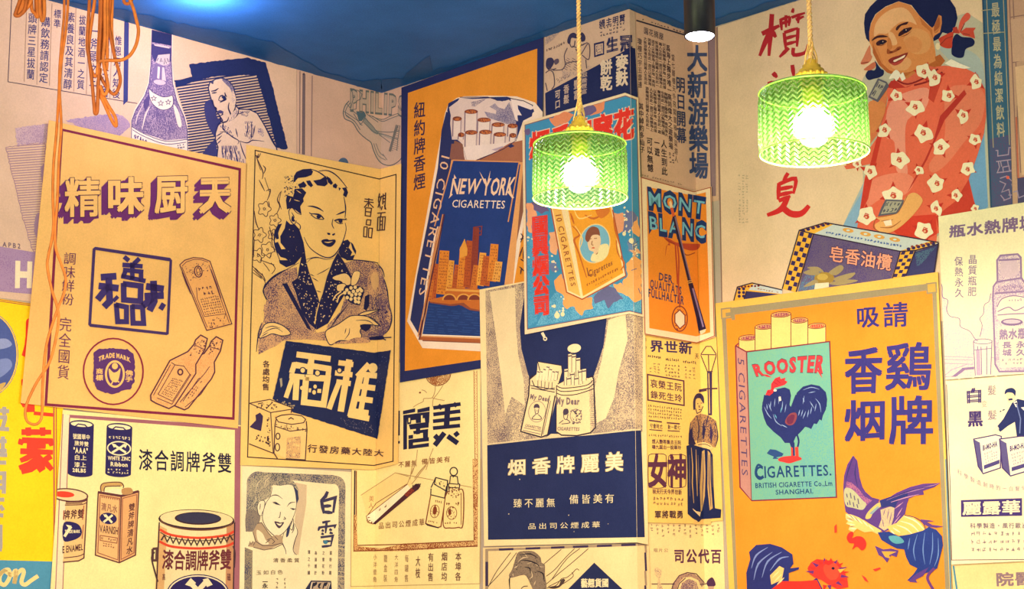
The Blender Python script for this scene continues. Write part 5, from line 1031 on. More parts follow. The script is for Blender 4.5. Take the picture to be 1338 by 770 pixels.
p.z(930, 180, 1338, 1309); RD2 = '#cf2b2a'; LT = 'red_lettering#3'
for w_, s_ in ((13, '320,148 300,180'), (14, '282,190 278,260;282,195 350,172 342,235;288,215 340,205;284,240 338,228;280,265 330,245'), (19, '318,250 290,300 232,325'), (22, '290,285 330,318 375,318 408,285')):
    for q in s_.split(';'): p.l(LT, RD2, w_, q, sm=True, tp=(.9, .6))
p.mic('small_print', '#b9a386', '108,150 155,155 155,360 110,360', 18, 3, .5, .7)
# girl
p.z(1110, 0, 1290, 1066); HR = '#171f4a'
p.f('hair_print', HR, '118,250 112,180 120,110 160,50 210,0 300,-60 560,-80 760,-30 820,60 836,140 820,200 790,250 760,262 720,250 690,300 650,320 640,220 600,180 540,120 480,40 380,10 280,50 200,110 165,180 152,250 162,335 130,300', sm=False)
p.f('hair_print#2', HR, '125,575 150,540 190,545 205,520 195,470 205,480 240,530 265,545 262,580 230,600 190,610 150,620 128,600', sm=True); p.f('hair_print#3', HR, '788,400 800,300 830,262 870,285 940,292 968,320 955,355 900,380 882,440 840,448 800,430', sm=True)
SK, S2, S3 = '#d98a4e', '#eab27c', '#b4602f'
p.f('face_print', SK, '155,330 152,255 168,180 205,110 280,55 380,12 470,40 540,120 600,185 640,215 655,200 690,115 712,125 715,180 700,250 660,275 645,300 665,400 670,470 560,520 470,560 380,575 300,545 240,490 190,400', sm=False)
p.f('face_print', S2, '250,120 330,70 420,60 480,120 520,190 470,170 400,170 340,210 290,260 230,260 190,280 200,190', sm=True); p.f('face_print', '#dd9a5e', '420,300 500,220 600,250 630,330 600,400 520,420 460,390 440,340', sm=True); p.f('face_print', '#da8e54', '430,310 500,280 560,330 540,400 470,400 435,360', sm=True); p.f('face_print', '#e0a068', '320,470 430,440 480,480 440,540 360,540 320,510', sm=True); p.f('face_print', S2, '300,250 340,260 370,330 350,350 320,340', sm=True)
p.f('face_print', S3, '178,330 205,400 250,490 310,545 380,572 470,556 460,572 380,592 290,562 225,500 180,410', sm=False); p.f('face_print', '#c4703a', '540,130 600,190 640,230 645,300 620,240 560,190'); p.f('face_print', '#a85a30', '655,210 690,130 700,180 690,235 660,255', sm=True); p.l('face_print', '#c87c44', 9, '660,250 700,210 705,150 690,120', sm=True)
p.f('face_print', '#cf7f46', '165,300 178,330 210,410 260,495 240,430 200,340 185,290', sm=True); p.f('face_print', '#e7b07a', '360,80 440,70 500,150 460,160 400,150 350,180 330,140', sm=True)
EY = '#3a1c24'
p.f('face_print', EY, '172,318 185,295 220,275 262,272 300,285 260,290 215,295', sm=True); p.f('face_print', EY, '358,225 372,200 410,180 455,168 440,190 400,200 370,235', sm=True)
p.f('face_print', EY, '205,335 225,315 260,305 290,318 275,335 245,345 215,352', sm=True); p.f('face_print', '#1a1630', ell(252, 328, 20, 17)); p.f('face_print', EY, '378,278 385,252 420,225 450,215 485,212 465,240 430,258 395,278', sm=True); p.f('face_print', '#1a1630', ell(432, 238, 22, 18)); p.e('face_print', '#e8c8a0', 258, 322, 4, 4); p.e('face_print', '#e8c8a0', 438, 232, 4, 4); p.l('face_print', '#8a4428', 6, '210,352 245,352 280,340;395,285 440,270 480,240', sm=True, tp=(.2, .2))
p.f('face_print', '#9a4c2a', '288,400 295,375 320,395 350,385 370,365 395,360 400,375 370,395 330,412 295,418', sm=True); p.f('face_print', '#c87840', '300,290 320,310 330,370 305,385 290,350', sm=True); p.e('face_print', '#6a2c20', 322, 404, 13, 7, -15); p.e('face_print', '#6a2c20', 378, 382, 12, 6, -20)
p.f('face_print', '#8a2c28', '300,468 330,445 380,430 440,408 452,412 430,450 390,478 350,500 320,495', sm=True); p.f('face_print', '#f0dcc0', '340,468 385,448 430,425 420,446 380,465 350,480', sm=True); p.f('face_print', '#b8443a', '320,490 360,485 420,458 395,490 350,508', sm=True)
p.f('neck_print', '#b4622f', '380,575 470,556 565,520 668,470 660,440 700,420 740,470 700,520 560,600 460,650 400,610'); p.f('neck_print', '#c97a42', '400,600 440,590 480,560 560,530 470,640')
p.e('earring_print', '#e8d4a8', 684, 358, 19, 27); p.f('bow_print', '#c4402c', '690,300 740,270 800,245 805,260 795,320 790,370 740,372 700,350 700,330', sm=True); p.f('bow_print', '#d85a44', '840,250 850,180 875,130 910,98 935,118 925,150 880,190 860,250', sm=True); p.f('bow_print', '#b83c2e', '800,215 830,205 850,260 800,255'); p.f('bow_print', '#c84a36', '855,250 900,215 978,215 960,240 972,300 930,285 880,275', sm=False); p.f('bow_print#2', '#d07a58', '85,490 110,440 130,395 158,350 165,420 175,440 155,480 110,500', sm=True); p.f('bow_print#2', '#c86c4c', '110,540 150,505 190,480 205,500 190,530 150,545', sm=True); p.l('bow_print', '#8a3428', 5, '700,350 745,300 800,280;860,245 890,180;880,260 930,270'); p.l('bow_print#2', '#8a3428', 5, '90,490 150,480')
# dress
p.z(1100, 100, 1300, 700); DR, DD = '#e2664a', '#b8322a'
p.f('dress_print', '#d6784c', '118,130 150,100 210,60 205,120 180,200 160,270 120,320 60,420 20,425 20,400 90,330 120,250', sm=False)
p.f('dress_print', DR, '205,55 240,10 300,20 390,-20 430,-45 470,-50 560,-40 620,-10 655,60 660,180 650,260 620,360 580,470 610,590 620,620 590,640 435,720 430,790 350,790 100,720 70,690 90,560 105,460 130,400 20,425 10,410 60,395 120,340 160,280 190,180 210,110', sm=False)
p.f('dress_print', '#e8927a', '220,120 330,60 400,60 380,150 300,200 290,320 300,450 250,430 240,300 200,270', sm=True); p.f('dress_print', '#e47c5e', '480,60 640,60 640,200 560,300 480,400 420,440 400,400 470,280', sm=True); p.f('dress_print', '#e88468', '130,480 260,440 330,470 290,540 180,560 110,600', sm=True); p.f('dress_print', DD, '450,180 560,60 570,80 470,200 430,290 390,380 345,460 320,500 300,530 330,470 380,380 420,290'); p.f('dress_print', DD, '205,50 225,20 262,15 330,35 300,50 240,55'); p.f('dress_print', '#c2402e', '400,60 440,0 460,10 420,120 395,100'); p.f('dress_print', '#c63c2c', '580,470 600,560 620,610 560,640 440,690 430,640 520,570', sm=False); p.f('dress_print', '#d23c2a', '300,640 430,630 435,720 360,760 250,720 230,700', sm=False); p.f('dress_print', '#c83a2a', '105,470 130,400 160,280 200,200 170,330 150,420 120,560 80,640 90,560')
p.f('collar_print', '#d8644a', '240,15 290,50 330,35 420,-10 440,-40 390,-50 340,-20 300,10 270,-10'); p.l('collar_print', '#8a2424', 6, '240,10 300,35 380,5 440,-35;330,40 400,20 460,-20', sm=True)
def flower(x, y, r, a=0, part='dress_print'):
    p.f(part, '#c33227', [(x + r * 1.55 * math.cos(a + .5), y + r * 1.55 * math.sin(a + .5)), (x + r * .8 * math.cos(a + .2), y + r * .8 * math.sin(a + .2)), (x + r * .8 * math.cos(a + .9), y + r * .8 * math.sin(a + .9))]); p.f(part, '#c33227', [(x + r * 1.5 * math.cos(a + 2.6), y + r * 1.5 * math.sin(a + 2.6)), (x + r * .8 * math.cos(a + 2.2), y + r * .8 * math.sin(a + 2.2)), (x + r * .8 * math.cos(a + 3), y + r * .8 * math.sin(a + 3))]); p.f(part, '#c33227', [(x + r * 1.5 * math.cos(a + 4.4), y + r * 1.5 * math.sin(a + 4.4)), (x + r * .8 * math.cos(a + 4), y + r * .8 * math.sin(a + 4)), (x + r * .8 * math.cos(a + 4.8), y + r * .8 * math.sin(a + 4.8))])
    ph = [R.uniform(.72, 1.25) for _ in range(5)]
    p.f(part, '#f0e0bc', smooth([(x + r * ph[k // 2] * (1.06 if k % 2 else .84) * math.cos(a + k * math.pi / 5), y + r * ph[k // 2] * (1.06 if k % 2 else .84) * math.sin(a + k * math.pi / 5)) for k in range(10)], True)); p.l(part, '#c9503c', 3, [(x - r * .3, y + r * .1), (x - r * .1, y - r * .35), (x + r * .3, y - r * .2)]); p.e(part, '#c8442e', x + 2, y + 2, r * .28, r * .26, 30); p.e(part, '#e8b088', x - 1, y + 3, r * .12, r * .13)
for x, y, r, a in ((250, 88, 32, 0), (335, 140, 36, 1), (490, 88, 34, 2), (195, 245, 34, .5), (372, 258, 40, 2.4), (555, 178, 32, 1.2), (450, 325, 36, 3), (615, 25, 32, .2), (610, 290, 28, 1), (262, 382, 38, 2), (350, 428, 22, 0), (575, 425, 30, 2.2), (128, 435, 34, 1), (235, 545, 44, .3), (435, 490, 36, 1.4), (520, 545, 28, .6), (112, 640, 40, 2.1), (430, 605, 30, 3), (380, 705, 42, .9), (610, 605, 18, 0), (70, 400, 22, 1), (425, 5, 36, 1.5), (375, -20, 34, .7)): flower(x, y, r, a)
p.f('collar_print', '#efe4cc', '215,10 245,-30 268,-10 250,20 238,8', sm=True); p.f('collar_print', '#efe4cc', '262,-5 280,-20 292,10 275,22'); p.f('collar_print', '#efe4cc', '470,-60 500,-80 540,-60 590,-40 560,-35 500,-45')
p.f('hand_print', '#e8a864', '265,600 300,545 335,532 368,560 360,590 320,640 265,690 215,715 170,712 150,680 175,660 155,645 200,640 250,625', sm=True); p.l('hand_print', '#a85a30', 4, '300,545 270,600 245,628 165,645;178,662 235,655;175,690 225,690 270,660;155,650 145,690 175,712', sm=True, tp=(.4, .4)); p.f('hand_print', '#f2dcc0', '190,662 225,655 230,680 200,685')
p.f('hand_print#2', '#d6844c', '120,130 145,110 190,118 200,150 170,230 140,260 120,240', sm=True)
for nb, (q, i_) in enumerate((('165,8 205,25 215,45 165,118 120,95', '170,18 202,32 160,105 130,90'), ('200,562 285,565 275,595 250,628 165,640 180,600', '206,570 276,572 248,620 178,630'))):
    SB = 'soap_bar_print#%d' % nb
    p.f(SB, '#5c5a66', q); p.f(SB, '#a8a08c', i_); p.mic(SB, '#4a4858', i_, 2, 4, .9)
# soap boxes
p.z(930, 270, 1250, 1338); YL, PB = '#eeb03c', '#35285a'
p.f('soap_box_print', '#c9d0cc', '478,130 620,88 1235,195 1235,215 1030,245 555,150'); p.f('soap_box_print', '#54447a|#6a5a78|.4', '552,150 1030,245 985,400 470,470'); p.f('soap_box_print', YL, '478,130 556,150 460,470 385,450'); p.f('soap_box_print', YL, '1028,243 1112,240 1060,380 982,395'); p.f('soap_box_print', '#3c3a68', '1105,250 1238,205 1215,360 1060,380'); p.f('soap_box_print', '#4d6a80|#3c3a68|.5', '1112,255 1225,220 1150,310 1120,330'); p.f('soap_box_print', YL, '478,130 620,88 665,98 556,150'); p.f('soap_box_print', YL, '1028,243 1190,190 1236,198 1112,240')
for i in range(12):
    for j in range(3):
        t0, t1 = i / 12, (i + .85) / 12
        if (i + j) % 2 == 0:
            u0, u1 = .08 + j * .29, .08 + j * .29 + .27
            A = lambda u, t: (478 + 78 * u + (-93 - 3 * u) * t, 135 + 18 * u + (318) * t)
            p.f('soap_box_print', PB, [A(u0, t0), A(u1, t0), A(u1, t1), A(u0, t1)])
            if i < 7:
                B = lambda u, t: (1032 + 78 * u - 84 * t, 246 - 3 * u + (245) * t)
                p.f('soap_box_print', PB, [B(u0, t0), B(u1, t0), B(u1, t1 * 1), B(u0, t1)])
for i in range(6): p.f('soap_box_print', PB, ell(500 + i * 27, 132 - i * 7.5, 11, 8, 10)); p.f('soap_box_print', PB, ell(1075 + i * 27, 232 - i * 6, 11, 9, 10))
for i in range(5): p.f('soap_box_print', '#7a2c30', ell(520 + i * 26, 118 - i * 6, 7, 5, 8)); p.f('soap_box_print', '#8a3a34', ell(1095 + i * 26, 218 - i * 5, 8, 6, 8))
p.l('soap_box_print', '#33243c', 5, '385,450 478,130 620,88 1238,196;478,130 556,150 1030,245 1112,240 1238,205;556,150 460,470;1030,245 985,400;1112,240 1060,380;1238,198 1215,360')
p.mic('soap_box_print', '#4a6ab0', '620,132 1040,208 1040,226 615,148', 1, 24, 1.0, 1); 
for x, y in ((745, 130), (840, 150), (915, 165), (1000, 180)): p.e('soap_box_print', '#e0a04c', x, y, 30, 12, 10); p.e('soap_box_print', '#c8dcd8', x, y, 10, 5)
p.t('soap_box_print', '#3a2048', '皂香油欖', '642,208 992,262 978,358 636,300', wt=.09, gap=.06); p.t('soap_box_print', '#f0a080', '皂香油欖', '642,208 992,262 978,358 636,300', wt=.03, gap=.06)
p.f('soap_box_print', '#5c86a0|#6a5a80|.5', '475,460 530,350 580,330 600,380 570,450', sm=True); p.e('soap_box_print', '#a8863c', 615, 392, 55, 34); p.e('soap_box_print', '#c8a850', 605, 385, 30, 18); 
for q in ('500,360 560,340 590,370 540,375', '520,335 580,330 610,360', '640,360 700,320 720,340 680,375', '670,390 780,360 760,390 690,410', '500,440 560,400 580,420', '640,420 720,400 800,405 700,430'): p.f('soap_box_print', '#a89468', q, sm=True)
p.f('soap_box_print', '#e8dcb8', '565,420 640,415 640,440 560,455')
p.f('soap_box_print#2', YL, '120,515 140,440 220,418 380,455 385,480 190,470 175,510'); p.f('soap_box_print#2', '#3a3462', '190,462 390,482 390,500 180,510'); p.f('soap_box_print#2', '#c9d0cc', '230,425 385,458 385,478 200,455')
for i in range(6): p.f('soap_box_print#2', PB, ell(150 + (i % 2) * 24, 450 + (i // 2) * 20, 9, 9, 8)); p.f('soap_box_print#2', '#7a2c30', ell(165 + i * 18, 440 - i * 2 + (i > 3) * 3, 7, 6, 8))
p.l('soap_box_print#2', '#33243c', 5, '120,515 140,440 220,418 385,456;190,462 175,512')
p.mic('soap_box_print#2', '#b07a50', '240,440 380,468 380,476 230,452', 1, 10, .7)
# ornamental strip
p.z(1220, 0, 1338, 324)
p.f('ornamental_strip', '#365f7c', '172,-40 262,-60 300,780 205,790'); p.f('ornamental_strip', '#584a72|#44587a|.5', '200,500 283,480 300,780 205,790'); p.l('ornamental_strip', '#2c4a68', 5, '175,-40 208,790'); p.l('ornamental_strip', '#a89a78', 2.4, '188,-40 214,530;248,-50 272,520;172,38 205,34;176,120 255,115')
p.t('ornamental_lettering', '#b4a888', '一最極最為純潔飲料', '200,-55 234,-60 258,495 226,498', v=True, wt=.03, gap=.12)
p.l('ornamental_strip', '#a08aa0', 3, '222,540 230,540 230,560 268,555 270,530 280,530 282,560;224,580 285,572;232,580 236,600 228,620 250,618 248,600 270,596 272,612 288,610;240,580 244,598;265,576 268,594;226,620 292,612;238,640 262,632 280,650;236,650 258,660 244,690 270,680 276,710 250,720;280,660 290,700 268,700;240,700 256,720'); p.e('ornamental_strip', '#e0604c', 266, 637, 6, 6)
p.done()

# --- pinkish poster at the right edge
p = Poster('framed_panel_poster', 'pinkish brown poster with inner frame lines beside the blue ornamental strip', 'poster', '1313.4,-84 1372,-100 1372,264 1323.4,272', '#bf967c', 1)
p.z(1220, 0, 1338, 324)
p.l('frame_lines', '#8f6a62', 3, '270,-40 300,640 360,630;284,-20 312,620;275,62 340,52;282,225 340,210;300,380 300,560'); p.f('frame_lines', '#c9a084', '276,70 360,58 360,215 284,222'); p.f('frame_lines', '#d9b08c', '292,240 360,228 360,620 316,628'); p.l('frame_lines', '#c0644c', 4, '296,420 304,640 360,632'); p.f('frame_lines', '#4a4468', '300,640 360,630 360,740 302,750'); p.l('frame_lines', '#9a88a4', 3, '285,690 300,685 305,710 330,700 335,680 350,680')
p.done()

# --- rooster poster
p = Poster('rooster_poster', 'large orange cigarette poster with roosters, teal pack and blue brush characters', 'poster', '934.7,396.5 1225.5,355.5 1245,800 954,800', '#f0bd58', 2)
p.z(); GR, OG = '#9a8c6a', '#f0902a'
p.f('border', GR, '942.5,404 1223,369.5 1242,800 961,800'); p.f('orange_field', OG, '948.5,413 1218,379 1236.5,800 965,800')
for q in ('942.5,404 955,402.5 955.6,415 943.1,416.5', '1211,371 1223,369.5 1223.6,382 1211.6,383.5'): p.f('border', '#d9a84c', q); p.l('border', GR, 1.4, q, cl=True)
p.f('border', GR, '948,409 960,407.5 960.6,418 956,418.6 956,413 948.4,414')
p.l('border', '#5a8a9c', 1.6, '1236,600 1243,790')
p.z(940, 390, 1110, 935)
CI = '#f2cc78'; BR_ = '#6a2436'
for x, y, w_, b_ in ((140, 285, 136, 380), (256, 205, 136, 372), (372, 118, 142, 362), (514, 160, 122, 350), (636, 200, 128, 340)):
    CG = 'cigarette_print#%d' % x
    p.f(CG, CI, '%d,%d %d,%d %d,%d %d,%d' % (x, y, x + w_, y - 6, x + w_, b_ - 10, x, b_)); p.e(CG, '#e9b95e', x + w_ / 2, y - 2, w_ / 2, 20, -4); p.l(CG, BR_, 4, '%d,%d %d,%d;%d,%d %d,%d' % (x, y, x, b_, x + w_, y - 4, x + w_, b_ - 10)); p.ring(CG, BR_, x + w_ / 2, y - 2, w_ / 2, 20, 4, -4); p.e(CG, '#a04a5c' if x < 600 else '#c8443c', x + w_ / 2 + 2, y - 1, w_ / 2 - 12, 14, -4); p.mic(CG, '#e0b070', '%d,%d %d,%d' % (x + 18, y - 12, x + w_ - 14, y + 8), 2, 6, .6)
p.f('pack_print', '#c08a78|#b07a70|.5', '115,340 195,385 225,1500 140,1400' if 0 else '115,340 195,385 196,770 122,770')
p.z(); p.f('pack_print', '#b98478', '961,452 975.5,460.3 982.5,653.5 967,637'); p.f('pack_print', '#78b294|#6cae9e|.55', '975.5,459 1084,446.5 1093,650 982,654.5')
p.f('pack_print', '#66a8a6|#78b294|.45', '1050,560 1089,540 1093,650 1040,652', sm=False)
p.l('pack_print', '#7c2c40', 1.3, '961,452 975.5,460 982,654.5 967,637 961,452;982,654.5 1093,650 1084,446.5 975.5,460;961,452 965,449')
p.z(940, 390, 1110, 935)
p.t('pack_lettering', '#4a3048', 'ROOSTER', '232,478 768,410 745,535 262,560', lat=True, wt=.055, arc=.16, gap=.07); p.t('pack_lettering', '#cf3c44', 'ROOSTER', '235,480 765,412 744,532 264,558', lat=True, wt=.038, arc=.16, gap=.1)
p.f('pack_lettering', '#cf3c44', '300,545 345,548 378,570 340,565'); p.f('pack_lettering', '#cf3c44', '690,500 725,520 740,575 715,540')
p.z(); p.t('pack_lettering#2', '#54406a', '5 CIGARETTES', '972.5,470 977.5,622 969.5,621 964,468', lat=True, wt=.0, gap=.2)
p.z(940, 520, 1110, 873)
p.t('pack_lettering', '#1c3f72', 'CIGARETTES.', '240,458 748,448 752,520 244,540', lat=True, wt=.015, gap=.1); p.l('pack_lettering', '#1c3f72', 11, '290,468 262,450 246,480 246,520 270,545 298,530', sm=True); p.t('pack_lettering', '#1c3f72', 'BRITISH CIGARETTE Co.,Lm', '240,572 756,556 758,590 242,606', lat=True, wt=.02, gap=.1); p.t('pack_lettering', '#1c3f72', 'SHANGHAI.', '376,618 628,608 630,642 378,650', lat=True, wt=.02, gap=.1)
# standing rooster
RB, RL = '#26306c', '#8fa8d0'
p.z(940, 390, 1110, 935); RO = 'rooster_print'
p.f(RO, RB, '310,745 340,690 400,655 470,640 505,655 515,700 505,760 510,830 540,880 560,860 600,840 570,800 548,740 555,680 600,635 660,618 720,630 765,675 775,730 765,800 745,840 735,880 720,870 700,905 680,900 660,940 640,930 600,920 590,955 560,985 540,1000 520,1040 470,1040 440,1000 390,960 340,910 320,860 305,800')
p.z(940, 520, 1110, 873)
p.f(RO, RB, '285,60 300,110 350,170 420,215 440,260 470,300 480,330 495,330 500,290 520,245 550,225 580,190 600,200 612,180 625,140 650,130 690,70 720,60 722,0 510,-20 480,60 440,20 300,-20')
p.f(RO, '#8a4450', '440,160 470,110 510,100 520,130 500,175 465,185', sm=True); p.f(RO, '#6a2c4c', '452,140 480,115 505,120 490,170 460,175', sm=True)
p.l(RO, RL, 5, '300,60 325,110 350,140;330,40 350,90;360,110 380,160 420,190;415,180 455,200;540,80 530,120;560,80 548,125;580,90 560,140;600,80 590,130;620,60 610,110;560,0 570,30;650,40 640,90', sm=True, tp=(.2, .2)); p.l(RO, '#5a9ab8', 7, '370,110 385,140;420,60 410,100', tp=(.2, .2))
p.z(940, 390, 1110, 935); p.l(RO, RL, 5, '340,760 345,800;370,740 365,790;400,720 395,780;430,700 425,760;455,740 450,800;480,760 470,820;600,660 660,640 720,655;610,700 600,760;640,680 690,670;690,720 720,760 730,820;650,740 680,790', sm=True, tp=(.2, .2)); p.f(RO, '#e8e0c8', '425,710 440,705 445,735 430,740')
p.f(RO, '#d8343c', '330,695 345,660 370,655 372,615 400,575 435,562 440,580 475,570 470,590 490,600 470,622 430,635 395,645 385,680 360,700 345,695', sm=False); p.e(RO, '#f0e6d0', 400, 662, 12, 8); p.l(RO, '#8a2030', 3, '385,600 420,620;410,585 440,610;345,670 370,680')
p.z(940, 520, 1110, 873)
p.l(RO, '#d84438', 13, '488,330 490,400'); p.l(RO, '#d84438', 17, '518,330 522,410'); p.l(RO, RB, 9, '520,245 532,290 525,330;488,300 490,335;498,300 500,395', sm=True); p.f(RO, '#d83a38', '395,410 430,395 500,390 545,400 550,415 520,425 470,440 430,432 400,425', sm=True); p.f(RO, '#2a4a80', '318,372 340,345 380,350 430,375 420,392 380,400 400,410 358,410 365,395 330,380')
# brush characters
BC = '#38327c'
p.z(930, 380, 1338, 1338)
p.t('brush_lettering', BC, '吸', '612,65 722,58 722,160 616,166', wt=.03); p.t('brush_lettering', BC, '請', '728,48 845,40 845,160 730,165', wt=.028); p.t('brush_lettering', BC, '香', '568,245 735,240 725,440 572,445', wt=.045, gap=0); p.t('brush_lettering', BC, '鷄', '745,222 945,218 940,430 742,432', wt=.03, gap=0); p.t('brush_lettering', BC, '烟', '568,470 748,465 745,640 570,650', wt=.045, gap=0); p.t('brush_lettering', BC, '牌', '758,452 950,448 948,660 760,662', wt=.04, gap=0)
# flying rooster
p.z(1090, 580, 1250, 648); FR = 'fighting_rooster_print'; PW = '#5c3c80'
p.f(FR, PW, '48,230 52,170 70,110 100,62 122,90 128,130 135,180 150,230 165,255 200,285 240,295 232,310 275,295 330,260 400,230 470,212 562,208 530,230 470,250 475,270 430,275 395,290 385,320 375,370 350,405 330,430 300,450 260,470 210,440 160,405 90,385 60,360 50,290')
p.f(FR, '#b06a8a|#7a4a86|.5', '65,200 90,205 130,240 160,280 200,300 170,330 120,280 60,240'); p.f(FR, '#b8b68c', '55,240 80,235 110,255 150,300 170,320 150,350 100,340 65,330 52,290', sm=True); p.l(FR, '#5c4a70', 4, '65,265 70,285;85,260 90,290;105,275 110,300;125,290 130,320;80,300 85,325;100,310 105,335;120,320 125,340;70,310 72,325')
p.f(FR, '#d8b868', '165,395 180,360 230,315 270,305 250,330 210,360 190,395', sm=True); p.f(FR, '#8aa0a0', '185,370 230,330 240,335 200,375'); p.f(FR, '#d8c08c|#c2a888|.4', '245,350 290,335 320,330 315,390 300,440 265,460 235,440 250,400', sm=False); p.l(FR, '#7a5a80', 4, '270,345 260,380;290,345 280,400;305,360 290,430;255,400 262,440', tp=(.3, .3)); p.f(FR, '#2e3474', '240,300 300,280 390,262 385,290 340,300 320,340 290,330 250,340', sm=False); p.l(FR, '#c08aa8', 5, '275,300 370,262 470,235 555,212;300,310 380,285 450,268;320,345 365,310;330,390 360,340;310,430 350,380', sm=True, tp=(.3, .2)); p.l(FR, '#33306c', 5, '250,310 330,275 420,245 520,225;100,70 75,140 60,200;118,100 110,160 125,230', sm=True, tp=(.3, .2))
p.f(FR, '#f0c470', '60,370 90,375 130,390 180,420 250,460 230,480 200,465 160,470 120,450 100,470 75,455 85,430 62,425 75,405 60,395'); p.l(FR, '#fae6b0', 6, '65,375 95,395;62,400 100,415;70,425 110,430;90,380 120,410;120,395 150,425;150,405 180,440;180,430 210,460;80,450 120,450', tp=(.2, .2)); p.l(FR, '#6a4868', 3, '75,372 110,405;65,392 105,408;75,440 110,438;105,385 135,418', tp=(.2, .2))
p.f(FR, '#f0c068', '280,440 330,420 370,378 420,390 460,420 480,450 470,470 430,480 380,490 340,485 300,470', sm=False); p.l(FR, '#fae8b8', 6, '370,385 430,410 475,455;350,410 410,430 455,475;330,430 380,450 420,485;310,445 350,470;300,460 320,480', sm=True, tp=(.2, .2)); p.l(FR, '#5a3a50', 3.5, '372,378 430,392 470,420 482,450', sm=True)
p.f(FR, '#263a80', '230,470 290,465 340,490 400,480 470,460 500,440 540,455 570,490 575,540 560,600 545,660 500,680 440,700 400,725 385,725 420,690 440,660 400,640 380,600 370,560 330,555 300,540 250,510'); p.f(FR, PW, '455,400 500,405 530,410 490,415 520,430 580,438 540,445 500,440 470,425'); p.f(FR, '#5aa0a8', '290,490 340,490 370,520 330,530 300,515', sm=True); p.f(FR, PW, '215,540 260,560 300,555 340,565 330,600 300,590 280,630 255,600 235,590'); p.f(FR, '#d8a040', '250,570 290,570 330,572 290,590 300,610 270,600'); p.l(FR, '#6a8ac0', 5, '440,480 420,560 430,620;480,470 470,560 480,640;520,470 520,560 505,640;400,500 390,560;550,500 550,590 530,650', sm=True, tp=(.2, .2))
p.f(FR, '#e2342c', '66,500 75,475 95,465 102,480 95,500 120,490 150,495 168,520 165,550 145,565 120,545 95,560 105,530 80,525', sm=True); p.f(FR, PW, '395,725 420,700 450,680 500,655 470,700 430,720 440,735 400,732'); p.l(FR, '#6a3c78', 11, '530,660 500,690 495,720 525,775', sm=True); p.f(FR, '#d83a30', '145,695 165,708 182,735 165,725'); p.f(FR, '#d83a30', '205,665 240,655 248,660 220,675'); p.f(FR, '#d8402c', '0,445 10,430 12,465 2,472')
# second fighting rooster
FR = 'fighting_rooster_print#2'
p.z(930, 560, 1338, 1338)
p.f(FR, '#2a3070', '150,670 148,620 165,560 160,530 190,500 250,495 300,510 345,540 350,580 335,600 375,595 372,605 330,620 330,660 420,660 450,640 480,700 300,720 150,700'); p.f(FR, OG, '235,560 260,545 280,575 245,590 215,600 230,575') if 0 else None
p.l(FR, '#7a8ac0', 6, '170,600 190,545 240,510;180,650 200,580 260,530;215,640 240,570 300,530;250,610 290,560 330,550', sm=True, tp=(.2, .2)); p.f(FR, '#f0c070', '250,630 290,590 310,600 300,650 255,670'); p.f(FR, '#e8342a', '255,690 300,655 380,655 450,650 470,690 420,720 260,720'); p.l(FR, '#f6d890', 6, '260,640 290,610;265,660 300,625;280,670 310,640', tp=(.2, .2))
p.f(FR, '#e2382e', '410,600 425,575 450,560 490,565 540,570 560,600 580,640 585,680 540,690 500,670 470,650 440,640 420,625'); 
for i in range(16):
    a = math.radians(-170 + i * 18); cx, cy = 495, 625; p.f(FR, '#d8302a' if i % 2 else '#6a3070', [(cx + 60 * math.cos(a - .15), cy + 48 * math.sin(a - .15)), (cx + 96 * math.cos(a), cy + 72 * math.sin(a)), (cx + 60 * math.cos(a + .15), cy + 48 * math.sin(a + .15))])
p.f(FR, '#f04c34', '480,590 520,575 545,600 540,640 510,650 485,625', sm=True); p.e(FR, '#1c1838', 520, 600, 7, 6); p.f(FR, '#e8b048', '540,605 575,600 550,620'); p.f(FR, '#d8302a', '478,575 490,560 500,572 515,560 520,578 500,588'); p.f(FR, '#d8402c', '525,420 535,410 536,445 526,448')
p.f(FR, '#d83a30', '690,605 722,598 700,612'); p.f(FR, '#d83a30', '642,628 660,640 672,660 655,652')
p.done()

# --- thermos poster
VI, VP = '#8a6f96', '#b39ab0'
p = Poster('flask_poster', 'pale poster of a purple vacuum flask beside a steaming glass', 'poster', '1226,283 1372,259 1372,486 1235.5,497', '#efe0b4', 3)
p.z(1225, 270, 1338, 378)
p.t('headline', '#7c6088', '瓶水熱牌城', '48,82 432,30 432,105 48,140', wt=.06, gap=.08); p.t('caption', '#85708e', '晶質瓶肥', '132,208 176,208 172,395 130,395', v=True, wt=.02, gap=.1); p.t('caption', '#85708e', '保熱永久', '72,215 112,218 116,402 74,400', v=True, wt=.02, gap=.1)
p.f('steam_print', '#c9b4b8|#efe0b4|.45', '8,330 30,400 50,480 100,530 160,570 185,590 160,600 160,740 30,745'); p.f('steam_print', '#c9b4b8|#efe0b4|.5', '232,380 245,360 248,560 238,590 200,590 185,570 205,500 200,450 230,420'); p.l('steam_print', VI, 3, '8,325 20,350 22,395 45,410 40,450 55,480 95,490 100,525 140,545 165,580 185,592;232,380 225,415 205,430 200,470 185,490 195,520 185,570', sm=True)
p.l('table_print', VP, 3, '25,655 155,660;25,668 155,672;30,685 158,690;235,660 262,665;30,740 60,715 130,690;30,745 90,740', ); p.f('table_print', VI, '60,745 110,705 160,700 160,712 120,715 80,745') 
p.f('glass_print', '#efe2bc', '157,590 238,585 232,735 165,740'); p.l('glass_print', VI, 3.5, '157,590 165,740;238,585 232,735;175,610 180,735;190,612 193,735;215,610 215,735'); p.ring('glass_print', VI, 198, 590, 40, 11, 3); p.f('glass_print', VP, '168,625 185,625 190,738 170,738'); p.l('glass_print', VI, 3, '160,628 236,620')
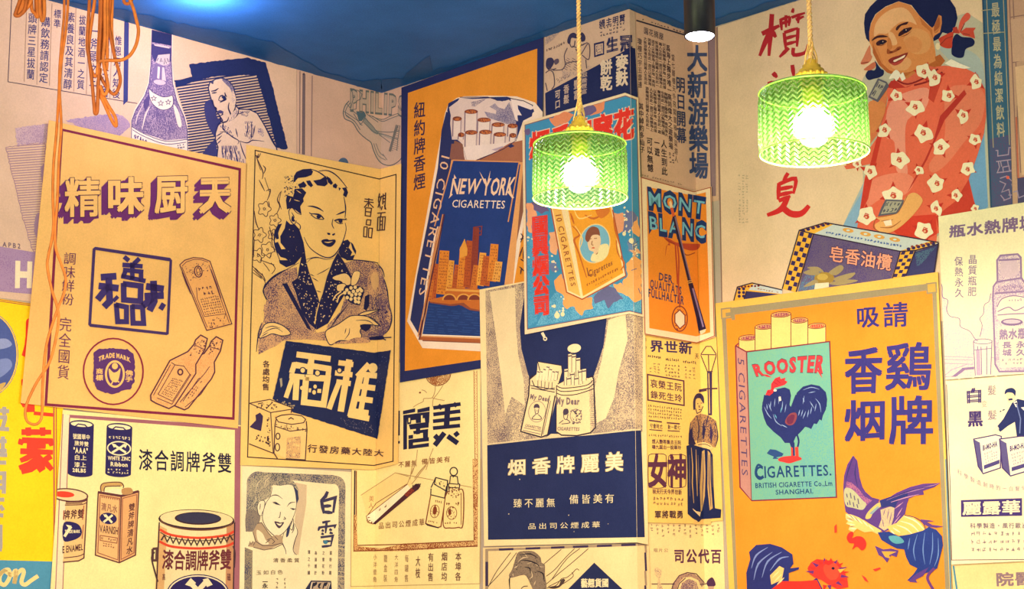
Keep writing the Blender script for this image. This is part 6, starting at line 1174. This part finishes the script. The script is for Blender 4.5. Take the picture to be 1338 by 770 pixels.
p.f('flask_print', '#a48eaa|#d9c4b8|.45', '262,225 275,212 350,208 364,222 366,310 376,340 392,360 396,720 268,722 250,700 242,360 262,325'); p.f('flask_print', '#c8b0b8', '280,240 345,236 348,300 285,305', sm=True); p.l('flask_print', VI, 6, '262,325 260,235 275,214 350,208 364,222 366,310 390,350;262,325 244,350 242,400 252,690 270,722 396,720;268,235 358,230;258,330 366,312;250,380 390,370'); p.f('flask_print', '#8f769a|#cbb4b4|.4', '250,375 390,365 390,340 270,345'); p.f('flask_print', '#e6d6b6', '260,430 280,400 330,388 380,398 384,500 300,505 262,490', sm=True); p.l('flask_print', VI, 4, '260,440 280,405 330,390 385,398;262,460 310,440 340,455 385,435;262,475 320,470 385,468', sm=True); p.e('flask_print', '#7c648c', 325, 505, 48, 16); p.e('flask_print', '#c9b0b8', 325, 503, 38, 9); p.f('flask_print', '#e6d6b6', '264,525 392,520 392,700 275,705'); p.t('flask_print', '#8f789a', '熱水瓶', '268,535 390,528 390,580 268,585', wt=.08); p.t('flask_print', '#8f789a', '長城', '280,590 325,588 325,655 282,655', v=True, wt=.06); p.t('flask_print', '#8f789a', '永久', '342,588 385,585 385,655 342,655', v=True, wt=.06); p.mic('flask_print', '#8f789a', '275,665 390,660 390,690 278,694', 2, 7, .8); p.mic('flask_print', VI, '280,405 370,400 372,415 284,420', 1, 7, .7)
p.l('border', '#4a3a50', 3, '32,760 90,755;100,754 150,750;160,749 250,742;260,741 378,733')
p.done()

# --- hair dye poster
p = Poster('hair_dye_poster', 'pale poster of a dark-suited man holding two boxes, below the flask poster', 'poster', '1235.5,497 1372,486 1372,732 1243,738', '#f1e2b4', 2)
p.z(1230, 480, 1338, 287); DV = '#43306a'
p.l('border', '#6a4a5a', 2, '18,60 30,400 36,670 290,668', )
for tx, q, c, w_ in (('白', '80,75 146,68 146,125 82,128', DV, .1), ('黑', '88,150 146,148 146,208 90,210', DV, .07), ('髮', '158,62 192,60 192,98 160,100', '#8f7a84', .02), ('髮', '158,148 194,146 194,184 160,186', '#8f7a84', .02), ('变', '138,115 160,114 160,140 138,142', '#9a8488', .01)): p.t('headline', c, tx, q, wt=w_)
p.t('headline', '#f1e2b4', '白', '80,75 146,68 146,125 82,128', wt=.0) if 0 else None
MN = 'man_print'; DB = '#20295c'
p.f(MN, '#e8cba0', '225,85 232,76 255,78 258,100 250,118 236,124 228,112', sm=True); p.f(MN, DB, '220,95 224,78 245,72 258,82 256,100 248,90 230,88', sm=True); p.f(MN, DB, '232,110 246,108 248,114 234,116'); p.f(MN, DB, '245,125 265,110 300,118 330,150 330,240 262,240 255,190 230,205 205,225 190,210 215,180'); p.f(MN, '#e8dcc8', '250,122 262,116 266,140 258,138'); p.f(MN, '#20295c', '252,126 262,122 264,130'); p.f(MN, '#e0c8b0', '178,225 192,205 200,215 190,232', sm=True); p.l(MN, '#6a78a8', 3, '262,130 275,180 272,230;280,140 290,145'); p.f(MN, '#e8e0d0', '276,140 290,138 288,152'); p.l(MN, DB, 3, '203,155 208,152;212,150 220,147'); p.l(MN, '#5a4a78', 3, '175,236 185,240')
for nb, (q, s_, tq) in enumerate((('112,250 188,235 208,240 205,350 145,370 128,345', '112,250 128,345 145,370 134,262', '138,262 200,246 202,335 148,355'), ('202,250 275,240 300,240 300,360 240,378 212,350', '202,250 212,350 240,378 226,264', '232,264 300,250 300,345 244,362'))):
    BX = 'box_print#%d' % nb
    p.f(BX, '#efe2c2', q); p.f(BX, '#5a5080', s_); p.l(BX, DV, 3.2, q, cl=True); p.f(BX, '#4a4078', [tq_ for tq_ in P_(tq)][2:4] + [(P_(tq)[3][0], P_(tq)[3][1] - 14), (P_(tq)[2][0], P_(tq)[2][1] - 14)])
    Q = P_(tq); p.t(BX, DV, 'BI-MO-HA', [(Q[0][0] + 6, Q[0][1] + 10), (Q[1][0] - 6, Q[1][1] + 10), (Q[1][0] - 6, Q[1][1] + 28), (Q[0][0] + 6, Q[0][1] + 28)], lat=True, wt=.05); p.mic(BX, '#8a7a94', [(Q[0][0] + 8, Q[0][1] + 36), (Q[1][0] - 6, Q[1][1] + 34), (Q[2][0] - 6, Q[2][1] - 18), (Q[3][0] + 4, Q[3][1] - 18)], 4, 6, .5)
p.t('arc_lettering', '#8c7490', '科學製造耐時的一白髮仙丹', '52,345 320,400 320,425 52,372', wt=.0, gap=.3, arc=-1.2)
p.f('name_panel', '#43306e', '68,462 280,455 280,516 68,520'); p.t('name_panel', '#f1e2b4', '麗露華', '72,466 276,460 276,512 72,516', wt=.045, gap=.06)
p.t('caption', '#7c6478', '科學製造・風行歐洲', '98,540 300,538 300,562 98,562', wt=.02, gap=.15); p.mic('caption', '#8f7a84', '98,568 300,566 300,588 98,590', 1, 10, .7, 1); p.mic('caption', '#8f7a84', '98,596 300,594 300,616 98,618', 1, 10, .7, 1); p.mic('caption', '#8f7a84', '98,622 300,620 300,642 98,644', 1, 10, .7, 1)
p.done()

# --- strip under the hair dye poster
p = Poster('clinic_poster', 'narrow yellow poster strip with two characters below the suited man poster', 'poster', '1243,737 1372,731 1372,800 1246,800', '#efd08c', 1)
p.z(1230, 480, 1338, 287)
p.t('headline', '#8a6f74', '院醫', '185,712 320,708 320,760 188,764', wt=.06); p.l('border', '#4a8a9c', 5, '42,690 58,800')
p.done()
# ------------------------------------------------------------------ lamps, spotlight, ropes
def at(x, y, dep):
    v = ray(x, y); return ORG + v * (dep / v.y)
def lathe(prof, n=32, c=(0, 0, 0)):
    V, Fc = [], []
    for r, z in prof:
        for i in range(n):
            a = 2 * math.pi * i / n; V.append((c[0] + r * math.cos(a), c[1] + r * math.sin(a), c[2] + z))
    for j in range(len(prof) - 1):
        for i in range(n):
            k = (i + 1) % n; Fc.append([j * n + i, j * n + k, (j + 1) * n + k, (j + 1) * n + i])
    return V, Fc
def tube(pts, r, n=8, cl=False):
    pts = [Vector(p) for p in pts]; V, Fc = [], []; k = len(pts); nrm = None
    for i in range(k):
        a = pts[i - 1] if (i or cl) else pts[i]; b = pts[(i + 1) % k] if (i < k - 1 or cl) else pts[i]
        d = (b - a).normalized()
        if nrm is None:
            nrm = d.cross(Vector((0.3, 1, .2))).normalized()
        nrm = (nrm - d * nrm.dot(d)).normalized(); bi = d.cross(nrm)
        rr = r(i / (k - 1)) if callable(r) else r
        for j in range(n):
            t = 2 * math.pi * j / n; V.append(pts[i] + (nrm * math.cos(t) + bi * math.sin(t)) * rr)
    for i in range(k if cl else k - 1):
        for j in range(n):
            q = (j + 1) % n; e = (i + 1) % k
            Fc.append([i * n + j, i * n + q, e * n + q, e * n + j])
    if not cl: Fc += [list(range(n))[::-1], list(range((k - 1) * n, k * n))]
    return V, Fc
def join(*vf):
    V, Fc = [], []
    for v, f in vf:
        b = len(V); V += [Vector(q) for q in v]; Fc += [[i + b for i in q] for q in f]
    return V, Fc
def cat3(p, n=6):
    p = [Vector(q) for q in p]; out = []
    for i in range(len(p) - 1):
        a, b, c, d = p[max(i - 1, 0)], p[i], p[i + 1], p[min(i + 2, len(p) - 1)]
        for j in range(n):
            t = j / n
            out.append(.5 * (2 * b + (c - a) * t + (2 * a - 5 * b + 4 * c - d) * t * t + (3 * b - a - 3 * c + d) * t ** 3))
    return out + [p[-1]]
def simple(name, col, rough=.4, metal=0, emit=0, ecol=None):
    m = bpy.data.materials.new(name); m.use_nodes = True
    nt = m.node_tree; b = nt.nodes['Principled BSDF']
    n = nt.nodes.new('ShaderNodeTexNoise'); n.inputs['Scale'].default_value = 60; n.inputs['Detail'].default_value = 4
    geo = nt.nodes.new('ShaderNodeNewGeometry'); rp = nt.nodes.new('ShaderNodeValToRGB')
    c = hexc(col)
    rp.color_ramp.elements[0].position = .3; rp.color_ramp.elements[0].color = tuple(v * .75 for v in c) + (1,)
    rp.color_ramp.elements[1].position = .7; rp.color_ramp.elements[1].color = tuple(min(1, v * 1.15) for v in c) + (1,)
    nt.links.new(geo.outputs['Position'], n.inputs['Vector']); nt.links.new(n.outputs['Fac'], rp.inputs['Fac']); nt.links.new(rp.outputs[0], b.inputs['Base Color'])
    b.inputs['Roughness'].default_value = rough; b.inputs['Metallic'].default_value = metal
    if emit:
        b.inputs['Emission Color'].default_value = (ecol or (1, .93, .75)) + (1,); b.inputs['Emission Strength'].default_value = emit
    return m
def glassm(name, tint, body, thick, gloss):
    """pressed glass: clear tint, a little milky scatter, glossy face"""
    m = bpy.data.materials.new(name); m.use_nodes = True
    nt = m.node_tree; L = nt.links; out = nt.nodes['Material Output']; nt.nodes.remove(nt.nodes['Principled BSDF'])
    n = nt.nodes.new
    tr = n('ShaderNodeBsdfTransparent'); tr.inputs[0].default_value = tint + (1,)
    tl = n('ShaderNodeBsdfTranslucent'); tl.inputs[0].default_value = body + (1,)
    df = n('ShaderNodeBsdfDiffuse'); df.inputs[0].default_value = body + (1,)
    gl = n('ShaderNodeBsdfGlossy'); gl.inputs['Roughness'].default_value = .16; gl.inputs[0].default_value = (.9, 1, .8, 1)
    m1 = n('ShaderNodeMixShader'); m1.inputs[0].default_value = .4
    m2 = n('ShaderNodeMixShader'); m2.inputs[0].default_value = thick
    rf = n('ShaderNodeBsdfRefraction'); rf.inputs[0].default_value = tuple(min(1, v * 1.1) for v in tint) + (1,); rf.inputs['IOR'].default_value = 1.22; rf.inputs['Roughness'].default_value = .22
    m0 = n('ShaderNodeMixShader'); m0.inputs[0].default_value = .5; L.new(tr.outputs[0], m0.inputs[1]); L.new(rf.outputs[0], m0.inputs[2])
    m3 = n('ShaderNodeMixShader'); lw = n('ShaderNodeLayerWeight'); lw.inputs[0].default_value = gloss
    noi = n('ShaderNodeTexNoise'); noi.inputs['Scale'].default_value = 40; bp = n('ShaderNodeBump'); bp.inputs['Strength'].default_value = .08
    L.new(noi.outputs['Fac'], bp.inputs['Height']); L.new(bp.outputs[0], gl.inputs['Normal'])
    L.new(tl.outputs[0], m1.inputs[1]); L.new(df.outputs[0], m1.inputs[2])
    L.new(m0.outputs[0], m2.inputs[1]); L.new(m1.outputs[0], m2.inputs[2])
    L.new(lw.outputs['Facing'], m3.inputs[0]); L.new(m2.outputs[0], m3.inputs[1]); L.new(gl.outputs[0], m3.inputs[2])
    L.new(m3.outputs[0], out.inputs['Surface'])
    return m
GLASS2 = glassm('green_pressed_glass_groove', (.42, .86, .30), (.013, .055, .008), .33, .06)
GLASS = glassm('green_pressed_glass', (.82, 1.0, .60), (.05, .085, .026), .42, .14); RIM = simple('rim_glass', '#b6f06a', .15)
BRASS = simple('aged_brass', '#f2c43c', .35, .25); CORDM = simple('braided_cord', '#dfb469', .8)
BULB = simple('bulb', '#fff6d8', .3, 0, 22, (1, .93, .74)); BLACKM = simple('black_metal', '#101322', .4); WIRE = simple('gold_wire', '#e8c060', .35, .3)
def pendant(px, py, half, label, watts):
    dep = .085 * F / half / 1.0
    v = ray(px, py); p = ORG + v * (dep / (v.y * math.cos(PITCH) + v.z * math.sin(PITCH)))
    r0 = .085; h = .1; rt = r0 * .98
    root = bpy.data.objects.new('pendant_lamp', None); root.empty_display_size = .05; COL.objects.link(root); root.location = p
    root['label'] = label; root['category'] = 'lamp'; root['group'] = 'green glass pendant lamps'
    N, M = 408, 72; V, Fc, MI = [], [], []
    def phase(u, vv): return (vv * 12 + abs((u * 34) % 1 - .5) * 1.7) % 1
    for j in range(M + 1):
        vv = j / M
        for i in range(N):
            u = i / N
            amp = .0024 * (1 - abs(2 * phase(u, vv) - 1)) * min(1, 6 * vv, 6 * (1 - vv) + .001)
            r = r0 * (1 - .02 * vv) + amp
            V.append((r * math.cos(2 * math.pi * u), r * math.sin(2 * math.pi * u), h * vv))
    for j in range(M):
        for i in range(N):
            k = (i + 1) % N; Fc.append([j * N + i, j * N + k, (j + 1) * N + k, (j + 1) * N + i])
            MI.append(1 if phase((i + .5) / N, (j + .5) / M) < .45 else 0)
    build_mesh('lamp_shade', V, Fc, [GLASS, GLASS2], MI, root, (0, 0, 0), True)
    build_mesh('top_plate', *lathe([(rt, h), (rt * .97, h + .004), (rt * .6, h + .0085), (.018, h + .011)], 48), [GLASS], None, root, (0, 0, 0), True)
    for zz, rr in ((0, r0 + .0008), (h, rt + .0008)):
        build_mesh('rim', *tube([(rr * math.cos(a * math.pi / 32), rr * math.sin(a * math.pi / 32), zz) for a in range(64)], .0013, 6, True), [RIM], None, root, (0, 0, 0), True)
    build_mesh('cap', *lathe([(.019, h + .0105), (.019, h + .022), (.0235, h + .025), (.0225, h + .029), (.0195, h + .031), (.020, h + .036), (.0145, h + .039), (.015, h + .043), (.009, h + .046), (.0095, h + .051), (.004, h + .055), (.0005, h + .056)], 28), [BRASS], None, root, (0, 0, 0), True)
    beads = []
    for i in range(14):
        a = 2 * math.pi * i / 14; beads.append(lathe([(.0002, -.004), (.003, -.0025), (.004, 0), (.003, .0025), (.0002, .004)], 8, (.0225 * math.cos(a), .0225 * math.sin(a), h + .0275)))
    build_mesh('cap_trim', *join(*beads), [BRASS], None, root, (0, 0, 0), True)
    build_mesh('socket', *lathe([(.0005, h + .01), (.014, h + .009), (.015, h - .006), (.0135, h - .026), (.0125, h - .03), (.0005, h - .03)], 24), [BRASS], None, root, (0, 0, 0), True)
    build_mesh('bulb', *lathe([(.0005, h - .028), (.013, h - .03), (.018, h - .037), (.025, h - .048), (.0275, h - .06), (.025, h - .073), (.018, h - .083), (.009, h - .088), (.0005, h - .089)], 24), [BULB], None, root, (0, 0, 0), True)
    wires = []
    for i in range(6):
        a = 2 * math.pi * i / 6
        wires.append(tube(cat3([(.013 * math.cos(a), .013 * math.sin(a), h + .036), (.010 * math.cos(a + .5), .010 * math.sin(a + .5), h + .056), (.005 * math.cos(a + 1.2), .005 * math.sin(a + 1.2), h + .074), (.002 * math.cos(a + 2), .002 * math.sin(a + 2), h + .092)]), .0011, 6))
    build_mesh('wire_loops', *join(*wires), [WIRE], None, root, (0, 0, 0), True)
    top = CEIL - p.z
    st = []
    for s_ in (0, 1):
        st.append(tube([(.0021 * math.cos(s_ * math.pi + z * 420), .0021 * math.sin(s_ * math.pi + z * 420), z) for z in [h + .05 + (top - h - .05) * i / 170 for i in range(171)]], .0026, 7))
    build_mesh('cord', *join(*st), [CORDM], None, root, (0, 0, 0), True)
    build_mesh('ceiling_rose', *lathe([(.0005, top - .02), (.03, top - .018), (.04, top - .004), (.04, top - .0005), (.0005, top - .0005)], 28), [BRASS], None, root, (0, 0, 0), True)
    l = bpy.data.lights.new('pendant_light', 'POINT'); l.energy = watts; l.color = (1, .86, .62); l.shadow_soft_size = .012
    o = bpy.data.objects.new('pendant_light', l); COL.objects.link(o); o.location = p + Vector((0, 0, h - .0955))
pendant(758, 259, 61.5, 'green ribbed glass pendant lamp hanging in front of the blue flower poster', LAMP_W)
pendant(1064, 200, 70.5, 'larger green ribbed glass pendant lamp hanging in front of the soap poster', LAMP_W * 1.3)

def spotlight(px, py, dep, rad, label, watts):
    p = at(px, py, dep); top = CEIL - p.z
    root = bpy.data.objects.new('spotlight', None); root.empty_display_size = .05; COL.objects.link(root); root.location = p
    root['label'] = label; root['category'] = 'spotlight'
    build_mesh('housing', *lathe([(rad * .9, .006), (rad * .93, .0005), (rad, .0), (rad, top - .004), (rad * .9, top - .0005), (.0005, top - .0005)], 40), [BLACKM], None, root, (0, 0, 0), True)
    build_mesh('lens', *lathe([(.0005, -.007), (rad * .5, -.005), (rad * .8, -.0015), (rad * .91, .003)], 32), [simple('spot_lens', '#ffffff', .2, 0, 30, (.93, .88, 1.0))], None, root, (0, 0, 0), True)
    l = bpy.data.lights.new('spot_beam', 'SPOT'); l.energy = watts; l.color = (.95, .9, 1); l.spot_size = math.radians(95); l.spot_blend = .8; l.shadow_soft_size = rad * .7
    o = bpy.data.objects.new('spot_beam', l); COL.objects.link(o); o.location = p - Vector((0, 0, .022))
spotlight(914.5, 48, 2.96, .0305, 'black cylinder spotlight with a glowing face hanging from the ceiling', 7)
# a second ceiling light just above the frame, whose glow shows on the ceiling at the top left
l_ = bpy.data.lights.new('ceiling_glow', 'POINT'); l_.energy = 4.5; l_.color = (1, .80, .95); l_.shadow_soft_size = .04
g_ = bpy.data.objects.new('ceiling_glow', l_); COL.objects.link(g_); g_.location = on_ceil(268, -6) - Vector((0, 0, .05))

# ------------------------------------------------------------------ jute ropes at the upper left
ROPE = simple('jute_rope', '#cf7424', .8); ROPE2 = simple('jute_rope_dark', '#b05c1a', .8)
def rope(name, label, strands, dep, r, m, cat='rope', group='orange cords hanging from the ceiling'):
    if len(strands) == 1:
        v, f = tube(cat3([at(q[0], q[1], dep) for q in strands[0]], 7), r, 7)
        root = build_mesh(name, v, f, [m], None, None, at(*strands[0][0][:2], dep), True)
    else:
        root = bpy.data.objects.new(name, None); root.empty_display_size = .05; COL.objects.link(root)
        root.location = at(*strands[0][0][:2], dep)
    root['label'] = label; root['category'] = cat
    if group: root['group'] = group
    for i, s_ in enumerate(strands if len(strands) > 1 else []):
        pts = [at(q[0], q[1], dep + (q[2] if len(q) > 2 else 0) * .001 + (i % 4) * .006) for q in s_]
        v, f = tube(cat3(pts, 7), r, 7)
        L = root.location
        build_mesh('strand', [Vector(q) - L for q in v], f, [m if i % 3 else ROPE2 if m is ROPE else m], None, root, (0, 0, 0), True)
    return root
# bundle hanging at the far left
rope('cord_bundle', 'short looped orange cord bundle, shortest of the three hanging cords', [
 [(30, -60), (28, -10), (22, 12), (20, 20), (27, 19), (34, 5), (40, -60)], [(36, -60), (34, -5), (27, 12), (24, 19), (32, 14), (42, -5), (46, -60)],
 [(42, -60), (41, 5), (46, 18), (49, 22), (49, 10), (46, -60)], [(48, -60), (47, 2), (48, 15), (52, 19), (54, 8), (52, -60)], [(52, -60), (52, 5), (54, 24), (56, 26), (58, 10), (55, -60)], [(38, -60), (36, -2), (30, 10), (24, 15), (30, 0), (34, -60)]], 2.75, .0034, ROPE)
rope('long_cord', 'long thin orange cord hanging in a loop over the tan condiment poster', [
 [(84, -70), (84, 10), (82, 40), (80, 62), (78, 90), (77, 120), (74, 170), (70, 215), (69, 255), (70, 290), (68, 312), (63, 335), (62, 350), (68, 380), (75, 402), (76, 425), (66, 470), (48, 500), (36, 525), (33, 540), (36, 551), (45, 555), (52, 551), (55, 540), (56, 500), (61, 450), (75, 405), (83, 385), (86, 365), (80, 345), (73, 325), (72, 300), (75, 260), (77, 210), (80, 165), (78, 120), (79, 95), (82, 68), (86, 40), (89, 0), (90, -70)]], 2.82, .0026, ROPE, )
rope('cord_tangle', 'tangled orange cord with several loops and a knot beside the bottle print', [
 [(119, -70), (117, 0), (114, 55), (117, 80), (120, 105), (123, 138), (124, 148), (127, 146), (128, 125), (129, 95), (130, 60), (132, 20), (133, -70)],
 [(127, -70), (124, -5), (121, 20), (116, 60), (118, 85), (124, 100), (131, 90), (128, 115), (136, 135), (145, 155), (150, 164), (152, 163), (150, 152), (140, 135), (128, 112)],
 [(131, -70), (131, 0), (130, 40), (128, 75), (129, 100), (127, 140)], [(135, -70), (134, -5), (133, 40), (131, 78), (126, 99)], [(138, -70), (137, 10), (137, 50), (135, 78), (139, 100), (141, 115), (136, 124), (131, 112)],
 [(142, -70), (140, 0), (140, 50), (140, 78), (139, 92)], [(146, -70), (144, 0), (142, 30), (147, 60), (151, 78), (156, 95), (157, 108), (152, 121), (146, 122), (138, 112), (130, 98)],
 [(149, -70), (147, -5), (146, 40), (150, 75), (153, 80)], [(160, -70), (163, -20), (168, -5), (174, 10), (178, 25), (181, 40), (178, 58), (170, 72), (160, 78), (150, 79), (138, 79), (129, 82), (127, 98)],
 [(163, -70), (163, -20), (162, 1), (167, 5), (172, 0), (170, -8), (165, -4)]], 2.68, .0031, ROPE)
